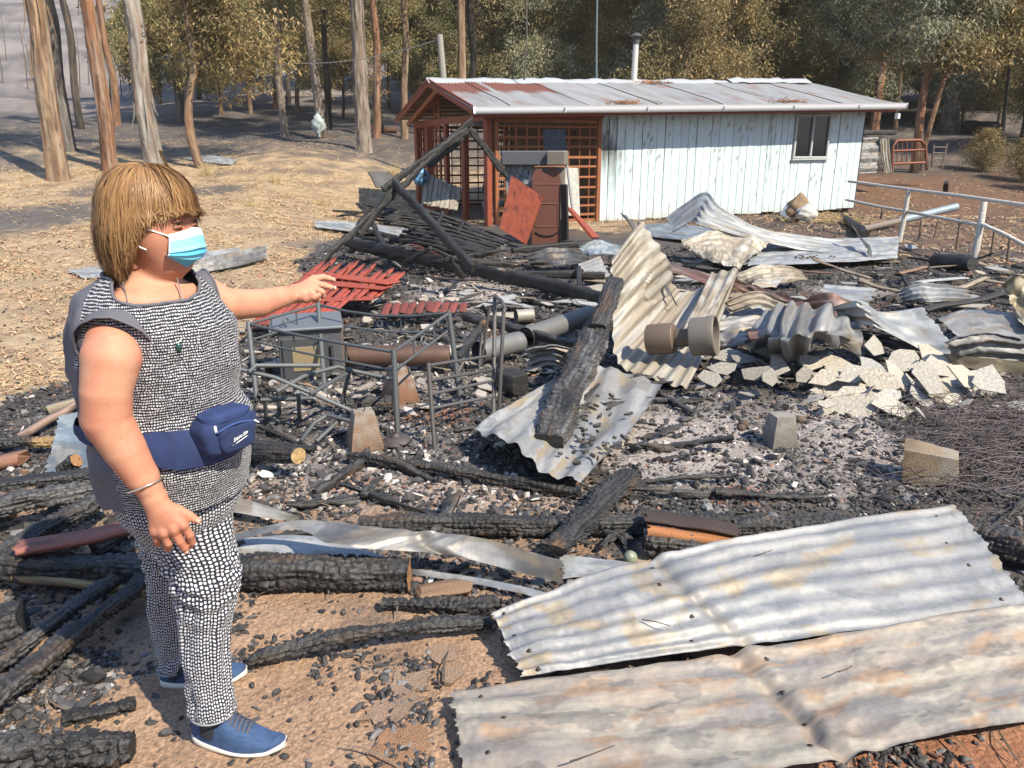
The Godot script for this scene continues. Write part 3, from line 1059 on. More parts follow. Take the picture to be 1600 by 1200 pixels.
# base and upper trunk pixel of the photograph give the place and the lean; the rest grows from there
func tree(called: String, label: String, bx: float, by: float, tx: float, ty: float, wpx: float, H: float, bark: String, lo: float, rad: float, n: int, tint: String, opt := {}) -> Node3D:
	var b := on(bx, by)
	if opt.has("d"):
		b = at(bx, by, opt.d)
		b.y = ground(b.x, b.z)
	var up := at(tx, ty, -b.z)
	var r0 := wpx / LENS * (-b.z) * 0.5
	var dir := (up - b) / maxf(up.y - b.y, 0.5)
	var lz := rng.randf_range(-0.05, 0.05)
	var path := []
	var sd := rng.randf() * 100.0
	for i in 9:
		var h := H * i / 8.0
		var bend := nz.get_noise_2d(sd * 10.0, h * 9.0) * 0.25 * float(opt.get("crook", 1.0)) * smoothstep(0.0, 1.5, h)
		path.append(b + dir * h + Vector3(bend, 0, lz * h) - (Vector3(0, 0.15, 0) if i == 0 else Vector3.ZERO))
	var o := thing(called, label, "tree", b, opt.get("group", ""))
	for i in path.size():
		path[i] -= b
	obj("trunk", trunk_mesh(path, r0, r0 * 0.42, BARK[bark], sd, opt.get("burnt", 0.0), 34 if wpx > 18 else 16, 3.2 if wpx > 18 else 1.2), "bark", o)
	var xs := []
	var cs := PackedColorArray()
	var kind: int = opt.get("leaf", 0)
	var limbs: int = opt.get("limbs", 9)
	for i in limbs:
		var f := (lo + (H - lo) * (i + rng.randf()) / limbs) / H
		var s := f * 8.0
		var ia := mini(int(s), 7)
		var p: Vector3 = path[ia].lerp(path[ia + 1], s - ia)
		var a := rng.randf() * TAU if not opt.has("side") else float(opt.side) + rng.randf_range(-1.2, 1.2)
		var l := rad * rng.randf_range(0.6, 1.15) * (1.0 - 0.45 * f)
		var q1 := p + Vector3(cos(a) * l * 0.5, l * rng.randf_range(0.1, 0.45), sin(a) * l * 0.5)
		var q2 := p + Vector3(cos(a) * l, l * rng.randf_range(-0.25, 0.45), sin(a) * l)
		var m := MB.new()
		var kb: Color = BARK[bark][1 if rng.randf() < 0.5 else 2]
		m.tube([p, p.lerp(q1, 0.5) + Vector3(0, 0.05, 0), q1, q1.lerp(q2, 0.5), q2], r0 * 0.32 * (1.0 - 0.5 * f), 0.008, 6, kb)
		for t in 3:
			var from := q1.lerp(q2, rng.randf() * 0.8)
			m.tube([from, from + Vector3(rng.randfn(), rng.randf_range(-0.8, 0.4), rng.randfn()) * l * 0.22], 0.014, 0.004, 4, kb, false)
		obj("limb", m, "bark", o)
		var cnt := int(n / float(limbs))
		for t in cnt:
			var g := rng.randf_range(0.25, 1.08)
			var c := q1.lerp(q2, clampf((g - 0.5) * 2.0, 0.0, 1.1)) if g > 0.5 else p.lerp(q1, g * 2.0)
			c += Vector3(rng.randfn(), rng.randfn() * 0.75 - 0.3, rng.randfn()) * l * 0.26
			if c.y > 0.15:
				add_clump(xs, cs, c, rng.randf_range(0.7, 1.35), TINT[tint])
	leafy(o, xs, cs, kind)
	for t in opt.get("strips", 0):
		var m := MB.new()
		var h := rng.randf_range(1.0, H * 0.5)
		var a := rng.randf_range(-0.6, PI + 0.6)
		var s := h / H * 8.0
		var p: Vector3 = path[int(s)].lerp(path[int(s) + 1], s - int(s)) + Vector3(cos(a), 0, sin(a)) * r0 * 0.95
		var out := Vector3(cos(a), 0, sin(a))
		var l := rng.randf_range(0.4, 1.2)
		m.tube([p, p - Vector3(0, l * 0.5, 0) + out * 0.05, p - Vector3(0, l, 0) + out * rng.randf_range(0.06, 0.2)], 0.025, 0.006, 4, tone(BARK[bark][0], 0.3), false)
		obj("bark_strip", m, "bark", o)
	return o


func make_trees() -> void:
	for k in 2:
		leaf_clumps.append(leaf_clump(50 + k, 22, [1.1, 0.25][k], [0.155, 0.11][k]))
	leaf_clumps.append(leaf_clump(55, 26, 0.5, 0.30))
	# big trunks on the left, front to back
	tree("eucalyptus_tree", "thick leaning tan trunk with fibrous bark, leftmost big tree", 92, 281, 51, 0, 29, 15, "tan", 8.5, 2.5, 300, "olive", {"strips": 5})
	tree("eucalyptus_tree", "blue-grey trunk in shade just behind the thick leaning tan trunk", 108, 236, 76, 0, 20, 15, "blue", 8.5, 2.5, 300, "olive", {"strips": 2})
	tree("eucalyptus_tree", "slim dark red-brown leaning trunk, third from the left edge", 126, 201, 95, 0, 11, 15, "dark", 9.0, 2.0, 200, "olive", {"burnt": 0.8})
	tree("eucalyptus_tree", "red and cream striped trunk left of the white trunk", 173, 268, 138, 0, 21, 15, "rust", 8.5, 2.5, 300, "gold", {"strips": 4})
	tree("eucalyptus_tree", "thin orange trunk right behind the red and cream striped trunk", 182, 196, 160, 0, 11, 14, "rust", 9.0, 2.0, 260, "gold", {})
	tree("eucalyptus_tree", "pale white-barked trunk directly above the woman's hair", 243, 262, 206, 0, 27, 15, "pale", 8.2, 2.6, 380, "gold", {"strips": 6})
	tree("eucalyptus_tree", "small crooked trunk with low golden leaves right of the white trunk", 315, 262, 290, 70, 14, 7.5, "tan", 2.6, 2.4, 1100, "gold", {"limbs": 11, "crook": 2.0, "side": -0.3})
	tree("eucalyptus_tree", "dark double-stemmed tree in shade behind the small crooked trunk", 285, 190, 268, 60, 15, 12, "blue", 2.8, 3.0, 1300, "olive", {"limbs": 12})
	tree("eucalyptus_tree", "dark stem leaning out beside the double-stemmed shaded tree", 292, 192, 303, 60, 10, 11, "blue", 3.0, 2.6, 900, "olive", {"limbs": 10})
	tree("eucalyptus_tree", "slim grey trunk rising in the middle of the burnt yard", 445, 211, 428, 0, 11, 12, "grey", 4.0, 2.6, 800, "olive", {"limbs": 10})
	tree("eucalyptus_tree", "thin orange trunk far behind the slim grey trunk", 430, 170, 424, 60, 8, 12, "rust", 3.4, 2.4, 700, "gold", {})
	tree("eucalyptus_tree", "brown trunk with a torn plastic bag at its foot", 503, 216, 481, 0, 14, 15, "grey", 5.5, 2.6, 500, "gold", {"burnt": 0.4})
	tree("eucalyptus_tree", "dark trunk close behind the trunk with the plastic bag", 513, 203, 505, 60, 10, 12, "dark", 4.0, 2.4, 600, "olive", {"burnt": 2.0})
	tree("eucalyptus_tree", "stout straight grey-barked trunk, thickest in the middle distance", 569, 236, 557, 0, 22, 16, "grey", 6.2, 2.8, 420, "gold", {"strips": 5, "crook": 0.4})
	tree("eucalyptus_tree", "slim orange-brown trunk right of the stout grey trunk", 588, 216, 585, 0, 12, 14, "rust", 5.5, 2.2, 400, "olive", {})
	tree("eucalyptus_tree", "pale tan trunk nearest to the porch gable", 632, 217, 629, 0, 11, 14, "tan", 6.0, 2.2, 400, "green", {})
	tree("eucalyptus_tree", "clean orange-tan trunk standing behind the roof ridge", 719, 224, 722, 0, 13, 14, "tan", 6.0, 2.4, 400, "olive", {"crook": 0.3})
	tree("eucalyptus_tree", "black trunk close behind the clean orange-tan trunk", 733, 215, 735, 0, 11, 13, "dark", 5.0, 2.4, 500, "dark", {"burnt": 6.0})
	tree("eucalyptus_tree", "tan trunk with drooping golden leaves right of the stove pipe", 1066, 214, 1082, 0, 11, 11, "tan", 2.2, 3.0, 1500, "gold", {"limbs": 14})
	tree("eucalyptus_tree", "orange-brown leaning trunk at the right end of the roof", 1366, 206, 1396, 0, 13, 13, "rust", 4.0, 3.0, 1300, "grey", {"limbs": 12})
	tree("eucalyptus_tree", "thin pale stem between the two orange leaning trunks", 1399, 205, 1416, 0, 6, 11, "tan", 4.0, 2.2, 800, "grey", {})
	tree("eucalyptus_tree", "orange trunk with blackened foot beside the rusty bed frame", 1428, 270, 1460, 40, 12, 10, "rust", 3.6, 2.6, 1300, "grey", {"burnt": 0.9, "limbs": 12})
	tree("eucalyptus_tree", "slender forked companion stem leaning far right from the blackened foot", 1434, 268, 1482, 100, 8, 8.5, "rust", 3.0, 2.6, 1200, "gold", {"burnt": 0.8, "limbs": 10})
	tree("eucalyptus_tree", "thin black burnt stem behind the golden bush at right", 1566, 246, 1580, 60, 6, 8, "dark", 4.0, 2.4, 700, "gold", {"burnt": 5.0})
	tree("eucalyptus_tree", "black leaning burnt stem at the right edge of the photo", 1592, 240, 1618, 100, 10, 8, "dark", 3.6, 2.6, 900, "gold", {"burnt": 5.0})
	# leafy young trees that make the curtain of foliage: x, base y, top x, height, tint, label
	var young := [
		[235, 192, 232, 7.5, "olive", "dark leafy young tree left of the white trunk"],
		[345, 180, 340, 8.5, "olive", "scorched young tree behind the crooked trunk, full to the top"],
		[392, 178, 390, 8.0, "gold", "golden brown young tree left of the slim grey trunk"],
		[465, 176, 470, 8.5, "olive", "olive young tree between slim grey trunk and bagged trunk"],
		[535, 186, 533, 7.0, "gold", "low golden sapling between bagged trunk and stout grey trunk"],
		[608, 172, 610, 8.0, "olive", "thin leafed young tree right of the slim orange-brown trunk"],
		[655, 170, 650, 8.5, "green", "greenest young tree, above the porch gable"],
		[690, 176, 680, 7.0, "dark", "dark tangled young tree behind the broken pale pole"],
		[765, 186, 762, 8.5, "gold", "gold leafed young tree just right of the black trunk"],
		[812, 188, 806, 8.5, "olive", "olive young tree behind the roof, left of the wire mast"],
		[842, 190, 848, 9.0, "grey", "grey-green young tree right of the wire mast"],
		[885, 188, 880, 9.0, "olive", "tall olive young tree midway between mast and stove pipe"],
		[925, 190, 930, 9.0, "gold", "brownish young tree left of the stove pipe"],
		[968, 187, 960, 9.0, "olive", "dense dark olive young tree directly behind the stove pipe"],
		[1015, 190, 1022, 9.0, "grey", "grey drooping young tree close right of the stove pipe"],
		[1110, 190, 1120, 9.0, "gold", "golden young tree with bare pink twigs over the roof"],
		[1150, 188, 1150, 9.0, "grey", "grey-gold young tree over the ridge cap overlap"],
		[1195, 190, 1200, 9.0, "olive", "olive young tree over the right third of the roof"],
		[1240, 192, 1245, 9.0, "gold", "yellowing young tree above the hut window"],
		[1285, 194, 1290, 9.0, "olive", "dark olive young tree near the right end of the ridge"],
		[1330, 196, 1330, 9.0, "grey", "blue-grey drooping young tree left of the leaning trunk"],
		[1505, 200, 1520, 9.0, "grey", "grey young tree behind the tall cut stump"],
		[1560, 196, 1570, 8.5, "gold", "golden young tree in the upper right corner"],
		[1610, 215, 1615, 8.0, "olive", "olive young tree cut by the right edge of the photo"],
		[1660, 230, 1665, 8.0, "gold", "golden young tree just outside the right edge"],
		[1440, 186, 1450, 8.5, "olive", "shaded young tree behind the blackened-foot trunks"],
		[1175, 176, 1172, 9.5, "gold", "tall golden young tree farther back over the ridge cap overlap"],
		[1262, 176, 1262, 9.5, "gold", "second golden young tree farther back, above the window"],
		[1380, 180, 1385, 9.5, "gold", "golden young tree farther back behind the leaning orange trunk"],
		[1070, 176, 1050, 9.5, "olive", "olive young tree farther back, left of the bare pink twigs"],
		[905, 174, 905, 9.5, "gold", "golden young tree farther back between mast and stove pipe"],
		[770, 172, 785, 9.5, "olive", "olive young tree farther back, just left of the mast"],
	]
	for q in young:
		tree("young_tree", q[5], q[0], q[1], q[2], 20, rng.randf_range(4.0, 7.0), q[3], ["tan", "rust", "dark", "grey"][rng.randi() % 4], 1.6 if q[0] < 800 else 1.1, 2.0 if q[0] < 800 else 2.5, 3400 if q[0] > 780 else 1500, q[4], {"limbs": 16, "crook": 1.6, "leaf": 0 if q[4] == "grey" or rng.randf() < 0.5 else 1})
	# the far forest
	for i in 46:
		var px := 250.0 + i * 34.0 + rng.randf_range(-14, 14)
		if px > 540 and px < 680 and i % 2 == 0:
			continue
		var d := rng.randf_range(44.0, 66.0)
		tree("forest_tree", "dark tree of the far forest behind the leafy young trees", px, 150, px + rng.randf_range(-6, 6), 0, rng.randf_range(5, 9), rng.randf_range(11, 15), "dark", 1.2 if px > 700 else 3.0, 3.8, 900, "dark" if rng.randf() < 0.75 else "olive", {"d": d, "limbs": 12, "leaf": 2, "group": "dark trees of the far forest", "burnt": 1.0})
	# bare burnt saplings on the far left hill
	for i in 34:
		var b := on(rng.randf_range(-30, 235), rng.randf_range(60, 160))
		var m := MB.new()
		var h := rng.randf_range(2.5, 5.0)
		var top := Vector3(rng.randf_range(-0.4, 0.4), h, 0)
		m.tube([b, b + top * 0.5 + Vector3(0.1, 0, 0), b + top], 0.05, 0.012, 5, col(0.2, 0.16, 0.14))
		for t in 7:
			var p := b + top * rng.randf_range(0.35, 0.95)
			m.tube([p, p + Vector3(rng.randfn() * 0.35, rng.randf_range(0.3, 0.7), rng.randfn() * 0.3)], 0.018, 0.005, 4, col(0.22, 0.17, 0.15), false)
		tag(obj("bare_sapling", m, "bark"), "bare burnt sapling on the grey hillside between the left trunks", "sapling", "bare burnt saplings on the hillside")
	# bushes
	for q in [[1535, 268, 1.25, 600, "small golden-leaved bush between the fence and the burnt stem"], [1598, 285, 1.3, 500, "golden bush cut by the right edge, beyond the top fence rail"], [1640, 300, 1.4, 400, "golden bush just outside the right edge"], [62, 128, 2.6, 500, "dark leafy bush left of the thick leaning tan trunk"], [590, 196, 0.8, 120, "low reddish bush between the middle trunks"]]:
		var b := on(q[0], q[1])
		var o := thing("bush", q[4], "bush", b)
		var m := MB.new()
		for t in 7:
			m.tube([Vector3.ZERO, Vector3(rng.randfn() * 0.15, q[2] * 0.5, rng.randfn() * 0.15), Vector3(rng.randfn() * 0.35, q[2] * rng.randf_range(0.7, 1.0), rng.randfn() * 0.35)], 0.02, 0.005, 5, col(0.16, 0.1, 0.07), false)
		obj("stem", m, "bark", o)
		var xs := []
		var cs := PackedColorArray()
		for t in q[3]:
			var h := rng.randf_range(0.12, 1.0)
			var w: float = q[2] * 0.42 * sin(PI * clampf(h * 0.85 + 0.1, 0, 1))
			add_clump(xs, cs, Vector3(rng.randfn() * w * 0.6, h * q[2], rng.randfn() * w * 0.6), rng.randf_range(0.4, 0.7), TINT["gold" if q[0] > 1000 else "dark"])
		leafy(o, xs, cs, 1)
	# tall cut stump beside the rusty frames
	var b := on(1478, 206)
	var path := []
	for i in 5:
		path.append(Vector3(0.03 * i, -0.2 + i * 0.5, 0))
	var m := trunk_mesh(path, 0.42, 0.33, BARK["blue"], 7.7, 0.2, 22, 1.0)
	m.lathe(Transform3D(Basis(), Vector3(0.12, 1.8, 0)), [[0.0, 0.02], [0.3, 0.0], [0.34, -0.05]], 22, col(0.34, 0.27, 0.2))
	var st := obj("tree_stump", m, "bark")
	st.position = b
	tag(st, "tall grey cut stump behind the rusty bed frame, roots flaring", "tree stump")
	for q in [[820, 105, 0, 0], [590, 207, 0.25, 0.3], [612, 208, 0.2, 0.25]]:
		if q[2] == 0:
			continue
		b = on(q[0], q[1])
		m = MB.new()
		m.tube([b + Vector3(-q[3], q[2] * 0.6, 0), b + Vector3(q[3], q[2] * 0.6, 0.1)], q[2] * 0.7, q[2] * 0.6, 12, col(0.2, 0.1, 0.06), true)
		tag(obj("cut_log", m, "bark"), "reddish cut log at the foot of the slim orange-brown trunk" if q[0] < 600 else "brown cut log lying left of the pale tan trunk", "log")


# ---------------------------------------------------------------- what the fire left
func pin(q: Array) -> Vector3:   # [x, y, height] stands over the ground; [x, y, distance, 1] at a distance
	return at(q[0], q[1], q[2]) if q.size() > 3 else on(q[0], q[1], q[2])


# charred timber: rounded bar with cracked, scaled skin
func charred(a: Vector3, b: Vector3, w: float, h: float, o := {}) -> MB:
	var m := MB.new()
	var L := a.distance_to(b)
	var step: float = o.get("step", 0.0065 if a.z > -4.5 else 0.022 if a.z > -8.0 else 0.04)
	var na := int(L / step) + 6
	var per := 2.0 * (w + h)
	var nb := clampi(int(per / step), 16, 64)
	var far := a.z < -7.5
	var x := frame(a, b, o.get("up", Vector3.UP))
	var sd := rng.randf() * 200.0
	var cell: float = o.get("cell", 0.034)
	var amp: float = 1.25 * float(o.get("amp", 0.009))
	var grey: float = float(o.get("grey", 0.3)) * (1.0 if a.z > -7.5 else 0.22)
	var bend: float = o.get("bend", 0.0)
	var rnd: float = o.get("round", 0.35 if not far else 0.05)
	var raw: Color = o.get("raw", Color(-1, 0, 0))
	var tip: float = o.get("tip", 0.25)
	var pts := PackedVector3Array()
	var ks := PackedColorArray()
	var e := lerpf(6.0, 2.0, clampf(rnd, 0.0, 1.0))
	for i in na:
		var f := float(i) / (na - 1)
		var lx := (f - 0.5) * L
		var taper := 1.0 - tip * (1.0 - smoothstep(0.0, 0.12, f)) * (0.6 + nf.get_noise_1d(sd) * 0.8) - tip * smoothstep(0.86, 1.0, f) * (0.6 + nf.get_noise_1d(sd + 9.0) * 0.8)
		var wob := nf.get_noise_2d(sd, lx * 1.2) * (0.35 if far else 1.2)
		for j in nb:
			var an := TAU * j / nb
			var ca := cos(an)
			var sa := sin(an)
			var r := pow(pow(absf(ca), e) + pow(absf(sa), e), -1.0 / e)
			var yy := sa * r * h * 0.5 * taper
			var zz := ca * r * w * 0.5 * taper
			var ps := an / TAU * per / (cell * 0.8) + nf.get_noise_2d(lx * 2.5 + sd, an) * 0.6
			var row := floorf(ps)
			var ls := lx / cell + sin(row * 37.7 + sd) * 3.1 + nf.get_noise_2d(lx * 4.0 + sd, row * 3.0) * 1.8
			var fx := ls - floorf(ls)
			var fy := ps - row
			var edge := minf(minf(fx, 1.0 - fx), minf(fy, 1.0 - fy) * 0.9)
			var cv := ncell.get_noise_3d(lx / cell * 1.6 + sd, yy / (cell * 0.4), zz / (cell * 0.4)) + 1.0
			var crack := maxf((1.0 - smoothstep(0.0, 0.19, edge)) * clampf(0.75 + nf.get_noise_3d(lx * 6.0, row, sd) * 1.2, 0.15, 1.0), 0.5 * (1.0 - smoothstep(0.02, 0.16, cv)))
			crack -= 0.3 * nf.get_noise_2d(floorf(ls) * 7.0 + sd, row * 5.0)
			var big := nf.get_noise_3d(lx * 3.0 + sd, yy * 9.0, zz * 9.0)
			var d := 1.0 + (-crack * amp + big * amp * 1.4) / (minf(w, h) * 0.5) * (0.25 if i == 0 or i == na - 1 else 1.0)
			var q := Vector3(lx + big * 0.01 * (1.0 if i == 0 or i == na - 1 else 0.0), yy * d + wob * h * 0.3 + bend * (1.0 - 4.0 * (f - 0.5) * (f - 0.5)), zz * d + wob * w * 0.2)
			pts.append(x * q)
			var g := clampf(nf.get_noise_3d(lx * 1.5 + sd, yy * 6.0, zz * 6.0) * 1.5 + 0.4, 0.0, 1.0) * grey
			var k := (Color(0.026, 0.026, 0.028) if far else Color(0.040, 0.039, 0.041)).lerp(Color(0.24, 0.235, 0.24), g * clampf(1.0 - crack, 0.0, 1.0))
			k = k.lerp(Color(0.010, 0.010, 0.010), clampf(crack, 0.0, 1.0) * 0.85)
			k = k.lerp(Color(0.13, 0.08, 0.05), clampf(nf.get_noise_3d(lx * 2.2 + sd * 2.0, yy * 10.0, zz * 10.0) * 3.0 - 0.75, 0.0, 0.7 if not far else 0.15))
			if raw.r >= 0.0:
				var where: float = o.get("raw_at", 1.0)
				var amount := smoothstep(0.0, 0.1, float(o.get("raw_len", 0.12)) - absf(where - f) + big * 0.06)
				k = k.lerp(raw * (0.8 + 0.4 * absf(big)), amount)
			ks.append(k)
	m.surf(pts, na, nb, ks, PackedVector2Array(), true)
	var ck: Color = o.get("cut", Color(0.03, 0.03, 0.03))
	for s in 2:
		var row := 0 if s == 0 else (na - 1) * nb
		var mid := Vector3.ZERO
		for j in nb:
			mid += pts[row + j] / nb
		var kk := ck if s == int(o.get("cut_at", 1)) else Color(0.025, 0.025, 0.025)
		for j in nb:
			if s == 0:
				m.tri(mid, pts[row + j], pts[row + (j + 1) % nb], kk)
			else:
				m.tri(mid, pts[row + (j + 1) % nb], pts[row + j], kk)
	return m


func beam(label: String, a: Array, b: Array, w: float, h: float, o := {}) -> MeshInstance3D:
	var p := pin(a)
	var q := pin(b)
	var r := obj(o.get("name", "charred_beam"), charred(p, q, w, h, o), "char")
	tag(r, label, o.get("cat", "beam"), "charred timbers of the burnt house")
	return r


func plank(label: String, a: Array, b: Array, w: float, h: float, k: Color, called := "plank", up := Vector3.UP) -> MeshInstance3D:
	var p := pin(a)
	var q := pin(b)
	var m := MB.new()
	var x := frame(p, q, up)
	var L := p.distance_to(q)
	var n := maxi(6, int(L / 0.04))
	var sd := rng.randf() * 90.0
	var pts := PackedVector3Array()
	var ks := PackedColorArray()
	for i in n:
		var lx := (float(i) / (n - 1) - 0.5) * L
		var lift := nf.get_noise_2d(sd, lx) * 0.03
		for c in [[-1, -1], [-0.9, 1], [-0.3, 1], [0.3, 1], [0.9, 1], [1, -1], [0, -1]]:
			var jag := (nf.get_noise_2d(sd + c[0] * 3.0, 5.0) * 0.05) if i == 0 or i == n - 1 else 0.0
			pts.append(x * Vector3(lx + jag, c[1] * h * 0.5 + lift, c[0] * w * 0.5))
			var g := nf.get_noise_3d(lx * 1.4 + sd, c[0] * 4.0, c[1])
			var kk := k * (1.0 + g * 0.5)
			kk = kk.lerp(Color(0.04, 0.035, 0.03), clampf(nf.get_noise_3d(lx * 2.0, c[0] * 2.0, sd) * 2.5 - 0.5, 0.0, 0.85))
			ks.append(kk)
	m.surf(pts, n, 7, ks, PackedVector2Array(), true)
	for e in [0, (n - 1) * 7]:
		for j in range(1, 6):
			m.tri(pts[e], pts[e + j], pts[e + j + 1], k * 0.8)
	var o := obj(called, m, "wood")
	tag(o, label, called.replace("_", " "))
	return o


func spline(p: Array, t: float) -> Vector3:
	var n: int = p.size() - 1
	var s := t * n
	var i := mini(int(s), n - 1)
	var a: Vector3 = p[i]
	return a.cubic_interpolate(p[i + 1], p[maxi(i - 1, 0)], p[mini(i + 2, n)], s - i)


var PAL := {
	"white": [Color(0.285, 0.285, 0.291), Color(0.222, 0.234, 0.251), Color(0.314, 0.257, 0.182), Color(0.342, 0.342, 0.342)],
	"blush": [Color(0.342, 0.289, 0.237), Color(0.241, 0.224, 0.211), Color(0.347, 0.241, 0.162), Color(0.375, 0.342, 0.286)],
	"silver": [Color(0.291, 0.310, 0.329), Color(0.205, 0.223, 0.248), Color(0.248, 0.223, 0.192), Color(0.372, 0.384, 0.391)],
	"tan": [Color(0.317, 0.274, 0.216), Color(0.238, 0.202, 0.158), Color(0.360, 0.331, 0.281), Color(0.396, 0.382, 0.353)],
	"grey": [Color(0.210, 0.210, 0.210), Color(0.140, 0.140, 0.147), Color(0.238, 0.203, 0.161), Color(0.308, 0.308, 0.308)],
	"dark": [Color(0.064, 0.068, 0.079), Color(0.098, 0.098, 0.105), Color(0.120, 0.090, 0.068), Color(0.041, 0.041, 0.045)],
	"blue": [Color(0.196, 0.245, 0.294), Color(0.133, 0.168, 0.210), Color(0.231, 0.224, 0.210), Color(0.280, 0.322, 0.350)],
	"sand": [Color(0.350, 0.301, 0.196), Color(0.266, 0.224, 0.154), Color(0.175, 0.133, 0.091), Color(0.406, 0.371, 0.280)],
	"rust": [Color(0.195, 0.090, 0.060), Color(0.247, 0.143, 0.105), Color(0.128, 0.068, 0.053), Color(0.300, 0.225, 0.188)],
}


# roofing sheet over a net of pins (rows across, points along the corrugation); ridges: how many waves across
func sheet(called: String, label: String, rows: Array, na: int, nb: int, ridges: float, amp: float, pal: String, o := {}) -> MeshInstance3D:
	var net := []
	for r in rows:
		var w := []
		for q in r:
			w.append(pin(q))
		net.append(w)
	var sd := rng.randf() * 100.0
	var P: Array = PAL[pal]
	var pts := PackedVector3Array()
	var flatp := PackedVector3Array()
	var crumple: float = o.get("crumple", 0.012)
	var len_u: float = (net[0][0] as Vector3).distance_to(net[0][-1])
	var len_v: float = (net[0][0] as Vector3).distance_to(net[-1][0])
	for i in na:
		var u := float(i) / (na - 1)
		var cross := []
		for r in net:
			cross.append(spline(r, u))
		for j in nb:
			flatp.append(spline(cross, float(j) / (nb - 1)))
	var ks := PackedColorArray()
	var soot: float = o.get("soot", 0.25)
	var crease: Array = o.get("crease", [])
	for i in na:
		var u := float(i) / (na - 1)
		for j in nb:
			var v := float(j) / (nb - 1)
			var p := flatp[i * nb + j]
			var du := flatp[mini(i + 1, na - 1) * nb + j] - flatp[maxi(i - 1, 0) * nb + j]
			var dv := flatp[i * nb + mini(j + 1, nb - 1)] - flatp[i * nb + maxi(j - 1, 0)]
			var nn := du.cross(dv).normalized()
			if nn.y < 0.0:
				nn = -nn
			var su := u * len_u
			var sv := v * len_v
			var ph := v * ridges + nf.get_noise_2d(su * 0.7 + sd, 1.0) * 0.25 + 0.02 * nf.get_noise_2d(su * 3.0 + sd, sv * 3.0)
			var wave := sin(ph * TAU)
			var off := amp * wave * (1.0 + 0.5 * nf.get_noise_2d(su * 1.2 + sd, sv * 2.0))
			off += crumple * nf.get_noise_2d(su * 2.2 + sd, sv * 3.0 + 5.0)
			var creased := 0.0
			for q in crease:   # [u at v=0, u at v=1, depth]
				var d := (u - lerpf(q[0], q[1], v)) * len_u + nf.get_noise_2d(sd, sv * 4.0) * 0.05
				var g := exp(-d * d / 0.0012)
				creased = maxf(creased, g)
				off -= float(q[2]) * g
				off += float(q[2]) * 0.5 * exp(-(d - 0.07) * (d - 0.07) / 0.002)
			pts.append(p + nn * off + Vector3(0, 0, 0))
			var n1 := nf.get_noise_2d(su * 1.3 + sd, sv * 5.0)
			var n2 := nf.get_noise_2d(su * 2.6 + sd + 40.0, sv * 7.0 + 11.0)
			var n3 := nf.get_noise_2d(su * 9.0 + sd, sv * 16.0)
			var k: Color = P[0].lerp(P[1], clampf(n1 * 2.0 + 0.35, 0.0, 1.0))
			k = k.lerp(P[2], clampf((n2 + n3 * 0.15) * 4.0 - 0.35 + 0.25 * wave, 0.0, 0.9))
			k = k.lerp(P[3], clampf((nf.get_noise_2d(su * 1.8 + sd + 77.0, sv * 6.0) + n3 * 0.1) * 5.0 - 0.3, 0.0, 0.85))
			k = k.lerp(P[2] * 0.8, creased * 0.7 * clampf(n3 + 0.7, 0.0, 1.0))
			k = k.lerp(P[1] * 0.6, clampf(n3 * 2.6 - 0.95 + soot, 0.0, 0.6) * soot * 2.0)
			var st := nf.get_noise_2d(su * 4.0 + sd, sv * 55.0)
			k = k * (1.0 + n3 * 0.06 + st * 0.16)
			var peel := nf.get_noise_2d(su * 2.4 + sd + 130.0, sv * 8.0) + n3 * 0.12
			k = k.lerp(P[1] * (0.62 + 0.5 * absf(n3)), smoothstep(0.27, 0.31, peel) * float(o.get("peel", 0.55)))
			ks.append(k)
	# torn and scalloped ends
	var rag: float = o.get("ragged", 0.012)
	for j in nb:
		var v := float(j) / (nb - 1)
		for e in [0, na - 1]:
			var inner: int = 1 if e == 0 else na - 2
			var out := (pts[e * nb + j] - pts[inner * nb + j]).normalized()
			pts[e * nb + j] += out * rag * (nf.get_noise_2d(v * 14.0 + e, sd) * 2.0)
	var m := MB.new()
	m.surf(pts, na, nb, ks)
	var r := obj(called, m, "zinc" if ridges > 0.5 else "flat_zinc")
	tag(r, label, o.get("cat", "roofing sheet"))
	for i: int in o.get("nails", 0):
		var u: float = [0.06, 0.42, 0.93][i % 3] + rng.randf_range(-0.02, 0.02)
		var v := clampf((i / 3 + 0.5) / (float(o.nails) / 3.0) + rng.randf_range(-0.05, 0.05), 0.02, 0.98)
		var at_ := int(u * (na - 1)) * nb + int(v * (nb - 1))
		var nm := MB.new()
		nm.lathe(Transform3D(Basis(), m.v[at_]), [[0.0, 0.005], [0.004, 0.004], [0.006, 0.0], [0.010, -0.001], [0.0, -0.006]], 8, Color(0.06, 0.04, 0.03))
		obj("nail", nm, "iron", r)
	return r


# flat plate with a broken outline
func shard_mesh(c: Vector3, sx: float, sz: float, b: Basis, thick: float, n: int, k: Color, m: MB = null) -> MB:
	if m == null:
		m = MB.new()
	var ring := []
	var turn := rng.randf() * TAU
	for i in n:
		var a := turn + TAU * (i + rng.randf_range(-0.3, 0.3)) / n
		var r := rng.randf_range(0.62, 1.2)
		ring.append(Vector3(cos(a) * r * sx, rng.randf_range(-0.04, 0.04) * sx, sin(a) * r * sz))
	var x := Transform3D(b, c)
	var up := Vector3(0, thick * 0.5, 0)
	var edge := Color(k.r * 0.72, k.g * 0.68, k.b * 0.62)
	for i in n:
		var p: Vector3 = ring[i]
		var q: Vector3 = ring[(i + 1) % n]
		m.tri(x * up, x * (p + up), x * (q + up), k)
		m.tri(x * -up, x * (q - up), x * (p - up), k)
		m.quad(x * (p + up), x * (p - up), x * (q - up), x * (q + up), edge)
	return m


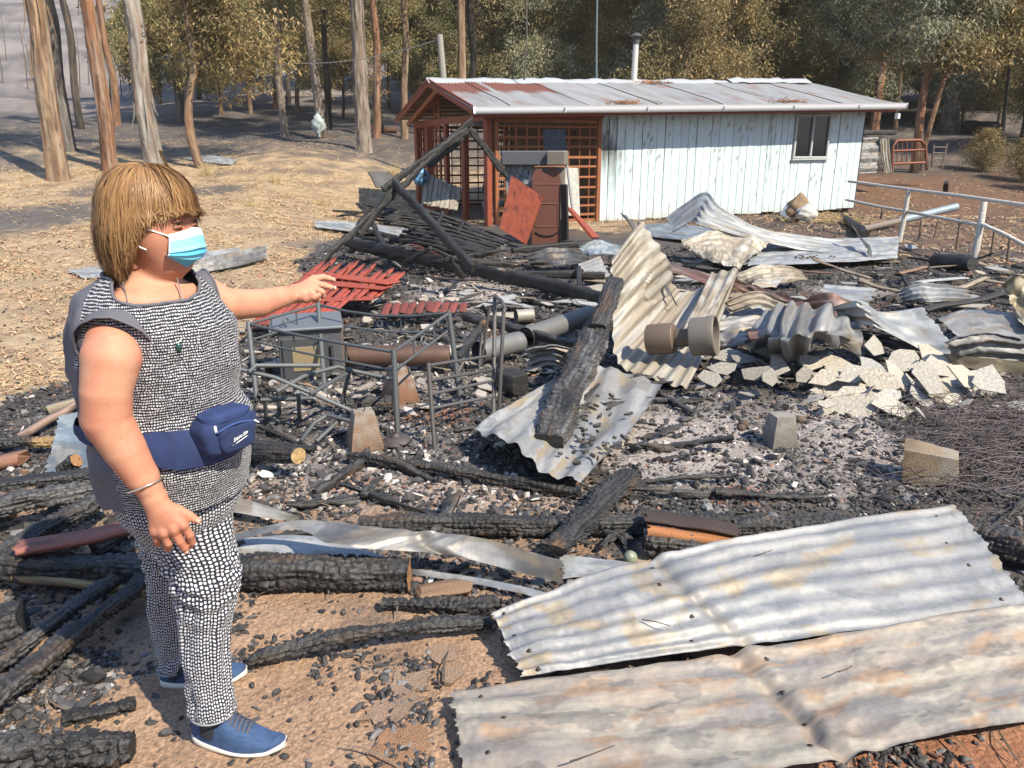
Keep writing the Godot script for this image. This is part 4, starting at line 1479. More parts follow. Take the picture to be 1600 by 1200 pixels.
func tubes(lines: Array, r: float, k: Color, parent: Node3D, called: String, seg := 8) -> void:
	for l in lines:
		var m := MB.new()
		m.tube(l, r, r, seg, tone(k, 0.2), true, tone(k, 0.3))
		obj(called, m, "iron", parent)


func footing(label: String, a: Array, top: float, bot: float, h: float, turn: float, k: Color, tilt := Vector3.ZERO, wire := true) -> void:
	var o := thing("concrete_footing", label, "concrete footing", pin(a), "truncated concrete footings of the burnt house")
	o.rotation = Vector3(tilt.x, turn, tilt.z)
	var m := MB.new()
	var n := 9
	for side in 5:
		var pts := PackedVector3Array()
		var ks := PackedColorArray()
		for i in n:
			for j in n:
				var u := j / (n - 1.0) * 2.0 - 1.0
				var f := i / (n - 1.0)
				var q: Vector3
				if side < 4:
					var w := lerpf(bot, top, f) * 0.5
					var an := side * PI * 0.5
					q = Vector3(cos(an) * w - sin(an) * u * w, f * h, sin(an) * w + cos(an) * u * w)
				else:
					q = Vector3(u * top * 0.5, h, (f * 2.0 - 1.0) * top * 0.5)
				var g := nf.get_noise_3d(q.x * 14.0 + turn * 9.0, q.y * 14.0, q.z * 14.0)
				var c2 := Vector3(0, h * 0.5, 0)
				q = c2 + (q - c2) * (1.0 + g * 0.06)
				pts.append(q)
				f = q.y / h
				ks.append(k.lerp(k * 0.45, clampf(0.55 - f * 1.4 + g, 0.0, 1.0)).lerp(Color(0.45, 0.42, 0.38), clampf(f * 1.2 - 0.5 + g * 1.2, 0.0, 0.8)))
		m.surf(pts, n, n, ks)
	m.quad(Vector3(-bot, 0.002, -bot) * 0.49, Vector3(bot, 0.002, -bot) * 0.49, Vector3(bot, 0.002, bot) * 0.49, Vector3(-bot, 0.002, bot) * 0.49, k * 0.7)
	obj("block", m, "concrete", o)
	if wire:
		m = MB.new()
		m.tube([Vector3(0, h - 0.02, 0), Vector3(0.01, h + 0.03, 0.01), Vector3(-0.03, h + 0.06, 0.0), Vector3(-0.04, h + 0.02, 0.02)], 0.004, 0.003, 5, col(0.08, 0.05, 0.04))
		obj("tie_wire", m, "iron", o)


func make_sheets() -> void:
	var W := "corrugated_sheet"
	sheet(W, "largest pinkish white corrugated sheet flat in the bottom right foreground", [
		[[706, 1080, 0.05], [950, 1048, 0.09], [1190, 1010, 0.10], [1400, 975, 0.11], [1620, 940, 0.11], [1900, 905, 0.08]],
		[[716, 1150, 0.04], [960, 1125, 0.08], [1210, 1100, 0.06], [1420, 1060, 0.09], [1640, 1020, 0.09], [1900, 985, 0.06]],
		[[734, 1290, 0.02], [980, 1235, 0.07], [1240, 1196, 0.10], [1450, 1155, 0.09], [1650, 1118, 0.08], [1900, 1080, 0.05]]], 460, 170, 5.0, 0.0042, "blush", {"crease": [[0.36, 0.47, 0.020]], "crumple": 0.014, "soot": 0.2, "nails": 12})
	sheet(W, "whitish corrugated sheet with tan streaks, second from the bottom right", [
		[[768, 957, 0.10], [960, 885, 0.17], [1200, 832, 0.20], [1490, 788, 0.13]],
		[[792, 1006, 0.08], [1000, 955, 0.14], [1240, 900, 0.16], [1545, 858, 0.11]],
		[[820, 1057, 0.07], [1040, 1022, 0.09], [1300, 992, 0.09], [1610, 948, 0.11]]], 400, 150, 7.0, 0.0050, "white", {"crease": [[0.42, 0.5, 0.012]], "crumple": 0.014, "nails": 12, "peel": 0.35})
	sheet(W, "white buckled sheet under the burnt post, its left corner lifted", [
		[[738, 672, 0.14], [800, 628, 0.17], [872, 588, 0.13]],
		[[798, 693, 0.22], [850, 640, 0.12], [908, 575, 0.10]],
		[[848, 737, 0.13], [897, 662, 0.05], [952, 572, 0.07]],
		[[908, 752, 0.10], [985, 672, 0.08], [1035, 602, 0.06]]], 120, 110, 6.0, 0.011, "white", {"crumple": 0.02})
	sheet(W, "tan sheet bent upright into a V beside the burnt post", [
		[[956, 408, 6.05, 1], [985, 368, 6.2, 1], [1002, 346, 6.4, 1]],
		[[957, 485, 5.95, 1], [1008, 428, 6.15, 1], [1042, 402, 6.4, 1]],
		[[964, 562, 0.10], [1022, 500, 0.24], [1062, 455, 0.35]],
		[[1010, 590, 0.06], [1078, 510, 0.2], [1122, 440, 0.34]],
		[[1074, 607, 0.05], [1122, 510, 0.19], [1156, 420, 0.40]]], 110, 150, 13.0, 0.012, "tan", {"crumple": 0.012, "soot": 0.1})
	sheet(W, "dark navy sheet standing behind the tan V-shaped sheet", [
		[[968, 333, 6.7, 1], [985, 352, 6.6, 1], [1003, 400, 6.5, 1]],
		[[1004, 350, 6.75, 1], [1030, 415, 6.6, 1], [1060, 480, 6.5, 1]]], 50, 30, 4.0, 0.01, "dark", {})
	sheet(W, "twisted grey sheet rearing up in front of the pale hut wall", [
		[[1042, 340, 12.2, 1], [1100, 301, 12.0, 1], [1124, 322, 11.7, 1], [1180, 355, 11.6, 1], [1250, 368, 11.8, 1], [1318, 376, 12.0, 1]],
		[[1046, 352, 11.9, 1], [1092, 325, 11.7, 1], [1110, 338, 11.5, 1], [1186, 367, 11.4, 1], [1258, 381, 11.5, 1], [1322, 389, 11.6, 1]],
		[[1050, 363, 11.6, 1], [1085, 345, 11.5, 1], [1097, 353, 11.3, 1], [1190, 378, 11.2, 1], [1265, 393, 11.2, 1], [1326, 401, 11.2, 1]]], 160, 40, 5.0, 0.016, "silver", {})
	sheet(W, "scorched tan sheet with scalloped edge below the twisted grey sheet", [
		[[1064, 376, 11.0, 1], [1130, 360, 11.3, 1], [1200, 381, 11.2, 1]],
		[[1085, 399, 10.7, 1], [1122, 413, 10.4, 1], [1156, 418, 10.3, 1]]], 70, 50, 6.0, 0.02, "tan", {"soot": 0.5, "crumple": 0.05})
	sheet(W, "long silver sheet lying flat in front of the fence post", [
		[[1180, 385, 0.22], [1300, 374, 0.25], [1405, 370, 0.22]],
		[[1168, 414, 0.10], [1300, 411, 0.10], [1402, 404, 0.08]]], 120, 40, 5.0, 0.012, "silver", {})
	sheet(W, "bluish sheet on the ground left of the twisted grey sheet", [
		[[992, 352, 0.12], [1060, 350, 0.16], [1130, 362, 0.12]],
		[[1018, 369, 0.05], [1080, 377, 0.06], [1140, 382, 0.05]]], 70, 30, 4.0, 0.012, "blue", {})
	sheet(W, "crumpled grey sheet with a wavy torn hem above the board shards", [
		[[1195, 490, 0.38], [1180, 515, 0.32], [1164, 536, 0.20]],
		[[1225, 478, 0.44], [1208, 520, 0.38], [1200, 552, 0.16]],
		[[1255, 474, 0.46], [1238, 520, 0.44], [1237, 557, 0.20]],
		[[1300, 485, 0.40], [1290, 513, 0.46], [1288, 531, 0.36]],
		[[1342, 503, 0.30], [1345, 530, 0.25], [1342, 560, 0.10]]], 70, 130, 6.0, 0.028, "grey", {"crumple": 0.05, "ragged": 0.03})
	sheet(W, "folded pale sheet with one dark wing right of the crumpled sheet", [
		[[1298, 481, 0.40], [1342, 470, 0.50], [1376, 487, 0.36], [1440, 480, 0.40]],
		[[1318, 500, 0.30], [1375, 514, 0.30], [1440, 547, 0.12], [1503, 554, 0.12]]], 90, 50, 3.0, 0.009, "silver", {})
	sheet(W, "slate coloured flat sheet near the right edge beside the folded pale sheet", [
		[[1465, 498, 0.25], [1520, 482, 0.30], [1640, 498, 0.30]],
		[[1540, 564, 0.08], [1590, 562, 0.10], [1680, 560, 0.10]]], 70, 50, 2.0, 0.006, "grey", {})
	sheet(W, "curled brownish sheet standing at the right edge of the photo", [
		[[1566, 446, 0.50], [1592, 430, 0.62], [1650, 418, 0.60]],
		[[1578, 468, 0.42], [1592, 470, 0.40], [1650, 460, 0.50]],
		[[1588, 490, 0.30], [1606, 512, 0.26], [1660, 520, 0.20]]], 60, 50, 3.0, 0.012, "sand", {})
	sheet(W, "small white ribbed piece left of the tan V-shaped sheet", [
		[[903, 412, 0.16], [938, 401, 0.20]], [[925, 438, 0.08], [953, 431, 0.08]]], 40, 40, 6.0, 0.01, "white", {})
	sheet(W, "pale blue ribbed piece lying above the crumpled grey sheet", [
		[[1288, 446, 0.14], [1368, 452, 0.12]], [[1276, 478, 0.06], [1352, 488, 0.06]]], 60, 40, 5.0, 0.012, "silver", {})
	sheet(W, "small crumpled scrap of roofing left of the burnt post", [
		[[822, 548, 0.30], [862, 538, 0.36], [906, 549, 0.30]], [[826, 577, 0.14], [866, 570, 0.20], [896, 586, 0.10]]], 60, 40, 4.0, 0.016, "grey", {"crumple": 0.05, "ragged": 0.03})
	sheet(W, "white ribbed scrap between the V-shaped sheet and the crumpled sheet", [
		[[1105, 492, 0.16], [1205, 472, 0.22]], [[1118, 518, 0.08], [1212, 502, 0.10]]], 60, 36, 4.0, 0.01, "white", {})
	sheet(W, "short pale ribbed offcut behind the long red-brown strip", [
		[[1178, 440, 0.16], [1228, 431, 0.16]], [[1168, 452, 0.10], [1212, 449, 0.10]]], 40, 30, 3.0, 0.012, "white", {})
	sheet(W, "narrow ribbed strip folded over the top of the V-shaped sheet", [
		[[1110, 428, 0.42], [1085, 480, 0.36], [1052, 545, 0.20]], [[1156, 418, 0.46], [1128, 470, 0.34], [1090, 530, 0.20]]], 70, 40, 3.0, 0.012, "tan", {})
	sheet(W, "large pale sheet on the yard behind the woman's shoulders", [
		[[105, 422, 0.05], [250, 404, 0.08], [376, 386, 0.10]], [[130, 434, 0.03], [290, 427, 0.05], [370, 405, 0.05]]], 110, 50, 6.0, 0.008, "silver", {})
	sheet(W, "rust striped bundle of sheet lying on the large pale sheet", [
		[[285, 412, 0.14], [345, 399, 0.17], [415, 383, 0.20]], [[295, 428, 0.04], [350, 420, 0.05], [418, 404, 0.06]]], 80, 40, 3.0, 0.022, "grey", {"soot": 0.6})
	sheet(W, "narrow grey ribbed strip behind the burnt roof frame on the yard", [
		[[492, 346, 0.12], [560, 348, 0.12], [640, 358, 0.10]], [[495, 356, 0.06], [565, 364, 0.06], [632, 369, 0.05]]], 80, 30, 3.0, 0.014, "silver", {"soot": 0.5})
	sheet(W, "farthest metal scrap at the foot of the small crooked trunk", [
		[[285, 246, 0.06], [330, 243, 0.14], [372, 250, 0.05]], [[308, 252, 0.03], [345, 256, 0.05], [362, 257, 0.03]]], 50, 24, 3.0, 0.012, "silver", {})
	for q in [
		["crushed brown sheet between the red-brown strip and the folded sheet", [[[1240, 470, 0.25], [1300, 462, 0.38], [1350, 478, 0.25]], [[1255, 492, 0.16], [1310, 498, 0.28], [1360, 505, 0.14]]], "rust", 3.0],
		["dark curved strip under the folded pale sheet", [[[1342, 520, 0.18], [1400, 530, 0.14], [1462, 552, 0.08]], [[1345, 532, 0.10], [1400, 546, 0.08], [1450, 560, 0.05]]], "dark", 2.0],
		["pale crumpled sheet behind the row of flat scraps at right", [[[1400, 455, 0.2], [1450, 442, 0.3], [1510, 452, 0.2]], [[1410, 472, 0.1], [1460, 470, 0.16], [1520, 474, 0.08]]], "silver", 4.0],
		["grey torn sheet leaning below the slate coloured sheet", [[[1480, 540, 0.3], [1530, 520, 0.36], [1600, 530, 0.3]], [[1490, 560, 0.12], [1540, 566, 0.12], [1620, 566, 0.1]]], "grey", 3.0],
		["white crumpled scrap left of the crumpled grey sheet", [[[1120, 520, 0.16], [1160, 502, 0.26], [1190, 512, 0.2]], [[1128, 545, 0.08], [1160, 540, 0.14], [1195, 545, 0.08]]], "white", 4.0],
		["tan rumpled scrap at the back of the heap by the long silver sheet", [[[1150, 428, 0.2], [1200, 416, 0.26], [1250, 424, 0.18]], [[1160, 444, 0.1], [1205, 440, 0.14], [1260, 440, 0.08]]], "tan", 4.0],
		["black scorched sheet in the far ash behind the long burnt beam", [[[820, 400, 0.2], [870, 388, 0.3], [915, 396, 0.2]], [[830, 415, 0.08], [880, 412, 0.14], [925, 412, 0.08]]], "dark", 3.0],
		["pale blue scrap of sheet in front of the brown oven door", [[[720, 372, 0.25], [752, 366, 0.3], [785, 374, 0.22]], [[726, 385, 0.14], [756, 382, 0.18], [790, 386, 0.1]]], "silver", 3.0],
		["rumpled grey sheet over the burnt rafters right of the level beam", [[[905, 385, 0.3], [940, 376, 0.35], [985, 388, 0.25]], [[912, 402, 0.15], [945, 398, 0.2], [990, 404, 0.12]]], "blue", 3.0],
		["sooty bent sheet right of the tan V-shaped sheet", [[[1135, 470, 0.3], [1180, 455, 0.36], [1230, 470, 0.28]], [[1140, 490, 0.18], [1185, 480, 0.24], [1235, 492, 0.15]]], "tan", 3.0],
	]:
		sheet(W, q[0], q[1], 60, 40, q[3], 0.016, q[2], {"crumple": 0.05, "ragged": 0.03, "soot": 0.5})
	var Fl := "metal_flashing"
	sheet(Fl, "long bent grey ridge flashing lying behind the thick burnt log", [
		[[356, 838, 0.12], [470, 813, 0.20], [620, 827, 0.20], [740, 839, 0.17], [880, 876, 0.14]],
		[[350, 846, 0.13], [462, 827, 0.17], [530, 853, 0.19], [700, 868, 0.12], [879, 912, 0.05]]], 160, 24, 0.0, 0.0, "grey", {"crumple": 0.02, "cat": "flashing", "crease": [[0.55, 0.75, 0.012]]})
	sheet(Fl, "blue-grey flat strip in shade under the bent ridge flashing", [
		[[340, 846, 0.10], [480, 836, 0.07], [610, 872, 0.05]], [[340, 882, 0.04], [480, 880, 0.03], [615, 886, 0.02]]], 80, 24, 0.0, 0.0, "silver", {"cat": "flashing"})
	sheet(Fl, "short pale flashing strip beside the woman's hip", [
		[[330, 768, 0.11], [400, 785, 0.09], [482, 812, 0.08]], [[330, 795, 0.05], [400, 807, 0.05], [474, 817, 0.05]]], 70, 16, 0.0, 0.0, "tan", {"cat": "flashing"})
	sheet(Fl, "pale tin strip right of the end of the bent ridge flashing", [
		[[872, 866, 0.06], [1005, 880, 0.05]], [[878, 905, 0.03], [955, 897, 0.03]]], 50, 16, 0.0, 0.0, "silver", {"cat": "flashing"})
	sheet(Fl, "thin tin strip running past the cut end of the thick log", [
		[[640, 888, 0.05], [760, 905, 0.05], [855, 927, 0.04]], [[642, 897, 0.03], [756, 915, 0.03], [840, 935, 0.03]]], 60, 10, 0.0, 0.0, "silver", {"cat": "flashing"})
	sheet(Fl, "blue-grey tin sheet propped behind the woman's elbow at left", [
		[[92, 652, 0.26], [155, 632, 0.26]], [[84, 690, 0.20], [152, 680, 0.22]], [[70, 738, 0.08], [150, 738, 0.08]]], 40, 40, 0.0, 0.0, "blue", {"cat": "flashing", "crumple": 0.02})
	sheet(Fl, "yellowish strip running to the right edge above the board shards", [
		[[1420, 547, 0.14], [1500, 555, 0.18], [1640, 570, 0.18]], [[1425, 557, 0.08], [1500, 573, 0.10], [1640, 590, 0.08]]], 70, 16, 0.0, 0.0, "sand", {"cat": "flashing"})
	sheet(Fl, "long red-brown curled strip crossing behind the V-shaped sheet", [
		[[1046, 413, 0.36], [1150, 438, 0.34], [1230, 462, 0.30], [1320, 486, 0.28]], [[1050, 426, 0.36], [1150, 456, 0.26], [1230, 480, 0.22], [1310, 498, 0.22]]], 110, 18, 0.0, 0.0, "rust", {"cat": "flashing", "crumple": 0.03})
	sheet(Fl, "short red-brown curl lying on the crumpled grey sheet", [
		[[1168, 520, 0.34], [1230, 505, 0.40], [1290, 488, 0.46]], [[1172, 530, 0.32], [1234, 516, 0.38], [1292, 496, 0.44]]], 60, 14, 0.0, 0.0, "rust", {"cat": "flashing", "crumple": 0.03})
	sheet(Fl, "black tin tongue sticking up from the long silver sheet", [
		[[1330, 352, 11.6, 1], [1350, 385, 11.2, 1], [1360, 410, 11.0, 1]], [[1346, 372, 11.5, 1], [1361, 388, 11.2, 1], [1362, 412, 11.0, 1]]], 40, 14, 0.0, 0.0, "dark", {"cat": "flashing", "crumple": 0.04})


func make_beams() -> void:
	var raw := col(0.42, 0.22, 0.09)
	# foreground
	beam("thick burnt log with an orange cut end, lying behind the woman's legs", [10, 888, 0.08], [640, 896, 0.07], 0.115, 0.11, {"round": 0.45, "cut": raw, "tip": 0.05, "amp": 0.011, "cell": 0.042, "name": "charred_log", "cat": "log"})
	beam("thin burnt batten right of the woman's far shoe", [388, 1033, 0.03], [768, 972, 0.04], 0.055, 0.05, {"round": 0.7, "amp": 0.009, "bend": 0.03})
	beam("short knobbly burnt batten touching the whitish corrugated sheet", [598, 941, 0.04], [785, 946, 0.05], 0.06, 0.055, {"round": 0.8, "amp": 0.012})
	beam("long burnt batten below the square footing in the ash", [545, 712, 0.05], [905, 768, 0.04], 0.06, 0.055, {"amp": 0.009})
	beam("burnt stub with orange tip leaning on the bent flashing", [858, 862, 0.10], [992, 738, 0.06], 0.13, 0.05, {"raw": raw, "raw_at": 0.0, "raw_len": 0.03, "grey": 0.2})
	beam("long burnt rail lying across the middle of the ash", [560, 822, 0.05], [1150, 816, 0.06], 0.09, 0.08, {"grey": 0.25})
	beam("charred block end left of the orange splinter", [1005, 846, 0.06], [1100, 852, 0.06], 0.12, 0.09, {"grey": 0.2})
	plank("dark smooth plank lying on the long burnt rail", [1008, 806, 0.12], [1152, 830, 0.11], 0.10, 0.02, col(0.07, 0.045, 0.04))
	beam("long ribbed burnt timber behind the whitish corrugated sheet", [1145, 828, 0.05], [1330, 822, 0.06], 0.10, 0.08, {"grey": 0.25, "raw": col(0.3, 0.2, 0.13), "raw_at": 0.3, "raw_len": 0.03})
	plank("split orange plank with a bare wood face in front of the ash", [1012, 830, 0.11], [1165, 850, 0.08], 0.07, 0.03, col(0.50, 0.20, 0.07))
	beam("silvery burnt post lying on the white buckled sheet", [857, 690, 0.12], [940, 500, 0.44], 0.19, 0.10, {"grey": 1.0, "cell": 0.055, "step": 0.0065})
	beam("black upper piece of post wedged behind the tan V-shaped sheet", [935, 512, 0.44], [962, 440, 0.66], 0.13, 0.08, {"grey": 0.3, "step": 0.008})
	beam("burnt timber with blocks at the right edge below the wire tangle", [1525, 838, 0.08], [1640, 870, 0.08], 0.12, 0.11, {"grey": 0.35, "raw": col(0.36, 0.22, 0.11), "raw_at": 0.1, "raw_len": 0.05})
	# the fallen roof frame
	beam("long outer rafter of the standing burnt roof frame", [504, 408, 9.2, 1], [738, 186, 10.9, 1], 0.045, 0.085, {"grey": 0.35})
	beam("second rafter doubled against the outer rafter near the apex", [598, 296, 9.9, 1], [730, 203, 10.8, 1], 0.06, 0.10, {"grey": 0.5})
	beam("inner parallel rafter under the doubled rafter", [668, 258, 10.6, 1], [726, 214, 11.0, 1], 0.06, 0.10, {"grey": 0.2})
	beam("short rafter falling right from the roof frame apex", [728, 194, 10.9, 1], [792, 276, 11.3, 1], 0.05, 0.10, {"grey": 0.5})
	beam("burnt web strut of the roof frame falling left from mid rafter", [620, 292, 9.9, 1], [562, 366, 9.6, 1], 0.06, 0.10, {"grey": 0.3})
	beam("grey crackled strut leaning right from mid rafter to the ground", [616, 285, 9.9, 1], [740, 420, 8.3, 1], 0.08, 0.12, {"grey": 0.85, "round": 0.7})
	beam("long burnt beam running from the frame foot into the ash", [536, 376, 0.28], [945, 466, 0.12], 0.10, 0.16, {"grey": 0.55})
	beam("black beam end lying at the foot of the outer rafter", [545, 380, 0.22], [640, 405, 0.18], 0.14, 0.14, {"grey": 0.1})
	beam("burnt beam lying level beyond the long burnt beam", [790, 428, 0.14], [945, 430, 0.14], 0.08, 0.10, {"grey": 0.2})
	beam("short burnt post end standing against the level beam", [905, 418, 0.22], [905, 455, 0.05], 0.06, 0.06, {})
	beam("burnt ribbed beam in front of the red door base", [800, 392, 0.14], [940, 378, 0.18], 0.10, 0.10, {"grey": 0.25})
	beam("burnt beam with a knotted orange end between chair frame and grey pipe", [726, 494, 0.22], [912, 542, 0.16], 0.08, 0.08, {"grey": 0.4, "raw": raw, "raw_at": 0.55, "raw_len": 0.02})
	beam("burnt stick crossing behind the metal chair frame", [715, 560, 0.12], [760, 500, 0.28], 0.06, 0.06, {"raw": raw, "raw_at": 0.9, "raw_len": 0.1})
	beam("burnt log lying behind the front square footing", [540, 636, 0.08], [612, 628, 0.08], 0.10, 0.10, {"round": 0.9, "grey": 0.4, "name": "charred_log", "cat": "log"})
	beam("black charred block behind the right legs of the chair frame", [785, 590, 0.10], [812, 600, 0.10], 0.16, 0.16, {"grey": 0.1, "cell": 0.04, "name": "charred_block", "cat": "block"})
	for i in 22:
		var px := rng.randf_range(545, 800)
		var py := rng.randf_range(330, 425) if px < 700 else rng.randf_range(372, 425)
		var q := on(px, py, rng.randf_range(0.05, 0.35))
		var e := Vector3(rng.randfn(), rng.randf_range(-0.35, 0.35), rng.randfn() * 0.6).normalized() * rng.randf_range(0.25, 0.75)
		var r := obj("charred_rafter", charred(q - e, q + e, rng.randf_range(0.04, 0.09), rng.randf_range(0.04, 0.09), {"grey": 0.3, "tip": 0.4}), "char")
		tag(r, "black burnt rafter piece tangled under the collapsed roof frame", "beam", "rafter pieces under the roof frame")
	# slatted panels, burnt through
	var dk := col(0.03, 0.028, 0.028)
	var o := thing("burnt_slat_panel", "black burnt slats behind the left leg of the roof frame", "slat panel", Vector3.ZERO)
	for i in 7:
		var m := charred(at(556 + i * 6, 318 + i * 5, 10.4 - i * 0.08), at(640 + i * 10, 332 + i * 4.5, 10.6 - i * 0.08), 0.05, 0.035, {"grey": 0.2, "step": 0.04})
		obj("slat", m, "char", o)
	o = thing("burnt_slat_panel", "large black fallen slat panel between roof frame and porch", "slat panel", Vector3.ZERO)
	for i in 9:
		var m := charred(at(648 - i * 3, 322 + i * 6.5, 11.2 - i * 0.12), at(800 - i * 6, 375 + i * 3.0, 11.0 - i * 0.15), 0.09, 0.05, {"grey": 0.25, "step": 0.045})
		obj("slat", m, "char", o)
	for i in 4:
		var m := charred(at(660 + i * 32, 318 + i * 14, 11.0), at(640 + i * 32, 362 + i * 12, 10.4), 0.05, 0.05, {"grey": 0.1, "step": 0.045})
		obj("cross_batten", m, "char", o)
	# red slatted panels
	var red := col(0.50, 0.10, 0.06)
	o = thing("red_slat_panel", "bright red slatted panel fallen flat below the woman's pointing hand", "slat panel", Vector3.ZERO)
	for i in 15:
		var f := i / 14.0
		var a := on(lerpf(507, 632, f), lerpf(406, 428, f) + rng.randf_range(-9, 7), 0.34)
		var b := on(lerpf(385, 560, f), lerpf(515, 487, f) + rng.randf_range(-4, 4), 0.13)
		if i > 10:
			b = a.lerp(b, rng.randf_range(0.55, 0.8))
		var m := MB.new()
		slat(m, a, b, rng.randf_range(0.055, 0.07), 0.016, tone(red, 0.14))
		obj("slat", m, "paint", o)
	for q in [[0.25, 0.10], [0.39, 0.11], [0.68, 0.08]]:
		var m := MB.new()
		var a := on(507, 408, 0.33).lerp(on(385, 515, 0.12), q[0])
		var b := on(632, 432, 0.33).lerp(on(560, 487, 0.12), q[0])
		bar(m, a + Vector3(0, 0.017, 0), b + Vector3(0, 0.017, 0), q[1] * 2.1, 0.015, tone(red, 0.1))
		obj("rail", m, "paint", o)
	o = thing("red_slat_panel", "row of broken red picket stubs right of the red panel", "slat panel", Vector3.ZERO)
	for i in 10:
		var x := 603.0 + i * 13.0
		var m := MB.new()
		slat(m, on(x + 5, 471 + absf(i - 5.0) * 0.6, 0.2), on(x + rng.randf_range(-6, 3), 494 - i * 0.8 + rng.randf_range(-3, 3), 0.14), 0.065, 0.014, tone(col(0.30, 0.075, 0.055), 0.2))
		obj("slat", m, "paint", o)
	var rm := MB.new()
	bar(rm, on(596, 484, 0.12), on(735, 478, 0.12), 0.05, 0.03, col(0.05, 0.03, 0.03))
	obj("rail", rm, "char", o)
	o = thing("red_slat_panel", "dull red slats lying in shade under the roof frame", "slat panel", Vector3.ZERO)
	for i in 8:
		var m := MB.new()
		slat(m, on(625 + i * 5, 372 + i * 3.6, 0.16), on(735 + i * 4, 376 + i * 3.4, 0.20), 0.07, 0.014, tone(col(0.27, 0.075, 0.045), 0.25))
		obj("slat", m, "paint", o)
	# left pile
	beam("silvery burnt beam slanting up behind the red plank at left", [-30, 888, 0.10], [168, 768, 0.16], 0.095, 0.07, {"grey": 1.0, "cell": 0.03, "amp": 0.010, "raw": raw, "raw_at": 0.75, "raw_len": 0.0})
	beam("scaly burnt beam at the left edge above the silvery beam", [-40, 800, 0.14], [150, 758, 0.16], 0.10, 0.08, {"grey": 0.9, "cell": 0.036})
	beam("smooth grey burnt board topmost of the left pile", [-40, 762, 0.16], [158, 738, 0.20], 0.09, 0.04, {"grey": 0.6, "amp": 0.004})
	beam("burnt beam running from the log down to the lower left edge", [-40, 1120, 0.05], [222, 908, 0.09], 0.075, 0.055, {"grey": 0.45, "cell": 0.03})
	beam("thinner burnt beam left of the beam with scaly skin", [-40, 1062, 0.06], [178, 905, 0.10], 0.055, 0.045, {"grey": 0.5, "cell": 0.028})
	beam("knobbly burnt timber along the bottom left corner", [-20, 1178, 0.05], [208, 1162, 0.05], 0.09, 0.07, {"grey": 0.5, "cell": 0.045, "amp": 0.014})
	beam("half buried burnt stick above the bottom left timber", [100, 1122, 0.02], [212, 1098, 0.02], 0.06, 0.04, {"grey": 0.3})
	beam("black charred block cut by the left edge", [-30, 982, 0.07], [34, 964, 0.08], 0.12, 0.12, {"grey": 0.25, "cell": 0.05, "name": "charred_block", "cat": "block"})
	beam("short black beam crossing under the red plank", [150, 862, 0.10], [192, 838, 0.12], 0.10, 0.08, {"grey": 0.2})
	beam("black beam end in the woman's shadow beside her hip", [190, 868, 0.10], [235, 838, 0.12], 0.10, 0.08, {"grey": 0.15})
	beam("burnt stick with a yellow peeled end at the left edge", [-30, 692, 0.06], [88, 690, 0.07], 0.07, 0.06, {"raw": col(0.5, 0.33, 0.15), "raw_at": 0.9, "raw_len": 0.22, "round": 0.9})
	beam("small round burnt stick with orange end on the left pile", [100, 740, 0.10], [124, 722, 0.16], 0.07, 0.07, {"cut": raw, "round": 1.0})
	beam("round burnt pole end with an orange face at far left", [-20, 802, 0.06], [20, 800, 0.07], 0.07, 0.07, {"cut": raw, "round": 1.0})
	plank("faded red plank pointing left under the woman's forearm", [28, 858, 0.16], [222, 822, 0.16], 0.10, 0.025, col(0.34, 0.13, 0.10))
	plank("thin yellow stick lying in front of the thick burnt log", [10, 899, 0.07], [232, 930, 0.06], 0.03, 0.02, col(0.36, 0.25, 0.12), "stick")
	plank("pale pink plank beside the blue-grey tin at left", [30, 682, 0.06], [130, 625, 0.07], 0.05, 0.03, col(0.48, 0.33, 0.26))
	plank("peeled grey branch above the pale pink plank", [72, 640, 0.04], [132, 622, 0.06], 0.07, 0.05, col(0.40, 0.34, 0.25), "branch")
	plank("orange splinter of wood between the two lower left beams", [28, 1050, 0.05], [74, 1002, 0.06], 0.03, 0.015, col(0.52, 0.28, 0.12), "splinter")
	plank("bare orange edge board under the silvery beam", [60, 838, 0.10], [122, 800, 0.13], 0.03, 0.02, col(0.42, 0.24, 0.11), "splinter")
	beam("burnt branch with a slanted yellow saw cut behind the waist bag", [378, 706, 0.06], [466, 712, 0.14], 0.10, 0.09, {"cut": col(0.55, 0.38, 0.17), "round": 1.0, "grey": 0.2, "tip": 0.1})
	beam("curled charred bark strip over the fallen chair frame", [385, 655, 0.12], [420, 590, 0.35], 0.05, 0.03, {"grey": 0.8, "amp": 0.012})
	beam("flat dark board behind the waist bag", [385, 690, 0.05], [492, 702, 0.05], 0.06, 0.03, {"grey": 0.4, "amp": 0.003})
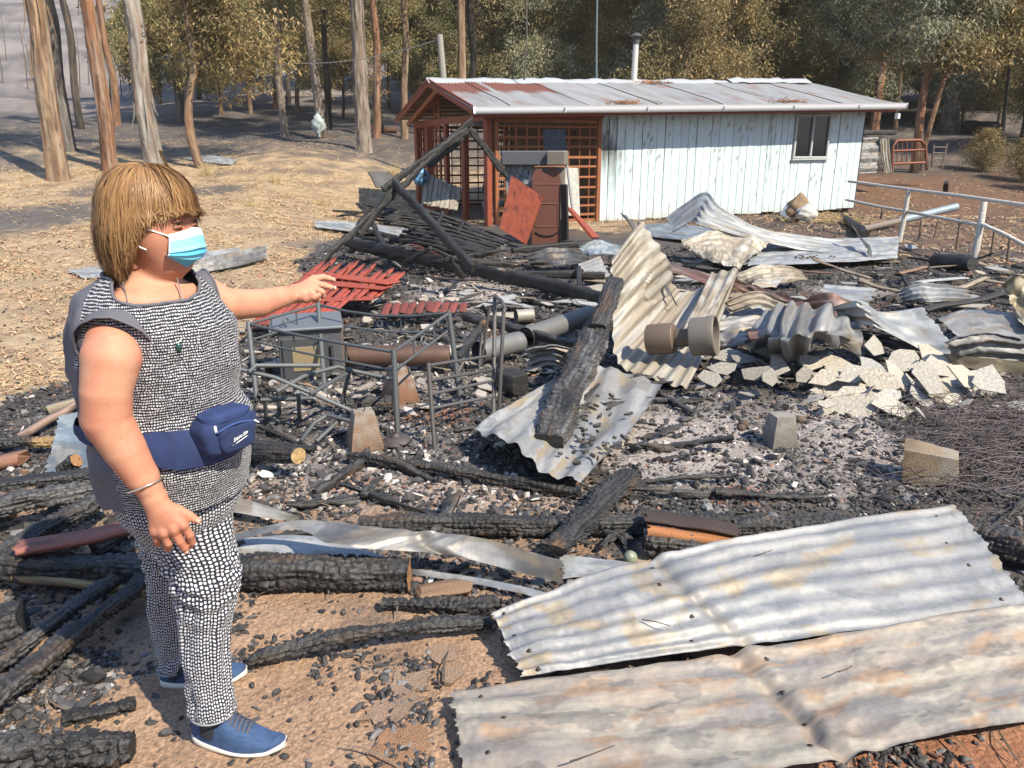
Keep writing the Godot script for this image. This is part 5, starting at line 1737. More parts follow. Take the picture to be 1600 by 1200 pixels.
	# loose boards right
	for q in [["short brown board end up on the right heap", 1268, 405, 0.22, 1312, 418, 0.14, 0.09, [0.25, 0.18, 0.13]], ["tan board lying across the right heap", 1310, 420, 0.14, 1360, 436, 0.10, 0.08, [0.32, 0.26, 0.2]], ["long tan plank sloping right behind the folded sheet", 1348, 440, 0.16, 1478, 474, 0.10, 0.09, [0.30, 0.24, 0.17]], ["dark thin plank left of the right heap", 1208, 420, 0.10, 1300, 426, 0.10, 0.08, [0.2, 0.12, 0.09]], ["reddish plank leaning at the back of the right heap", 1404, 428, 0.12, 1446, 417, 0.18, 0.08, [0.36, 0.22, 0.14]], ["cream bent board near the right edge", 1490, 452, 0.10, 1542, 435, 0.18, 0.08, [0.46, 0.38, 0.28]], ["black long board leaning toward the right edge", 1440, 486, 0.2, 1572, 458, 0.26, 0.10, [0.05, 0.045, 0.045]], ["tan flat board left of the curled brownish sheet", 1540, 436, 0.18, 1576, 442, 0.18, 0.10, [0.42, 0.33, 0.24]], ["small upright splinter by the pale blue ribbed piece", 1378, 480, 0.12, 1402, 463, 0.24, 0.05, [0.42, 0.28, 0.2]], ["pale flat strip in the back right ash", 1434, 442, 0.08, 1508, 434, 0.10, 0.10, [0.5, 0.52, 0.53]], ["thin board against the row of red stubs", 660, 432, 0.1, 760, 440, 0.1, 0.05, [0.1, 0.08, 0.07]], ["leaning dark stick near the long burnt beam", 742, 412, 0.05, 768, 386, 0.25, 0.06, [0.12, 0.11, 0.1]]]:
		plank(q[0], [q[1], q[2], q[3]], [q[4], q[5], q[6]], q[7], 0.02, col(q[8][0], q[8][1], q[8][2]), "board")


func slat(m: MB, a: Vector3, b: Vector3, w: float, h: float, k: Color) -> void:
	# board with burnt, pointed ends
	var x := frame(a, b)
	var L := a.distance_to(b)
	var n := 9
	var pts := PackedVector3Array()
	var ks := PackedColorArray()
	var sd := rng.randf() * 50.0
	for i in n:
		var f := [0.0, 0.05, 0.12, 0.3, 0.5, 0.7, 0.88, 0.95, 1.0][i] as float
		var pinch := 0.35 if i == 0 or i == n - 1 else 0.75 if i == 1 or i == n - 2 else 1.0
		var ww := w * 0.5 * pinch * (1.0 + nf.get_noise_2d(sd, f * 4.0) * 0.12)
		var burn := clampf(0.9 - minf(f, 1.0 - f) * 10.0 + nf.get_noise_2d(sd, f * 5.0) * 0.4, 0.0, 0.9)
		for c in [[-1, -1], [-1, 1], [0, 1], [1, 1], [1, -1]]:
			pts.append(x * Vector3((f - 0.5) * L, c[1] * h * 0.5, c[0] * ww))
			ks.append(k.lerp(Color(0.04, 0.03, 0.03), burn))
	m.surf(pts, n, 5, ks, PackedVector2Array(), true)


func make_frames() -> void:
	var iron := col(0.16, 0.175, 0.185)
	# square table frame
	var T := [at(388, 503, 5.0), at(497, 473, 5.55), at(615, 546, 4.25), at(701, 486, 4.85)]
	var Bt := [on(402, 632), on(508, 622), on(622, 690), on(722, 638)]
	var o := thing("table_frame", "bare burnt metal table frame standing on four legs behind the waist bag", "table frame", Vector3.ZERO)
	for i in 4:
		tubes([[T[i], Bt[i] - Vector3(0, 0.03, 0)]], 0.017, iron, o, "leg", 10)
	var drop := Vector3(0, -0.11, 0)
	for q in [[0, 1, 0.0], [1, 3, 0.05], [3, 2, 0.0], [2, 0, 0.01]]:
		var a: Vector3 = T[q[0]] - Vector3(0, 0.015, 0)
		var b: Vector3 = T[q[1]] - Vector3(0, 0.015, 0)
		var sag := Vector3(0, -float(q[2]), 0)
		tubes([[a, a.lerp(b, 0.25) + sag * 0.7, a.lerp(b, 0.5) + sag, a.lerp(b, 0.75) + sag * 0.7, b]], 0.010, iron, o, "rail")
		tubes([[a + drop, a.lerp(b, 0.25) + sag * 0.7 + drop, a.lerp(b, 0.5) + sag + drop, a.lerp(b, 0.75) + sag * 0.7 + drop, b + drop]], 0.008, iron, o, "rail")
		for f in [0.3, 0.66]:
			var c := a.lerp(b, f) + sag * 0.8
			tubes([[c, c + drop]], 0.006, iron, o, "spacer", 6)
		var mid := a.lerp(b, 0.5) + sag + drop * 0.5
		var ring := []
		var dir := (b - a).normalized()
		for k in 15:
			var an := TAU * k / 14.0
			ring.append(mid + dir * cos(an) * 0.025 + Vector3(0, sin(an) * 0.025, 0))
		tubes([ring], 0.006, iron * 1.2, o, "ring", 6)
	# upright chair frame
	o = thing("chair_frame", "burnt metal chair frame with ladder rungs right of the table frame", "chair frame", Vector3.ZERO)
	var lt := at(669, 567, 4.15)
	var lb := on(680, 704)
	var r1t := at(787, 488, 4.7)
	var r1b := on(779, 648)
	var r2t := at(773, 463, 4.95)
	var r2b := on(771, 650)
	tubes([[lt, lb - Vector3(0, 0.03, 0)], [r1t, r1b - Vector3(0, 0.03, 0)], [r2t, r2b - Vector3(0, 0.03, 0)]], 0.013, col(0.15, 0.14, 0.14), o, "leg", 10)
	tubes([[r2t, at(784, 470, 4.85), at(789, 482, 4.72), r1t]], 0.011, col(0.16, 0.15, 0.15), o, "back_bow")
	for q in [[0.03, 0.50], [0.20, 0.62], [0.36, 0.71], [0.52, 0.84]]:
		tubes([[lt.lerp(lb, q[0]), r2t.lerp(r2b, q[1])]], 0.010, col(0.17, 0.165, 0.17), o, "rung")
	tubes([[r1t.lerp(r1b, 0.35), r2t.lerp(r2b, 0.75)], [at(735, 545, 5.0), at(700, 612, 4.7)], [at(752, 520, 5.0), at(748, 590, 4.9)], [at(765, 480, 5.0), at(752, 570, 5.0)]], 0.009, col(0.2, 0.18, 0.17), o, "brace")
	# toppled chair frame
	o = thing("chair_frame", "toppled tubular chair frame lying between the waist bag and the square footing", "chair frame", Vector3.ZERO)
	var pts := [[[362, 574, 0.42], [430, 590, 0.36], [545, 640, 0.16], [548, 642, 0.14]], [[432, 612, 0.30], [480, 585, 0.34], [528, 573, 0.34], [545, 578, 0.32], [612, 592, 0.22]], [[484, 616, 0.28], [545, 582, 0.30]], [[546, 580, 0.30], [530, 645, 0.02]], [[466, 612, 0.28], [468, 655, 0.02]], [[388, 582, 0.42], [400, 571, 0.44], [500, 571, 0.40]], [[405, 625, 0.2], [490, 622, 0.18]], [[436, 652, 0.02], [436, 612, 0.22], [445, 604, 0.24]], [[512, 648, 0.12], [490, 662, 0.08], [470, 690, 0.04]], [[510, 648, 0.12], [555, 660, 0.10]], [[535, 652, 0.1], [494, 690, 0.03]], [[410, 575, 0.4], [416, 655, 0.02]]]
	for l in pts:
		var w := []
		for q in l:
			w.append(on(q[0], q[1], q[2]))
		tubes([w], 0.013, iron, o, "tube", 9)
	# iron stove
	o = thing("iron_stove", "grey iron stove with a cracked golden glass door inside the table frame", "stove", Vector3.ZERO)
	var sx := (on(542, 592) - on(440, 600)).normalized()
	var c := (on(428, 600, 0.0) + on(540, 575, 0.0)) * 0.5 + Vector3(0.0, 0.22, -0.05)
	var x := Transform3D(Basis(sx, Vector3.UP, sx.cross(Vector3.UP)).scaled(Vector3.ONE * 0.88), c - Vector3(0, 0.03, 0))
	var grey := col(0.15, 0.16, 0.175)
	var m := MB.new()
	m.box(x, Vector3(0.50, 0.44, 0.42), grey, 0.012)
	obj("body", m, "iron", o)
	m = MB.new()
	m.box(x * Transform3D(Basis.from_euler(Vector3(0.05, 0, 0)), Vector3(-0.02, 0.235, 0.0)), Vector3(0.58, 0.025, 0.5), col(0.25, 0.28, 0.32), 0.008)
	obj("top_plate", m, "iron", o)
	m = MB.new()
	m.box(x * Transform3D(Basis(), Vector3(-0.03, -0.02, 0.222)), Vector3(0.38, 0.34, 0.022), grey * 0.7, 0.008)
	var door := obj("door", m, "iron", o)
	m = MB.new()
	m.box(x * Transform3D(Basis(), Vector3(-0.02, -0.02, 0.236)), Vector3(0.25, 0.2, 0.01), col(0.23, 0.185, 0.11), 0.003)
	obj("glass", m, "plastic", door)
	m = MB.new()
	m.tube([x * Vector3(0.165, 0.08, 0.25), x * Vector3(0.17, -0.1, 0.255)], 0.012, 0.012, 8, grey * 0.5)
	obj("handle", m, "iron", door)
	for i in 14:
		m = MB.new()
		m.box(x * Transform3D(Basis(), Vector3(0.256, 0.0, -0.19 + i * 0.029)), Vector3(0.02, 0.4, 0.012), col(0.27, 0.2, 0.17), 0.002)
		obj("fin", m, "iron", o)
	m = MB.new()
	m.box(x * Transform3D(Basis(), Vector3(0, -0.215, 0.26)), Vector3(0.44, 0.03, 0.12), grey * 0.6, 0.006)
	obj("ash_shelf", m, "iron", o)
	# pipes
	pipe("rust-brown stove pipe lying right of the iron stove", on(535, 556, 0.12), on(702, 556, 0.12), 0.078, col(0.17, 0.10, 0.075))
	pipe("grey stove pipe length under the burnt knotted beam", on(748, 550, 0.14), on(812, 534, 0.14), 0.082, col(0.26, 0.27, 0.27))
	pipe("grey stove pipe length reaching to the burnt post", on(822, 527, 0.16), on(922, 492, 0.2), 0.082, col(0.25, 0.25, 0.25))
	pipe("short pale pipe stub in the ash behind the grey pipes", on(806, 494, 0.12), on(832, 492, 0.12), 0.06, col(0.48, 0.45, 0.40))
	# flue cowl: two drums on a neck
	o = thing("flue_cowl", "brown metal flue cowl of two drums lying on the V-shaped sheet", "flue cowl", Vector3.ZERO)
	var a := at(1012, 531, 5.55)
	var b := at(1120, 524, 5.35)
	var fx := frame(a, b)
	var tr := Transform3D(Basis(fx.basis.y, fx.basis.x, -fx.basis.z), a)
	var L := a.distance_to(b)
	var br := col(0.24, 0.18, 0.135)
	m = MB.new()
	m.lathe(tr, [[0.0, 0.0], [0.10, 0.0], [0.112, 0.006], [0.115, L * 0.2], [0.112, L * 0.38], [0.105, L * 0.4], [0.062, L * 0.41]], 32, br)
	obj("closed_drum", m, "iron", o)
	m = MB.new()
	m.lathe(tr, [[0.062, L * 0.40], [0.068, L * 0.45], [0.062, L * 0.55], [0.068, L * 0.64]], 28, br * 0.8)
	obj("neck", m, "iron", o)
	m = MB.new()
	m.lathe(tr, [[0.06, L * 0.63], [0.125, L * 0.64], [0.138, L * 0.66], [0.140, L * 0.86], [0.146, L * 0.9], [0.146, L * 0.98], [0.14, L], [0.134, L * 0.98], [0.13, L * 0.7], [0.06, L * 0.66]], 36, col(0.30, 0.26, 0.22))
	obj("open_drum", m, "iron", o)
	# concrete footings
	footing("square tapered footing in front of the table frame", [571, 700, 0.0], 0.11, 0.19, 0.22, 0.35, col(0.34, 0.22, 0.15))
	footing("brown tapered footing inside the back of the table frame", [625, 626, 0.0], 0.10, 0.2, 0.24, 0.6, col(0.30, 0.16, 0.10))
	footing("grey tapered footing standing alone in the ash at right", [1217, 694, 0.0], 0.11, 0.15, 0.18, 0.15, col(0.30, 0.27, 0.24), Vector3.ZERO, false)
	footing("toppled yellowish footing lying beside the wire tangle", [1412, 722, 0.08], 0.13, 0.2, 0.24, -0.5, col(0.38, 0.28, 0.18), Vector3(0, 0, -1.5))
	# oven front, panels and wall pieces before the porch
	var D := 13.7
	m = MB.new()
	m.box(Transform3D(Basis(), (at(790, 247, D) + at(866, 247, D)) * 0.5), Vector3(0.98, 0.24, 0.3), col(0.13, 0.145, 0.165), 0.02)
	tag(obj("lintel_block", m, "concrete"), "dark blue-grey block lying on top of the burnt oven, left piece", "block")
	m = MB.new()
	m.box(Transform3D(Basis.from_euler(Vector3(0, -0.25, 0)), at(871, 247, D - 0.15)), Vector3(0.32, 0.24, 0.3), col(0.27, 0.24, 0.21), 0.02)
	tag(obj("lintel_block", m, "concrete"), "short brown-grey block at the right end on the burnt oven", "block")
	m = MB.new()
	var ov := Transform3D(Basis(), Vector3(0.62, 0.62, -D - 0.12))
	m.box(ov, Vector3(0.6, 1.36, 0.3), col(0.32, 0.29, 0.26), 0.02)
	tag(obj("oven_pillar", m, "concrete"), "pale masonry pillar behind the brown panelled door", "pillar")
	o = thing("panelled_door", "brown panelled metal oven door with arched top and round hole", "oven door", Vector3.ZERO)
	var dx := Transform3D(Basis.from_euler(Vector3(-0.06, 0.0, 0)), at(853, 322, D - 0.2))
	m = MB.new()
	var outl := PackedVector2Array()
	for p in [[-0.24, -0.68], [0.25, -0.68], [0.25, 0.42], [0.22, 0.54], [0.17, 0.60], [0.06, 0.62], [0.04, 0.56], [0.0, 0.53], [-0.04, 0.56], [-0.06, 0.62], [-0.17, 0.61], [-0.22, 0.54], [-0.24, 0.44]]:
		outl.append(Vector2(p[0], p[1]))
	plate(m, dx, outl, 0.03, col(0.20, 0.075, 0.055))
	obj("leaf", m, "iron", o)
	for q in [[0.02, 0.04, 0.4, 0.012], [0.02, -0.34, 0.42, 0.012], [0.02, 0.36, 0.4, 0.012]]:
		m = MB.new()
		m.box(dx * Transform3D(Basis(), Vector3(q[0], q[1], 0.02)), Vector3(q[2], 0.012, 0.014), col(0.32, 0.17, 0.13), 0.003)
		obj("moulding", m, "iron", o)
	for q in [-0.18, 0.21]:
		m = MB.new()
		m.box(dx * Transform3D(Basis(), Vector3(q, -0.15, 0.02)), Vector3(0.012, 0.38, 0.014), col(0.30, 0.15, 0.12), 0.003)
		obj("moulding", m, "iron", o)
	var arc := []
	for k in 13:
		var an := PI + 0.5 + (PI - 1.0) * k / 12.0
		arc.append(dx * Vector3(0.02 + cos(an) * 0.22, -0.42 + sin(an) * 0.14 + 0.06, 0.03))
	m = MB.new()
	m.tube(arc, 0.012, 0.012, 6, col(0.04, 0.03, 0.03))
	obj("handle", m, "iron", o)
	panel("orange-red metal panel leaning against the oven, black stains", [[800, 274, D - 0.15], [848, 308, D - 0.5], [822, 382, D - 0.7], [781, 357, D - 0.45]], col(0.44, 0.095, 0.04), true)
	panel("fallen red panel on edge right of the brown oven door", [[884, 322, D - 0.3], [896, 330, D], [936, 372, D + 0.2], [925, 372, D - 0.3]], col(0.40, 0.07, 0.035), false)
	panel("pale boarded panel leaning on the porch lattice", [[872, 262, 15.2], [903, 263, 15.3], [906, 338, 15.0], [874, 336, 14.9]], col(0.55, 0.55, 0.5), false)
	panel("tall thin black upright plate right of the oven door", [[877, 288, D - 0.2], [886, 288, D - 0.3], [888, 374, D - 0.4], [879, 376, D - 0.3]], col(0.03, 0.025, 0.025), false)
	var gm := MB.new()
	var g4 := [at(848, 202, 15.55), at(883, 202, 15.6), at(887, 262, 15.2), at(851, 240, 15.3)]
	gm.quad(g4[0], g4[1], g4[2], g4[3], Color.WHITE)
	tag(obj("glass_sheet", gm, "glass"), "cracked sheet of window glass leaning on the porch lattice", "glass sheet")
	m = MB.new()
	m.tube([at(884, 240, 15.0), at(895, 335, 14.3)], 0.022, 0.022, 8, col(0.3, 0.3, 0.3))
	tag(obj("metal_rod", m, "iron"), "thin grey rod leaning beside the glass sheet on the lattice", "rod")
	sheet("corrugated_sheet", "dark blue-grey ribbed sheet under the block, behind the orange-red panel", [
		[[788, 256, D + 0.05, 1], [790, 285, D + 0.05, 1], [792, 330, D, 1]], [[835, 256, D, 1], [833, 290, D, 1], [830, 335, D, 1]]], 40, 40, 5.0, 0.014, "blue", {"soot": 0.7})


func plate(m: MB, x: Transform3D, o: PackedVector2Array, thick: float, k: Color) -> void:
	var t := Geometry2D.triangulate_polygon(o)
	var n := o.size()
	for i in range(0, t.size(), 3):
		var a := Vector3(o[t[i]].x, o[t[i]].y, thick * 0.5)
		var b := Vector3(o[t[i + 1]].x, o[t[i + 1]].y, thick * 0.5)
		var c := Vector3(o[t[i + 2]].x, o[t[i + 2]].y, thick * 0.5)
		if (b - a).cross(c - a).z > 0.0:
			var s := b
			b = c
			c = s
		m.tri(x * a, x * b, x * c, k)
		var dz := Vector3(0, 0, thick)
		m.tri(x * (a - dz), x * (c - dz), x * (b - dz), k)
	for i in n:
		var p := o[i]
		var q := o[(i + 1) % n]
		m.quad(x * Vector3(p.x, p.y, thick * 0.5), x * Vector3(p.x, p.y, -thick * 0.5), x * Vector3(q.x, q.y, -thick * 0.5), x * Vector3(q.x, q.y, thick * 0.5), k * 1.1)


func panel(label: String, q: Array, k: Color, stains: bool) -> void:
	var c := []
	for p in q:
		c.append(at(p[0], p[1], p[2]))
	var nn: Vector3 = (c[2] - c[0]).cross(c[1] - c[3]).normalized()
	if nn.z < 0.0:
		nn = -nn
	var m := MB.new()
	var n := 20
	var pts := PackedVector3Array()
	var ks := PackedColorArray()
	for i in n:
		for j in n:
			var u := i / (n - 1.0)
			var v := j / (n - 1.0)
			pts.append((c[0] as Vector3).lerp(c[1], u).lerp((c[3] as Vector3).lerp(c[2], u), v) + nn * 0.02)
			var g := nf.get_noise_2d(u * 5.0 + k.r * 40.0, v * 5.0)
			var kk := k * (1.0 + g * 0.4)
			if stains:
				kk = kk.lerp(Color(0.03, 0.02, 0.02), clampf(nf.get_noise_2d(u * 4.0, v * 4.0 + 30.0) * 4.0 - 0.7 - v * 0.9 - u * 0.5, 0.0, 0.85))
			ks.append(kk)
	m.surf(pts, n, n, ks)
	for i in 4:
		m.quad(c[i] + nn * 0.02, c[i] - nn * 0.02, c[(i + 1) % 4] - nn * 0.02, c[(i + 1) % 4] + nn * 0.02, k * 1.1)
	m.quad(c[0] - nn * 0.02, c[3] - nn * 0.02, c[2] - nn * 0.02, c[1] - nn * 0.02, k * 0.7)
	tag(obj("steel_plate", m, "paint"), label, "plate")


func pipe(label: String, a: Vector3, b: Vector3, r: float, k: Color) -> void:
	var m := MB.new()
	var fx := frame(a, b)
	var tr := Transform3D(Basis(fx.basis.y, fx.basis.x, -fx.basis.z), a)
	var L := a.distance_to(b)
	var prof := []
	for i in 24:
		var f := i / 23.0
		prof.append([r * (1.0 + nf.get_noise_2d(f * 3.0, r * 99.0) * 0.05 + (0.05 if i == 2 or i == 21 else 0.0)), f * L])
	prof.append([r * 0.93, L])
	prof.append([r * 0.92, L * 0.6])
	m.lathe(tr, prof, 26, k)
	m.lathe(tr, [[r, 0.0], [r * 0.93, 0.0], [r * 0.92, L * 0.4]], 26, k * 0.5)
	tag(obj("stove_pipe", m, "iron"), label, "pipe")


func make_shards() -> void:
	var big := [[1325, 605, 60, 14, 0.0], [1400, 585, 26, 30, 0.5], [1450, 592, 22, 34, -0.2], [1490, 600, 40, 34, 0.2], [1525, 608, 26, 24, 0.1], [1365, 575, 26, 20, 0.4], [1340, 632, 60, 16, 0.0], [1300, 565, 34, 14, -0.3], [1385, 622, 24, 14, 0.3], [1440, 622, 20, 16, 0.1], [1425, 600, 18, 22, 0.8], [1340, 585, 30, 16, 0.2], [1370, 545, 30, 16, 0.6], [1520, 540, 24, 22, 0.9], [1465, 575, 24, 16, 0.2], [1228, 500, 18, 16, 0.4], [1245, 525, 22, 14, 0.5], [1590, 635, 16, 10, 0.2], [1290, 590, 24, 12, 0.1], [1190, 545, 26, 14, 0.2], [1160, 560, 26, 12, 0.4], [1215, 572, 24, 12, 0.1], [1130, 575, 24, 10, 0.2], [1180, 583, 26, 12, 0.3], [1255, 585, 20, 12, 0.5], [1110, 590, 22, 9, 0.0], [1415, 560, 30, 22, 0.3], [1350, 618, 30, 18, 0.6], [1375, 592, 30, 22, 0.2], [1475, 615, 30, 22, -0.3], [1508, 590, 28, 26, 0.5], [1540, 595, 30, 22, 0.2], [1310, 580, 30, 18, 0.7], [1395, 610, 28, 20, -0.4], [1460, 558, 32, 18, 0.1], [1320, 622, 34, 18, 0.3], [1235, 548, 26, 16, 0.4], [1205, 590, 26, 12, 0.9], [1140, 556, 26, 14, 0.3], [1270, 566, 26, 16, 0.3], [1390, 635, 32, 14, 0.1], [1490, 628, 26, 14, 0.8]]
	for i in big.size():
		var q: Array = big[i]
		var c := on(q[0], q[1], 0.06 + (0.10 if q[1] < 600 else 0.0))
		var s: float = q[2] / LENS * (-c.z) * 1.15
		var sz: float = q[3] / LENS * (-c.z) * (1.9 if absf(q[4]) < 0.15 else 1.3)
		var k := tone(col(0.60, 0.535, 0.43).lerp(col(0.53, 0.52, 0.50), rng.randf()), 0.12)
		if q[0] < 1270:
			k = tone(col(0.34, 0.32, 0.29), 0.15)
		var m := shard_mesh(c, s, sz, Basis.from_euler(Vector3(rng.randf_range(0.3, 1.0), q[4], rng.randf_range(-0.3, 0.3))), 0.008, 5 + i % 3, k)
		tag(obj("board_shard", m, "board"), "broken pale wall board shard in the heap below the crumpled grey sheet", "board shard", "broken wall board shards")
	for i in 130:
		var px := rng.randf_range(1090, 1570)
		var py := 590.0 + rng.randfn() * 26.0 - (20.0 if px < 1260 else 0.0)
		if py < 520 or py > 650:
			continue
		var c := on(px, py, rng.randf_range(0.01, 0.1))
		var k := tone(col(0.55, 0.49, 0.40).lerp(col(0.45, 0.45, 0.44), rng.randf()), 0.2)
		if px < 1270:
			k = tone(col(0.30, 0.28, 0.26), 0.3)
		var m := shard_mesh(c, rng.randf_range(0.03, 0.09), rng.randf_range(0.03, 0.08), Basis.from_euler(Vector3(rng.randf_range(-0.3, 0.9), rng.randf() * 6.0, rng.randf_range(-0.4, 0.4))), 0.007, 6, k)
		tag(obj("board_shard", m, "board"), "small chip of pale wall board scattered around the shard heap", "board shard", "small wall board chips")
	# pale plaster pieces strewn among the frames, and tin scraps over the far ash
	for i in 170:
		var px := rng.randf_range(375, 900)
		var py := 530.0 + rng.randfn() * 55.0
		if py < 425 or py > 780 or (px < 470 and py < 500):
			continue
		var c := on(px, py, rng.randf_range(0.01, 0.06))
		var k := tone(col(0.55, 0.48, 0.40).lerp(col(0.42, 0.40, 0.38), rng.randf()), 0.25)
		var m := shard_mesh(c, rng.randf_range(0.03, 0.11), rng.randf_range(0.02, 0.08), Basis.from_euler(Vector3(rng.randf_range(-0.3, 0.5), rng.randf() * 6.0, rng.randf_range(-0.3, 0.3))), 0.008, 6, k)
		tag(obj("plaster_piece", m, "board"), "pale flat plaster piece lying in the ash around the metal frames", "plaster piece", "plaster pieces around the metal frames")
	for i in 110:
		var px := rng.randf_range(720, 1600)
		var py := rng.randf_range(385, 500)
		var c := on(px, py, rng.randf_range(0.03, 0.10))
		var p: Color = [col(0.40, 0.42, 0.44), col(0.3, 0.24, 0.18), col(0.06, 0.055, 0.055), col(0.46, 0.42, 0.36), col(0.10, 0.09, 0.09)][rng.randi() % 5]
		var m := shard_mesh(c, rng.randf_range(0.08, 0.32), rng.randf_range(0.03, 0.08), Basis.from_euler(Vector3(rng.randf_range(-0.2, 0.5), rng.randf_range(-0.8, 0.8), rng.randf_range(-0.2, 0.2))), 0.012, 7, tone(p, 0.25))
		tag(obj("burnt_scrap", m, "board"), "flat burnt scrap among the debris in front of the hut", "scrap", "burnt scraps in front of the hut")
	# burnt sticks and battens all over the field
	for i in 120:
		var px := rng.randf_range(380, 1600)
		var py := rng.randf_range(400, 860) if i < 70 else rng.randf_range(385, 520)
		var c := on(px, py, 0.03)
		if not in_debris(c.x, c.z) or absf(px - 1217) < 110 and absf(py - 680) < 70 or absf(px - 1430) < 110 and absf(py - 715) < 60:
			continue
		var d := Vector3(rng.randfn(), rng.randf_range(-0.1, 0.18), rng.randfn() * 0.7).normalized() * rng.randf_range(0.1, 0.42)
		var m := charred(c - d, c + d, rng.randf_range(0.02, 0.05), rng.randf_range(0.02, 0.045), {"grey": rng.randf_range(0.1, 0.6), "step": 0.025, "round": rng.randf(), "tip": 0.5})
		tag(obj("charred_stick", m, "char"), "short charred stick lying loose in the burnt debris field", "stick", "charred sticks in the debris field")
	# flat stones in the trodden soil
	for q in [[640, 1066, 42, 20, "flat grey stone lowest of the stone group near the sheets"], [694, 1018, 34, 16, "rounded brown stone right of the thin burnt batten"], [690, 968, 40, 14, "brown flat stone under the end of the thin batten"], [636, 1100, 40, 18, "brown stone left of the big sheet's corner"], [596, 1112, 36, 14, "half buried stone near the middle bottom"], [622, 1165, 62, 36, "large orange-brown slab at the bottom left of the big sheet"], [708, 1052, 26, 14, "small stone touching the big sheet's left corner"]]:
		var c := on(q[0], q[1], 0.008)
		c.y -= 0.012
		var s: float = q[2] / LENS * (-c.z + 0.5) * 0.85
		var m := shard_mesh(c, s, s * 0.75, Basis.from_euler(Vector3(0.02, rng.randf() * 3.0, 0.02)), 0.03, 15, tone(col(0.36, 0.25, 0.175), 0.12) if q[0] != 622 else col(0.38, 0.21, 0.12))
		tag(obj("flat_stone", m, "concrete"), q[4], "stone")
	plank("short bare board between the two knobbly burnt battens", [655, 925, 0.03], [735, 912, 0.03], 0.10, 0.02, col(0.34, 0.21, 0.13), "board")
	plank("fallen terracotta coloured fragment at the left edge", [-10, 722, 0.03], [36, 714, 0.05], 0.14, 0.05, col(0.44, 0.22, 0.14), "tile_fragment")
	for q in [[1162, 662, 0.03, "pair of round stones in the ash left of the grey footing, upper"], [1158, 668, 0.026, "pair of round stones in the ash left of the grey footing, lower"], [1250, 655, 0.03, "single stone behind the grey footing"]]:
		var sm := MB.new()
		var c := on(q[0], q[1], q[2] * 0.6)
		sm.lathe(Transform3D(Basis(), c), [[0.0, -q[2]], [q[2] * 0.8, -q[2] * 0.6], [q[2] * 1.1, 0.0], [q[2] * 0.8, q[2] * 0.55], [0.0, q[2] * 0.8]], 12, tone(col(0.17, 0.12, 0.09), 0.2))
		tag(obj("round_stone", sm, "concrete"), q[3], "stone")
	var lid := MB.new()
	lid.lathe(Transform3D(Basis.from_euler(Vector3(0.1, 0, 0.1)), on(620, 690, 0.02)), [[0.0, 0.05], [0.02, 0.05], [0.025, 0.03], [0.055, 0.03], [0.08, 0.012], [0.085, 0.0], [0.0, -0.01]], 24, col(0.14, 0.12, 0.12))
	tag(obj("pot_lid", lid, "iron"), "round dark pot lid at the foot of the table frame's front leg", "pot lid")
	var bt := MB.new()
	bt.lathe(Transform3D(Basis.from_euler(Vector3(0.3, 0, 0.2)), on(985, 872, 0.03)), [[0.0, 0.03], [0.018, 0.026], [0.028, 0.012], [0.030, -0.006], [0.024, -0.018], [0.0, -0.021]], 20, col(0.20, 0.23, 0.17))
	tag(obj("glass_float", bt, "plastic"), "dull green glass dome between the two pale tin strips", "glass dome")
	for q in [[1003, 968, 1048, 978, 0.15, "longer thin twig lying on the whitish sheet's middle"], [1180, 868, 1206, 860, 0.20, "short bent twig on the upper edge of the whitish sheet"], [1310, 1050, 1332, 1040, 0.12, "small curled twig on the pinkish white sheet right of its crease"], [890, 1190, 960, 1165, 0.10, "thin stalk on the pinkish white sheet left of its crease"]]:
		var tw := MB.new()
		var t0 := on(q[0], q[1], q[4])
		var t1 := on(q[2], q[3], q[4])
		tw.tube([t0, t0.lerp(t1, 0.4) + Vector3(0.005, 0.006, 0.006), t1], 0.0022, 0.0014, 5, col(0.10, 0.07, 0.05))
		tag(obj("thin_twig", tw, "wood"), q[5], "twig")
	# wire tangle at the right
	var wm := MB.new()
	for i in 230:
		var c := on(1545 + rng.randfn() * 62.0, 692 + rng.randfn() * 42.0, 0.02)
		var pts := []
		var r := rng.randf_range(0.04, 0.28)
		var a0 := rng.randf() * TAU
		var turns := rng.randf_range(0.6, 2.2)
		for k in 22:
			var a := a0 + turns * TAU * k / 21.0
			pts.append(c + Vector3(cos(a) * r * (1.0 + 0.01 * k), 0.02 + rng.randf_range(0.0, 0.035) + 0.04 * sin(a * 1.3 + i), sin(a) * r * 0.8))
		wm.tube(pts, 0.0022, 0.0022, 3, tone(col(0.20, 0.165, 0.165), 0.4), false)
	var wo := obj("wire_tangle", wm, "iron")
	wo.set_meta("kind", "stuff")
	tag(wo, "rusty grey tangle of fine wire spread over the ash at right", "wire")
	# ash and soot lumps resting on the sheets
	for q in [[905, 640, 60, 30, 0.12], [940, 690, 60, 30, 0.12], [1260, 402, 40, 4, 0.16]]:
		for i in 26:
			var c := on(q[0] + rng.randfn() * q[2] * 0.5, q[1] + rng.randfn() * q[3] * 0.5, q[4])
			var m := shard_mesh(c, rng.randf_range(0.008, 0.03), rng.randf_range(0.006, 0.02), Basis.from_euler(Vector3(0.3, rng.randf() * 6.0, 0.2)), 0.014, 6, tone(col(0.06, 0.055, 0.05), 0.4))
			tag(obj("char_flake", m, "lump"), "black flake of charcoal lying on a buckled roofing sheet", "charcoal flake", "charcoal flakes on the sheets")


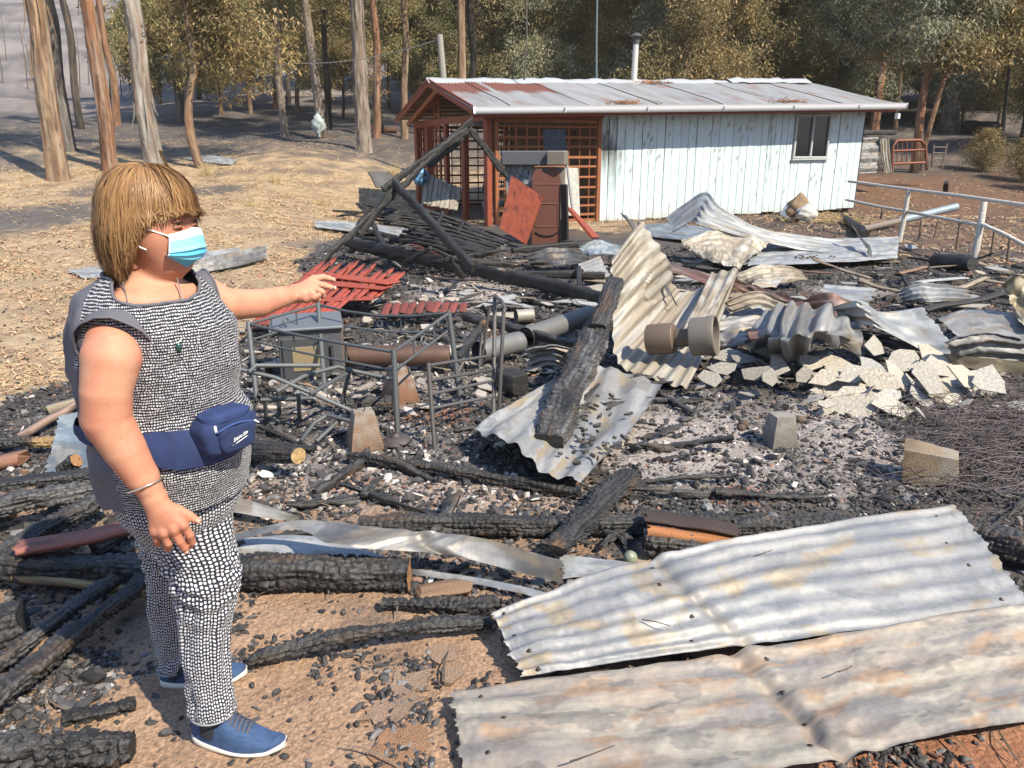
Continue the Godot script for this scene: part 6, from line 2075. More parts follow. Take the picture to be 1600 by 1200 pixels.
func make_yard() -> void:
	# rail fence at the right
	var o := thing("rail_fence", "weathered grey pole rail fence with two posts at the right", "fence", Vector3.ZERO)
	var pale := col(0.85, 0.80, 0.72)
	var pole := func(pts: Array, r0: float, r1: float, called: String, k: Color) -> void:
		var w := []
		for q in pts:
			w.append(pin(q))
		var m := MB.new()
		m.tube(w, r0, r1, 10, tone(k, 0.12), true, tone(k, 0.2))
		obj(called, m, "bark", o)
	pole.call([[1420, 298, 13.6, 1], [1412, 345, 13.6, 1], [1404, 382, 13.55, 1]], 0.036, 0.045, "post", pale)
	pole.call([[1538, 316, 11.3, 1], [1530, 365, 11.2, 1], [1521, 412, 11.15, 1]], 0.042, 0.05, "post", pale)
	pole.call([[1326, 283, 15.2, 1], [1420, 296, 13.7, 1], [1500, 306, 12.0, 1], [1640, 326, 10.6, 1]], 0.026, 0.030, "rail", pale)
	pole.call([[1322, 312, 15.2, 1], [1380, 324, 14.2, 1], [1415, 330, 13.65, 1], [1530, 352, 11.3, 1]], 0.024, 0.027, "rail", pale)
	pole.call([[1534, 350, 11.2, 1], [1570, 366, 10.8, 1], [1640, 404, 10.4, 1]], 0.026, 0.030, "rail", pale)
	for q in [[1379, 326, 1376, 342, 13.9], [1440, 345, 1436, 375, 12.6], [1500, 348, 1494, 390, 11.8], [1554, 362, 1548, 402, 11.3], [1578, 372, 1574, 408, 11.0], [1466, 345, 1460, 372, 13.0]]:
		pole.call([[q[0], q[1], q[4], 1], [q[2], q[3], q[4], 1]], 0.018, 0.02, "stake", col(0.3, 0.22, 0.15))
	for q in [["pale grey-blue plastic pipe end raised above the far fence rail", 1405, 345, 0.12, 1496, 323, 0.42, 0.075, [0.45, 0.55, 0.62]], ["brown half of the leaning pipe, lying left of the fence post", 1348, 358, 0.08, 1406, 345, 0.13, 0.06, [0.33, 0.28, 0.24]]]:
		pipe(q[0], on(q[1], q[2], q[3]), on(q[4], q[5], q[6]), q[7], col(q[8][0], q[8][1], q[8][2]))
	beam("black burnt log lump beyond the debris at right", [1462, 407, 0.10], [1520, 412, 0.14], 0.24, 0.22, {"round": 1.0, "grey": 0.1, "name": "charred_log", "cat": "log"})
	beam("burnt stump leaning beside the hut's right corner", [1318, 340, 0.05], [1352, 366, 0.12], 0.16, 0.16, {"round": 0.9, "grey": 0.1, "name": "charred_log", "cat": "log"})
	beam("short burnt stake on the red bank above the fence rail", [1478, 300, 0.0], [1478, 285, 0.3], 0.13, 0.13, {"grey": 0.3})
	# rusty bed end and grid beside the corrugated pen
	o = thing("bed_frame", "rusty tubular bed end leaning behind the hut's right corner", "bed frame", Vector3.ZERO)
	var P := func(x: float, y: float) -> Vector3: return at(x, y, 23.5)
	var rust := col(0.30, 0.12, 0.08)
	tubes([[P.call(1394, 268), P.call(1395, 228), P.call(1402, 220), P.call(1438, 219), P.call(1446, 226), P.call(1448, 266)]], 0.045, rust, o, "bow", 8)
	for q in [[1394, 236, 1447, 234], [1394, 256, 1447, 254]]:
		tubes([[P.call(q[0], q[1]), P.call(q[2], q[3])]], 0.035, rust, o, "rail", 8)
	for i in 6:
		tubes([[P.call(1402 + i * 7.5, 221), P.call(1402 + i * 7.5, 256)]], 0.018, rust, o, "bar", 6)
	o = thing("grid_frame", "thin metal ladder grid right of the rusty bed end", "grid frame", Vector3.ZERO)
	tubes([[at(1459, 226, 23.4), at(1456, 262, 23.4)], [at(1480, 224, 23.4), at(1472, 262, 23.4)]], 0.025, col(0.25, 0.19, 0.15), o, "upright", 6)
	for i in 4:
		tubes([[at(1459 - i, 230 + i * 9, 23.4), at(1479 - i * 2, 230 + i * 9, 23.4)]], 0.018, col(0.25, 0.2, 0.16), o, "rung", 6)
	sheet("corrugated_sheet", "sooty corrugated pen wall just right of the hut", [[[1336, 216, 22.8, 1], [1372, 214, 23.0, 1]], [[1334, 245, 22.6, 1], [1372, 243, 22.8, 1]], [[1332, 272, 22.4, 1], [1370, 270, 22.6, 1]]], 40, 40, 4.0, 0.03, "grey", {"soot": 0.8})
	sheet("corrugated_sheet", "upright grey-brown ribbed sheet between pen wall and bed end", [[[1374, 216, 22.9, 1], [1376, 242, 22.8, 1], [1381, 270, 22.6, 1]], [[1390, 216, 23.0, 1], [1391, 242, 22.9, 1], [1394, 270, 22.7, 1]]], 40, 30, 4.0, 0.03, "tan", {"soot": 0.6})
	beam("black burnt rail over the pen wall", [1330, 208, 22.9, 1], [1400, 207, 23.2, 1], 0.1, 0.14, {"grey": 0.1})
	beam("black burnt heap of timber behind the bed end, right of the stump", [1510, 198, 0.3], [1560, 200, 0.4], 0.7, 0.6, {"round": 1.0, "grey": 0.1, "step": 0.06, "name": "charred_heap", "cat": "heap"})
	# white jug and folded sack by the hut wall
	o = thing("plastic_jug", "white plastic jug lying below the hut wall", "jug", on(1232, 345, 0.0))
	var m := MB.new()
	m.lathe(Transform3D(Basis.from_euler(Vector3(0.0, 0, -0.5)), Vector3(-0.05, 0.03, 0)), [[0.0, 0.0], [0.16, 0.0], [0.18, 0.03], [0.18, 0.28], [0.15, 0.36], [0.06, 0.40], [0.05, 0.44], [0.0, 0.44]], 16, col(0.72, 0.72, 0.70))
	obj("body", m, "plastic", o)
	m = MB.new()
	m.tube([Vector3(0.05, 0.36, 0.1), Vector3(0.16, 0.36, 0.14), Vector3(0.2, 0.28, 0.14), Vector3(0.14, 0.2, 0.14)], 0.022, 0.022, 8, col(0.7, 0.7, 0.68))
	obj("handle", m, "plastic", o)
	for q in [["brown folded sack standing behind the white jug", 1247, 322, 0.40, 0.24, [0.36, 0.25, 0.15]], ["white crumpled sack in front of the brown sack", 1256, 345, 0.26, 0.22, [0.70, 0.69, 0.66]]]:
		var c := on(1250 if q[1] == 1247 else 1256, 347, 0.0) + Vector3(0, 0, -0.15 if q[1] == 1247 else 0.1)
		var pts := PackedVector3Array()
		var ks := PackedColorArray()
		for i in 14:
			for j in 20:
				var a := TAU * j / 20.0
				var f := i / 13.0
				var r: float = q[4] * (sin(PI * clampf(f * 0.85 + 0.15, 0, 1)) * 0.9 + 0.08) * (1.0 + nf.get_noise_3d(cos(a) * 2.0, f * 3.0 + q[1], sin(a) * 2.0) * 0.6)
				pts.append(c + Vector3(cos(a) * r, f * q[3] * 1.5, sin(a) * r * 0.7))
				ks.append(tone(col(q[5][0], q[5][1], q[5][2]), 0.06))
		m = MB.new()
		m.surf(pts, 14, 20, ks, PackedVector2Array(), true)
		tag(obj("sack", m, "board"), q[0], "sack")
	plank("small square board leaning on the white jug", [1222, 346, 0.02], [1222, 332, 0.16], 0.12, 0.02, col(0.40, 0.34, 0.26), "board", Vector3(0, 0, 1))
	# straw pile under the hut
	m = MB.new()
	for i in 500:
		var p := on(1290, 346, 0.0) + Vector3(rng.randfn() * 0.45, absf(rng.randfn()) * 0.07, rng.randfn() * 0.25)
		var d := Vector3(rng.randfn(), rng.randfn() * 0.3, rng.randfn()).normalized() * rng.randf_range(0.05, 0.16)
		m.tube([p - d, p + d], 0.006, 0.003, 3, tone(col(0.5, 0.38, 0.2), 0.3), false)
	var so := obj("straw_heap", m, "straw")
	so.set_meta("kind", "stuff")
	tag(so, "heap of yellow straw under the hut's right end", "straw")
	# porch clutter outside
	o = thing("clay_trough", "terracotta trough with a scalloped front beside the porch", "trough", on(684, 330, 0.0))
	m = MB.new()
	m.box(Transform3D(Basis(), Vector3(0, 0.14, 0)), Vector3(0.62, 0.04, 0.3), col(0.36, 0.15, 0.10), 0.01)
	obj("floor", m, "concrete", o)
	for q in [[0.0, 0.18], [0.0, -0.18]]:
		m = MB.new()
		m.box(Transform3D(Basis.from_euler(Vector3(0.25 if q[1] > 0.0 else -0.25, 0, 0)), Vector3(0, 0.26, q[1])), Vector3(0.74, 0.24, 0.03), col(0.42, 0.18, 0.12), 0.008)
		obj("side_wall", m, "concrete", o)
	for q in [-0.36, 0.36]:
		m = MB.new()
		m.box(Transform3D(Basis.from_euler(Vector3(0, 0, -0.25 if q > 0.0 else 0.25)), Vector3(q, 0.26, 0.0)), Vector3(0.03, 0.24, 0.36), col(0.40, 0.17, 0.12), 0.008)
		obj("end_wall", m, "concrete", o)
	for q in [-0.2, 0.2]:
		m = MB.new()
		m.box(Transform3D(Basis(), Vector3(q, 0.05, 0.0)), Vector3(0.09, 0.16, 0.28), col(0.30, 0.13, 0.09), 0.01)
		obj("foot", m, "concrete", o)
	for i in 8:
		plank(["leftmost", "second", "third", "fourth", "fifth", "sixth", "seventh", "rightmost"][i] + " grey board of the boards leaning behind the terracotta trough", [662 + i * 7, 318 + i * 1.5, 16.6, 1], [668 + i * 7, 272 + i * 3, 17.2, 1], 0.10, 0.02, tone(col(0.40, 0.36, 0.30), 0.2), "grey_board", Vector3(0, 0, 1))
	m = MB.new()
	var bp := PackedVector3Array()
	var bk := PackedColorArray()
	var bc := at(657, 276, 17.0)
	for i in 14:
		for j in 20:
			var a := TAU * j / 20.0
			var f := PI * i / 13.0
			var g := nf.get_noise_3d(cos(a) * sin(f) * 3.0, cos(f) * 3.0, sin(a) * sin(f) * 3.0)
			var r := 0.16 * (1.0 + g * 0.5)
			bp.append(bc + Vector3(cos(a) * sin(f) * r, cos(f) * r * 1.1, sin(a) * sin(f) * r))
			bk.append(col(0.02, 0.03, 0.06).lerp(col(0.12, 0.35, 0.62), smoothstep(0.0, 0.12, g)))
	m.surf(bp, 14, 20, bk, PackedVector2Array(), true)
	tag(obj("plastic_bundle", m, "plastic"), "small blue and black plastic bundle hanging by the porch boards", "bundle")
	m = MB.new()
	m.tube([bc + Vector3(0, 0.15, 0), bc + Vector3(0.05, -1.1, -0.05)], 0.015, 0.015, 6, col(0.2, 0.17, 0.14))
	tag(obj("stake", m, "wood"), "thin stake that carries the blue and black bundle", "stake")
	# bag on the trunk, broken pole with its wire, mast on the roof
	var tb := on(503, 216) + Vector3(-0.05, 0.55, 0.25)
	var sp_ := PackedVector3Array()
	var sk := PackedColorArray()
	for i in 16:
		for j in 18:
			var a := TAU * j / 18.0
			var f := i / 15.0
			var r := 0.26 * sin(PI * clampf(f, 0.05, 0.95)) * (1.0 + nf.get_noise_3d(cos(a) * 2.5, f * 4.0, sin(a) * 2.5) * 0.9)
			sp_.append(tb + Vector3(cos(a) * r, (f - 0.5) * 1.0, sin(a) * r * 0.6))
			sk.append(tone(col(0.36, 0.42, 0.42), 0.1))
	m = MB.new()
	m.surf(sp_, 16, 18, sk, PackedVector2Array(), true)
	tag(obj("plastic_bag", m, "plastic"), "torn grey-green plastic bag caught on the brown trunk", "plastic bag")
	var pb := on(700, 230)
	pb = Vector3(pb.x, pb.y, -25.0)
	pb = at(702, 226, 25.0)
	m = MB.new()
	var pt := at(687, 54, 25.0)
	m.tube([Vector3(pb.x, ground(pb.x, pb.z) - 0.2, pb.z), pb.lerp(pt, 0.5), pt], 0.11, 0.09, 12, col(0.46, 0.42, 0.36), true, col(0.52, 0.5, 0.46))
	tag(obj("utility_pole", m, "bark"), "pale weathered pole standing above the roof's left end", "pole")
	m = MB.new()
	var w0 := pt - Vector3(0, 0.12, 0)
	var w1 := at(430, 98, 27.0)
	var wire := []
	for i in 16:
		var f := i / 15.0
		wire.append(w0.lerp(w1, f) - Vector3(0, 1.0 * f * (1.0 - f), 0))
	m.tube(wire, 0.012, 0.012, 5, col(0.45, 0.47, 0.48), false)
	tag(obj("overhead_wire", m, "iron"), "thin pale wire sagging left from the weathered pole", "wire")
	m = MB.new()
	m.tube([at(819, 125, 18.9), at(823, 60, 18.9), at(822, -40, 18.9)], 0.022, 0.018, 8, col(0.16, 0.13, 0.12))
	tag(obj("roof_mast", m, "iron"), "thin dark mast rising from the ridge left of the stove pipe", "mast")
	m = MB.new()
	m.tube([at(932, 122, 24.0), at(932, 60, 24.0), at(934, -60, 24.0)], 0.03, 0.025, 8, col(0.22, 0.30, 0.34))
	tag(obj("metal_pole", m, "iron"), "thin blue-grey pole behind the roof, between mast and stove pipe", "pole")
	plank("slat leaning against the foot of the white trunk", [262, 262, 0.0], [250, 235, 0.75], 0.09, 0.03, col(0.34, 0.24, 0.15), "board")
	plank("dark narrow board at the edge of the porch ground left of the trough", [592, 268, 17.5, 1], [606, 292, 16.6, 1], 0.5, 0.02, col(0.16, 0.15, 0.14), "tin_plate")


# ---------------------------------------------------------------- the woman
class Field:
	var a := PackedVector3Array()
	var b := PackedVector3Array()
	var ra := PackedFloat32Array()
	var rb := PackedFloat32Array()
	var k := PackedFloat32Array()

	func add(p: Vector3, q: Vector3, r1: float, r2: float, kk := 0.012) -> void:
		a.append(p); b.append(q); ra.append(r1); rb.append(r2); k.append(kk)

	func chain(ps: Array, rs: Array, kk := 0.012) -> void:
		for i in ps.size() - 1:
			add(ps[i], ps[i + 1], rs[i], rs[i + 1], kk if i == 0 else 0.0025)

	func one(i: int, p: Vector3) -> float:
		var ab := b[i] - a[i]
		var l := ab.length_squared()
		var t := 0.0 if l < 1e-9 else clampf((p - a[i]).dot(ab) / l, 0.0, 1.0)
		return p.distance_to(a[i] + ab * t) - lerpf(ra[i], rb[i], t)

	func value(p: Vector3, which: PackedInt32Array) -> float:
		var d := 10.0
		for i in which:
			var e := one(i, p)
			var h := maxf(k[i] - absf(d - e), 0.0) / k[i]
			d = minf(d, e) - h * h * k[i] * 0.25
		return d

	# surface nets, visiting only the blocks that the surface can cross
	func mesh_into(m: MB, cell: float, shade: Callable) -> void:
		var lo := Vector3.INF
		var hi := -Vector3.INF
		for i in a.size():
			var r := Vector3.ONE * (maxf(ra[i], rb[i]) + cell * 3.0)
			lo = lo.min(a[i] - r).min(b[i] - r)
			hi = hi.max(a[i] + r).max(b[i] + r)
		var B := 5
		var nx := (int((hi.x - lo.x) / cell / B) + 1) * B + 1
		var ny := (int((hi.y - lo.y) / cell / B) + 1) * B + 1
		var nz := (int((hi.z - lo.z) / cell / B) + 1) * B + 1
		var g := PackedFloat32Array()
		g.resize(nx * ny * nz)
		g.fill(1.0)
		var blocks := []
		var half := B * cell * 0.5
		var reach := half * 1.7321
		for bz in range(0, nz - 1, B):
			for by in range(0, ny - 1, B):
				for bx in range(0, nx - 1, B):
					var c := lo + Vector3(bx, by, bz) * cell + Vector3.ONE * half
					var near := PackedInt32Array()
					var best := 10.0
					var ds := PackedFloat32Array()
					for i in a.size():
						var e := one(i, c)
						ds.append(e)
						best = minf(best, e)
					if best > reach + 0.02:
						continue
					for i in a.size():
						if ds[i] < best + reach * 2.0 + k[i]:
							near.append(i)
					if best < -reach - 0.03:
						for z in B + 1:
							for y in B + 1:
								for x in B + 1:
									g[((bz + z) * ny + by + y) * nx + bx + x] = -1.0
						continue
					blocks.append([bx, by, bz])
					for z in B + 1:
						for y in B + 1:
							for x in B + 1:
								g[((bz + z) * ny + by + y) * nx + bx + x] = value(lo + Vector3(bx + x, by + y, bz + z) * cell, near)
		var id := {}
		var s := m.v.size()
		var corner := [[0, 0, 0], [1, 0, 0], [0, 1, 0], [1, 1, 0], [0, 0, 1], [1, 0, 1], [0, 1, 1], [1, 1, 1]]
		var edges := [[0, 1], [2, 3], [4, 5], [6, 7], [0, 2], [1, 3], [4, 6], [5, 7], [0, 4], [1, 5], [2, 6], [3, 7]]
		for q in blocks:
			for z in B:
				for y in B:
					for x in B:
						var at_ := ((q[2] + z) * ny + q[1] + y) * nx + q[0] + x as int
						var d := PackedFloat32Array()
						var neg := 0
						for c in corner:
							var e := g[at_ + (c[2] * ny + c[1]) * nx + c[0]]
							d.append(e)
							if e < 0.0:
								neg += 1
						if neg == 0 or neg == 8:
							continue
						var sum := Vector3.ZERO
						var cnt := 0
						for e in edges:
							var d0 := d[e[0]]
							var d1 := d[e[1]]
							if (d0 < 0.0) != (d1 < 0.0):
								var t := d0 / (d0 - d1)
								var c0: Array = corner[e[0]]
								var c1: Array = corner[e[1]]
								sum += Vector3(lerpf(c0[0], c1[0], t), lerpf(c0[1], c1[1], t), lerpf(c0[2], c1[2], t))
								cnt += 1
						var p := lo + (Vector3(q[0] + x, q[1] + y, q[2] + z) + sum / cnt) * cell
						var nn := Vector3(d[1] + d[3] + d[5] + d[7] - d[0] - d[2] - d[4] - d[6], d[2] + d[3] + d[6] + d[7] - d[0] - d[1] - d[4] - d[5], d[4] + d[5] + d[6] + d[7] - d[0] - d[1] - d[2] - d[3]).normalized()
						id[at_] = m.v.size()
						m.v.append(p)
						m.n.append(nn)
						m.c.append(shade.call(p))
						m.u.append(Vector2.ZERO)
		var ax := [1, nx, nx * ny]
		for key: int in id:
			var x := key % nx
			var y := (key / nx) % ny
			var z := key / (nx * ny)
			for e in 3:
				if (e == 0 and (y == 0 or z == 0)) or (e == 1 and (x == 0 or z == 0)) or (e == 2 and (x == 0 or y == 0)):
					continue
				var d0 := g[key]
				var d1 := g[key + ax[e]]
				if (d0 < 0.0) == (d1 < 0.0):
					continue
				var u: int = ax[(e + 1) % 3]
				var w: int = ax[(e + 2) % 3]
				if not (id.has(key - u) and id.has(key - w) and id.has(key - u - w)):
					continue
				var i0: int = id[key]
				var i1: int = id[key - u]
				var i2: int = id[key - u - w]
				var i3: int = id[key - w]
				if d0 < 0.0:
					for t in [i0, i2, i1, i0, i3, i2]:
						m.ix.append(t)
				else:
					for t in [i0, i1, i2, i0, i2, i3]:
						m.ix.append(t)


var fb := Vector3(0.94, 0, 0.342)     # where her chest faces
var sb := Vector3(-0.342, 0, 0.94)    # towards her right shoulder
# height, centre x, centre z, half width, half depth front, back
var RINGS := [[0.70, -0.872, -1.87, 0.175, 0.150, 0.185], [0.75, -0.880, -1.87, 0.178, 0.158, 0.190], [0.85, -0.886, -1.87, 0.185, 0.188, 0.198], [0.92, -0.886, -1.87, 0.18, 0.200, 0.196], [1.0, -0.892, -1.87, 0.175, 0.182, 0.192], [1.08, -0.893, -1.87, 0.178, 0.196, 0.192], [1.14, -0.893, -1.87, 0.180, 0.196, 0.182], [1.19, -0.896, -1.87, 0.182, 0.190, 0.172], [1.235, -0.898, -1.87, 0.174, 0.160, 0.150], [1.275, -0.898, -1.87, 0.150, 0.132, 0.136], [1.302, -0.892, -1.87, 0.112, 0.108, 0.100], [1.315, -0.888, -1.87, 0.094, 0.094, 0.085]]


var near := [[720, 196, 362, 1.88], [770, 205, 356, 1.87], [820, 222, 358, 1.855], [860, 250, 366, 1.84], [890, 262, 371, 1.825], [915, 272, 374, 1.815], [945, 280, 366, 1.805], [985, 284, 358, 1.80], [1030, 289, 357, 1.79], [1075, 295, 360, 1.782], [1112, 300, 365, 1.775]]
var far := [[730, 188, 330, 1.90], [780, 200, 320, 1.93], [830, 216, 300, 1.96], [870, 227, 290, 1.985], [905, 230, 285, 2.0], [940, 234, 283, 2.01], [985, 241, 286, 2.02], [1020, 245, 287, 2.03], [1044, 247, 289, 2.035]]


func torso(y: float, az: float, off := 0.0) -> Vector3:
	var i := 1
	while i < RINGS.size() - 1 and y > RINGS[i][0]:
		i += 1
	var f := clampf((y - RINGS[i - 1][0]) / (RINGS[i][0] - RINGS[i - 1][0]), -0.5, 1.0)
	var q := []
	for k in range(1, 6):
		q.append(cubic_interpolate(RINGS[i - 1][k], RINGS[i][k], RINGS[maxi(i - 2, 0)][k], RINGS[mini(i + 1, RINGS.size() - 1)][k], f))
	var ca := cos(az)
	var sa := sin(az)
	var d: float = q[3] if ca > 0.0 else q[4]
	return Vector3(q[0], y, q[1]) + fb * ca * (d + off) + sb * sa * (q[2] + off)


func dot_texture(kind: int) -> ImageTexture:
	var r := RandomNumberGenerator.new()
	r.seed = 90 + kind
	var n := 256
	var im := Image.create(n, n, false, Image.FORMAT_RGB8)
	var ink := Color(0.09, 0.10, 0.15)
	im.fill(ink)
	var cells := 16
	var s := n / cells
	if kind == 0:      # trousers: staggered white spots that touch at the corners
		for cy in cells:
			for cx in cells:
				var ox := (cx + 0.5) * s + r.randf_range(-1, 1)
				var oy := (cy + 0.5 + (0.12 if cx % 2 else -0.12)) * s + r.randf_range(-1, 1)
				var rr := s * r.randf_range(0.29, 0.35)
				for y in s + 6:
					for x in s + 6:
						var px := int(ox) - s / 2 - 3 + x
						var py := int(oy) - s / 2 - 3 + y
						var dd := pow(absf(px - ox) / rr, 2.6) + pow(absf(py - oy) / rr, 2.6)
						if dd < 1.0:
							im.set_pixel(posmod(px, n), posmod(py, n), Color(0.75, 0.76, 0.79))
	else:              # blouse: broken rows of white dashes
		for cy in cells:
			var x := 0.0
			var wob := r.randf() * 6.0
			while x < n - 4:
				var l := r.randf_range(5.0, 15.0)
				var gap := r.randf_range(3.0, 5.5)
				var h := s * r.randf_range(0.17, 0.30)
				for yy in range(-8, 9):
					for xx in int(l):
						var oy := (cy + 0.5) * s + sin((x + xx) * TAU * 2.0 / n + wob) * 2.0
						var e := minf(xx, l - xx) / 2.0
						if absf(yy) < h * minf(1.0, 0.55 + e * 0.3):
							im.set_pixel(int(x + xx) % n, posmod(int(oy) + yy, n), Color(0.74, 0.74, 0.76))
				x += l + gap
	im.generate_mipmaps()
	return ImageTexture.create_from_image(im)


func cloth_mat(called: String, t: Texture2D) -> void:
	var m := mat(called, 0.85)
	m.albedo_texture = t
	m.rim_enabled = true
	m.rim = 0.2


func make_person() -> void:
	cloth_mat("trouser_print", dot_texture(0))
	cloth_mat("blouse_print", dot_texture(1))
	var o := thing("person", "woman in patterned blouse and trousers with blue face mask, arm outstretched over the ruins", "person")
	# ---- body: one continuous skin
	var skin := MB.new()
	var base := col(0.56, 0.30, 0.20)
	var shade := func(p: Vector3) -> Color:
		var g := nf.get_noise_3d(p.x * 9.0, p.y * 9.0, p.z * 9.0)
		var k := base.lerp(col(0.55, 0.225, 0.15), clampf(g * 1.2 + 0.3, 0.0, 0.7))
		if p.y > 1.33:
			k = k.lerp(col(0.46, 0.19, 0.125), 0.6)
		elif p.z > -1.75:
			var red := exp(-pow((p.y - 0.90) / 0.10, 2.0)) * 0.35 + smoothstep(0.82, 0.70, p.y) * 0.7
			k = k.lerp(col(0.47, 0.185, 0.12), clampf(red + g * 0.3, 0.0, 0.9))
		var fr := nf.get_noise_3d(p.x * 70.0, p.y * 70.0, p.z * 70.0)
		return k.lerp(col(0.30, 0.13, 0.08), clampf(fr * 3.0 - 1.25, 0.0, 0.4))
	var F := Field.new()
	for i in range(1, 6):
		var r: Array = RINGS[i]
		var q: Array = RINGS[i + 1]
		F.add(Vector3(r[1], r[0], r[2]), Vector3(q[1], q[0], q[2]), minf(r[3], r[4]) * 0.70, minf(q[3], q[4]) * (0.78 if i < 4 else 0.62), 0.04)
	for rows: Array in [near, far]:
		for i in range(1, rows.size() - 1):
			var ends := []
			for q: Array in [rows[i], rows[i + 1]]:
				var l := at(q[1], q[0], q[3])
				var r := at(q[2], q[0], q[3])
				ends.append((l + r) * 0.5)
				ends.append(l.distance_to(r) * 0.5 * 0.55)
			F.add(ends[0], ends[2], ends[1], ends[3], 0.03)
	var nsh := at(176, 534, 1.715)
	var fsh := at(316, 460, 2.0)
	F.add(Vector3(-0.89, 1.17, -1.87), nsh, 0.07, 0.06, 0.04)
	F.add(Vector3(-0.89, 1.17, -1.87), fsh, 0.07, 0.05, 0.04)
	F.mesh_into(skin, 0.016, shade)
	# neck and head
	var H := at(236, 343, 1.86)
	var hf := Vector3(0.982, -0.05, 0.19).normalized()
	var hs := Vector3(-0.19, 0, 0.982)
	var hu := hs.cross(hf).normalized() * -1.0
	if hu.y < 0.0:
		hu = -hu
	var L := func(a: float, b: float, c: float) -> Vector3: return H + hf * a + hu * b + hs * c
	F = Field.new()
	F.add(Vector3(-0.890, 1.19, -1.87), Vector3(-0.888, 1.245, -1.87), 0.09, 0.075, 0.04)
	F.add(Vector3(-0.885, 1.25, -1.87), L.call(-0.02, -0.06, 0.0), 0.067, 0.058, 0.03)
	F.add(Vector3(-0.885, 1.235, -1.81), Vector3(-0.885, 1.235, -1.93), 0.062, 0.058, 0.05)
	for k in 6:
		F.add(Vector3(-0.888, 1.235, -1.87), torso(1.25, -0.7 + k * 0.38, -0.052), 0.05, 0.033, 0.03)
	F.add(L.call(-0.02, 0.03, 0), L.call(-0.035, 0.03, 0), 0.092, 0.09, 0.03)
	F.add(L.call(0.03, 0.02, 0.03), L.call(0.03, 0.02, -0.03), 0.062, 0.062, 0.03)
	F.add(L.call(0.035, -0.045, 0.03), L.call(0.035, -0.045, -0.03), 0.055, 0.055, 0.03)
	F.add(L.call(0.045, -0.085, 0.015), L.call(0.045, -0.085, -0.015), 0.045, 0.045, 0.025)
	F.add(L.call(0.02, -0.092, 0.0), L.call(-0.03, -0.09, 0.0), 0.046, 0.05, 0.03)
	F.add(L.call(0.045, -0.03, 0.048), L.call(0.045, -0.03, 0.044), 0.032, 0.032, 0.02)
	F.add(L.call(0.045, -0.03, -0.048), L.call(0.045, -0.03, -0.044), 0.032, 0.032, 0.02)
	F.add(L.call(0.086, 0.012, 0), L.call(0.100, -0.035, 0), 0.009, 0.012, 0.014)
	F.add(L.call(0.086, -0.068, 0.012), L.call(0.086, -0.068, -0.012), 0.010, 0.010, 0.012)
	F.add(L.call(0.076, 0.026, 0.045), L.call(0.088, 0.024, 0.012), 0.008, 0.009, 0.012)
	F.add(L.call(0.076, 0.026, -0.045), L.call(0.088, 0.024, -0.012), 0.008, 0.009, 0.012)
	for s: float in [1.0, -1.0]:   # ears
		F.add(L.call(-0.005, 0.01, s * 0.083), L.call(-0.012, -0.02, s * 0.085), 0.014, 0.013, 0.008)
		F.add(L.call(-0.002, -0.028, s * 0.084), L.call(0.001, -0.043, s * 0.082), 0.010, 0.008, 0.008)
	F.mesh_into(skin, 0.0052, shade)
	# right arm, hanging, with its hand
	F = Field.new()
	F.chain([nsh, at(174, 560, 1.665), at(166, 612, 1.645), at(167, 655, 1.645), at(195, 702, 1.65), at(222, 745, 1.655), at(240, 775, 1.66)], [0.058, 0.063, 0.054, 0.053, 0.047, 0.038, 0.027], 0.02)
	F.add(at(152, 652, 1.66), at(156, 662, 1.66), 0.034, 0.03, 0.02)
	var wrist := at(241, 779, 1.66)
	for q in [[286, 821, 1.655], [272, 829, 1.650], [256, 834, 1.650], [242, 831, 1.655]]:
		F.add(wrist, at(q[0], q[1], q[2]), 0.021, 0.0125, 0.014)
	F.chain([at(286, 821, 1.655), at(296, 836, 1.663), at(300, 847, 1.676), at(298, 853, 1.690)], [0.0115, 0.0100, 0.0092, 0.0078], 0.005)
	F.chain([at(272, 829, 1.650), at(281, 846, 1.655), at(288, 856, 1.665), at(291, 861, 1.678)], [0.0118, 0.0102, 0.0094, 0.0080], 0.005)
	F.chain([at(256, 834, 1.650), at(263, 849, 1.655), at(263, 856, 1.675), at(259, 855, 1.692)], [0.0115, 0.0100, 0.0092, 0.0078], 0.005)
	F.chain([at(242, 831, 1.655), at(246, 843, 1.660), at(247, 849, 1.676), at(244, 847, 1.690)], [0.0105, 0.0092, 0.0084, 0.0072], 0.005)
	F.chain([at(254, 793, 1.660), at(278, 798, 1.668), at(297, 807, 1.674), at(309, 814, 1.676)], [0.0200, 0.0140, 0.0112, 0.0085], 0.008)
	for q in [[286, 820, 1.647], [272, 827, 1.642], [256, 832, 1.642], [242, 829, 1.648]]:
		F.add(at(q[0], q[1], q[2]), at(q[0], q[1] + 1, q[2]), 0.0068, 0.0068, 0.012)
	F.mesh_into(skin, 0.0038, shade)
	# left arm, stretched out, with its hand
	F = Field.new()
	F.chain([fsh, at(352, 476, 2.03), at(405, 474, 2.12), at(440, 464, 2.22), at(462, 459, 2.28)], [0.052, 0.044, 0.039, 0.031, 0.024], 0.02)
	wrist = at(462, 459, 2.28)
	for q in [[490, 436, 2.34], [492, 443, 2.32], [490, 450, 2.30], [485, 457, 2.28]]:
		F.add(wrist, at(q[0], q[1], q[2]), 0.021, 0.0125, 0.014)
	F.chain([at(490, 436, 2.34), at(505, 433, 2.36), at(514, 435, 2.37), at(521, 438, 2.37)], [0.0115, 0.0100, 0.0090, 0.0075], 0.005)
	F.chain([at(492, 443, 2.32), at(507, 446, 2.33), at(516, 449, 2.335), at(523, 451, 2.335)], [0.0115, 0.0100, 0.0090, 0.0075], 0.005)
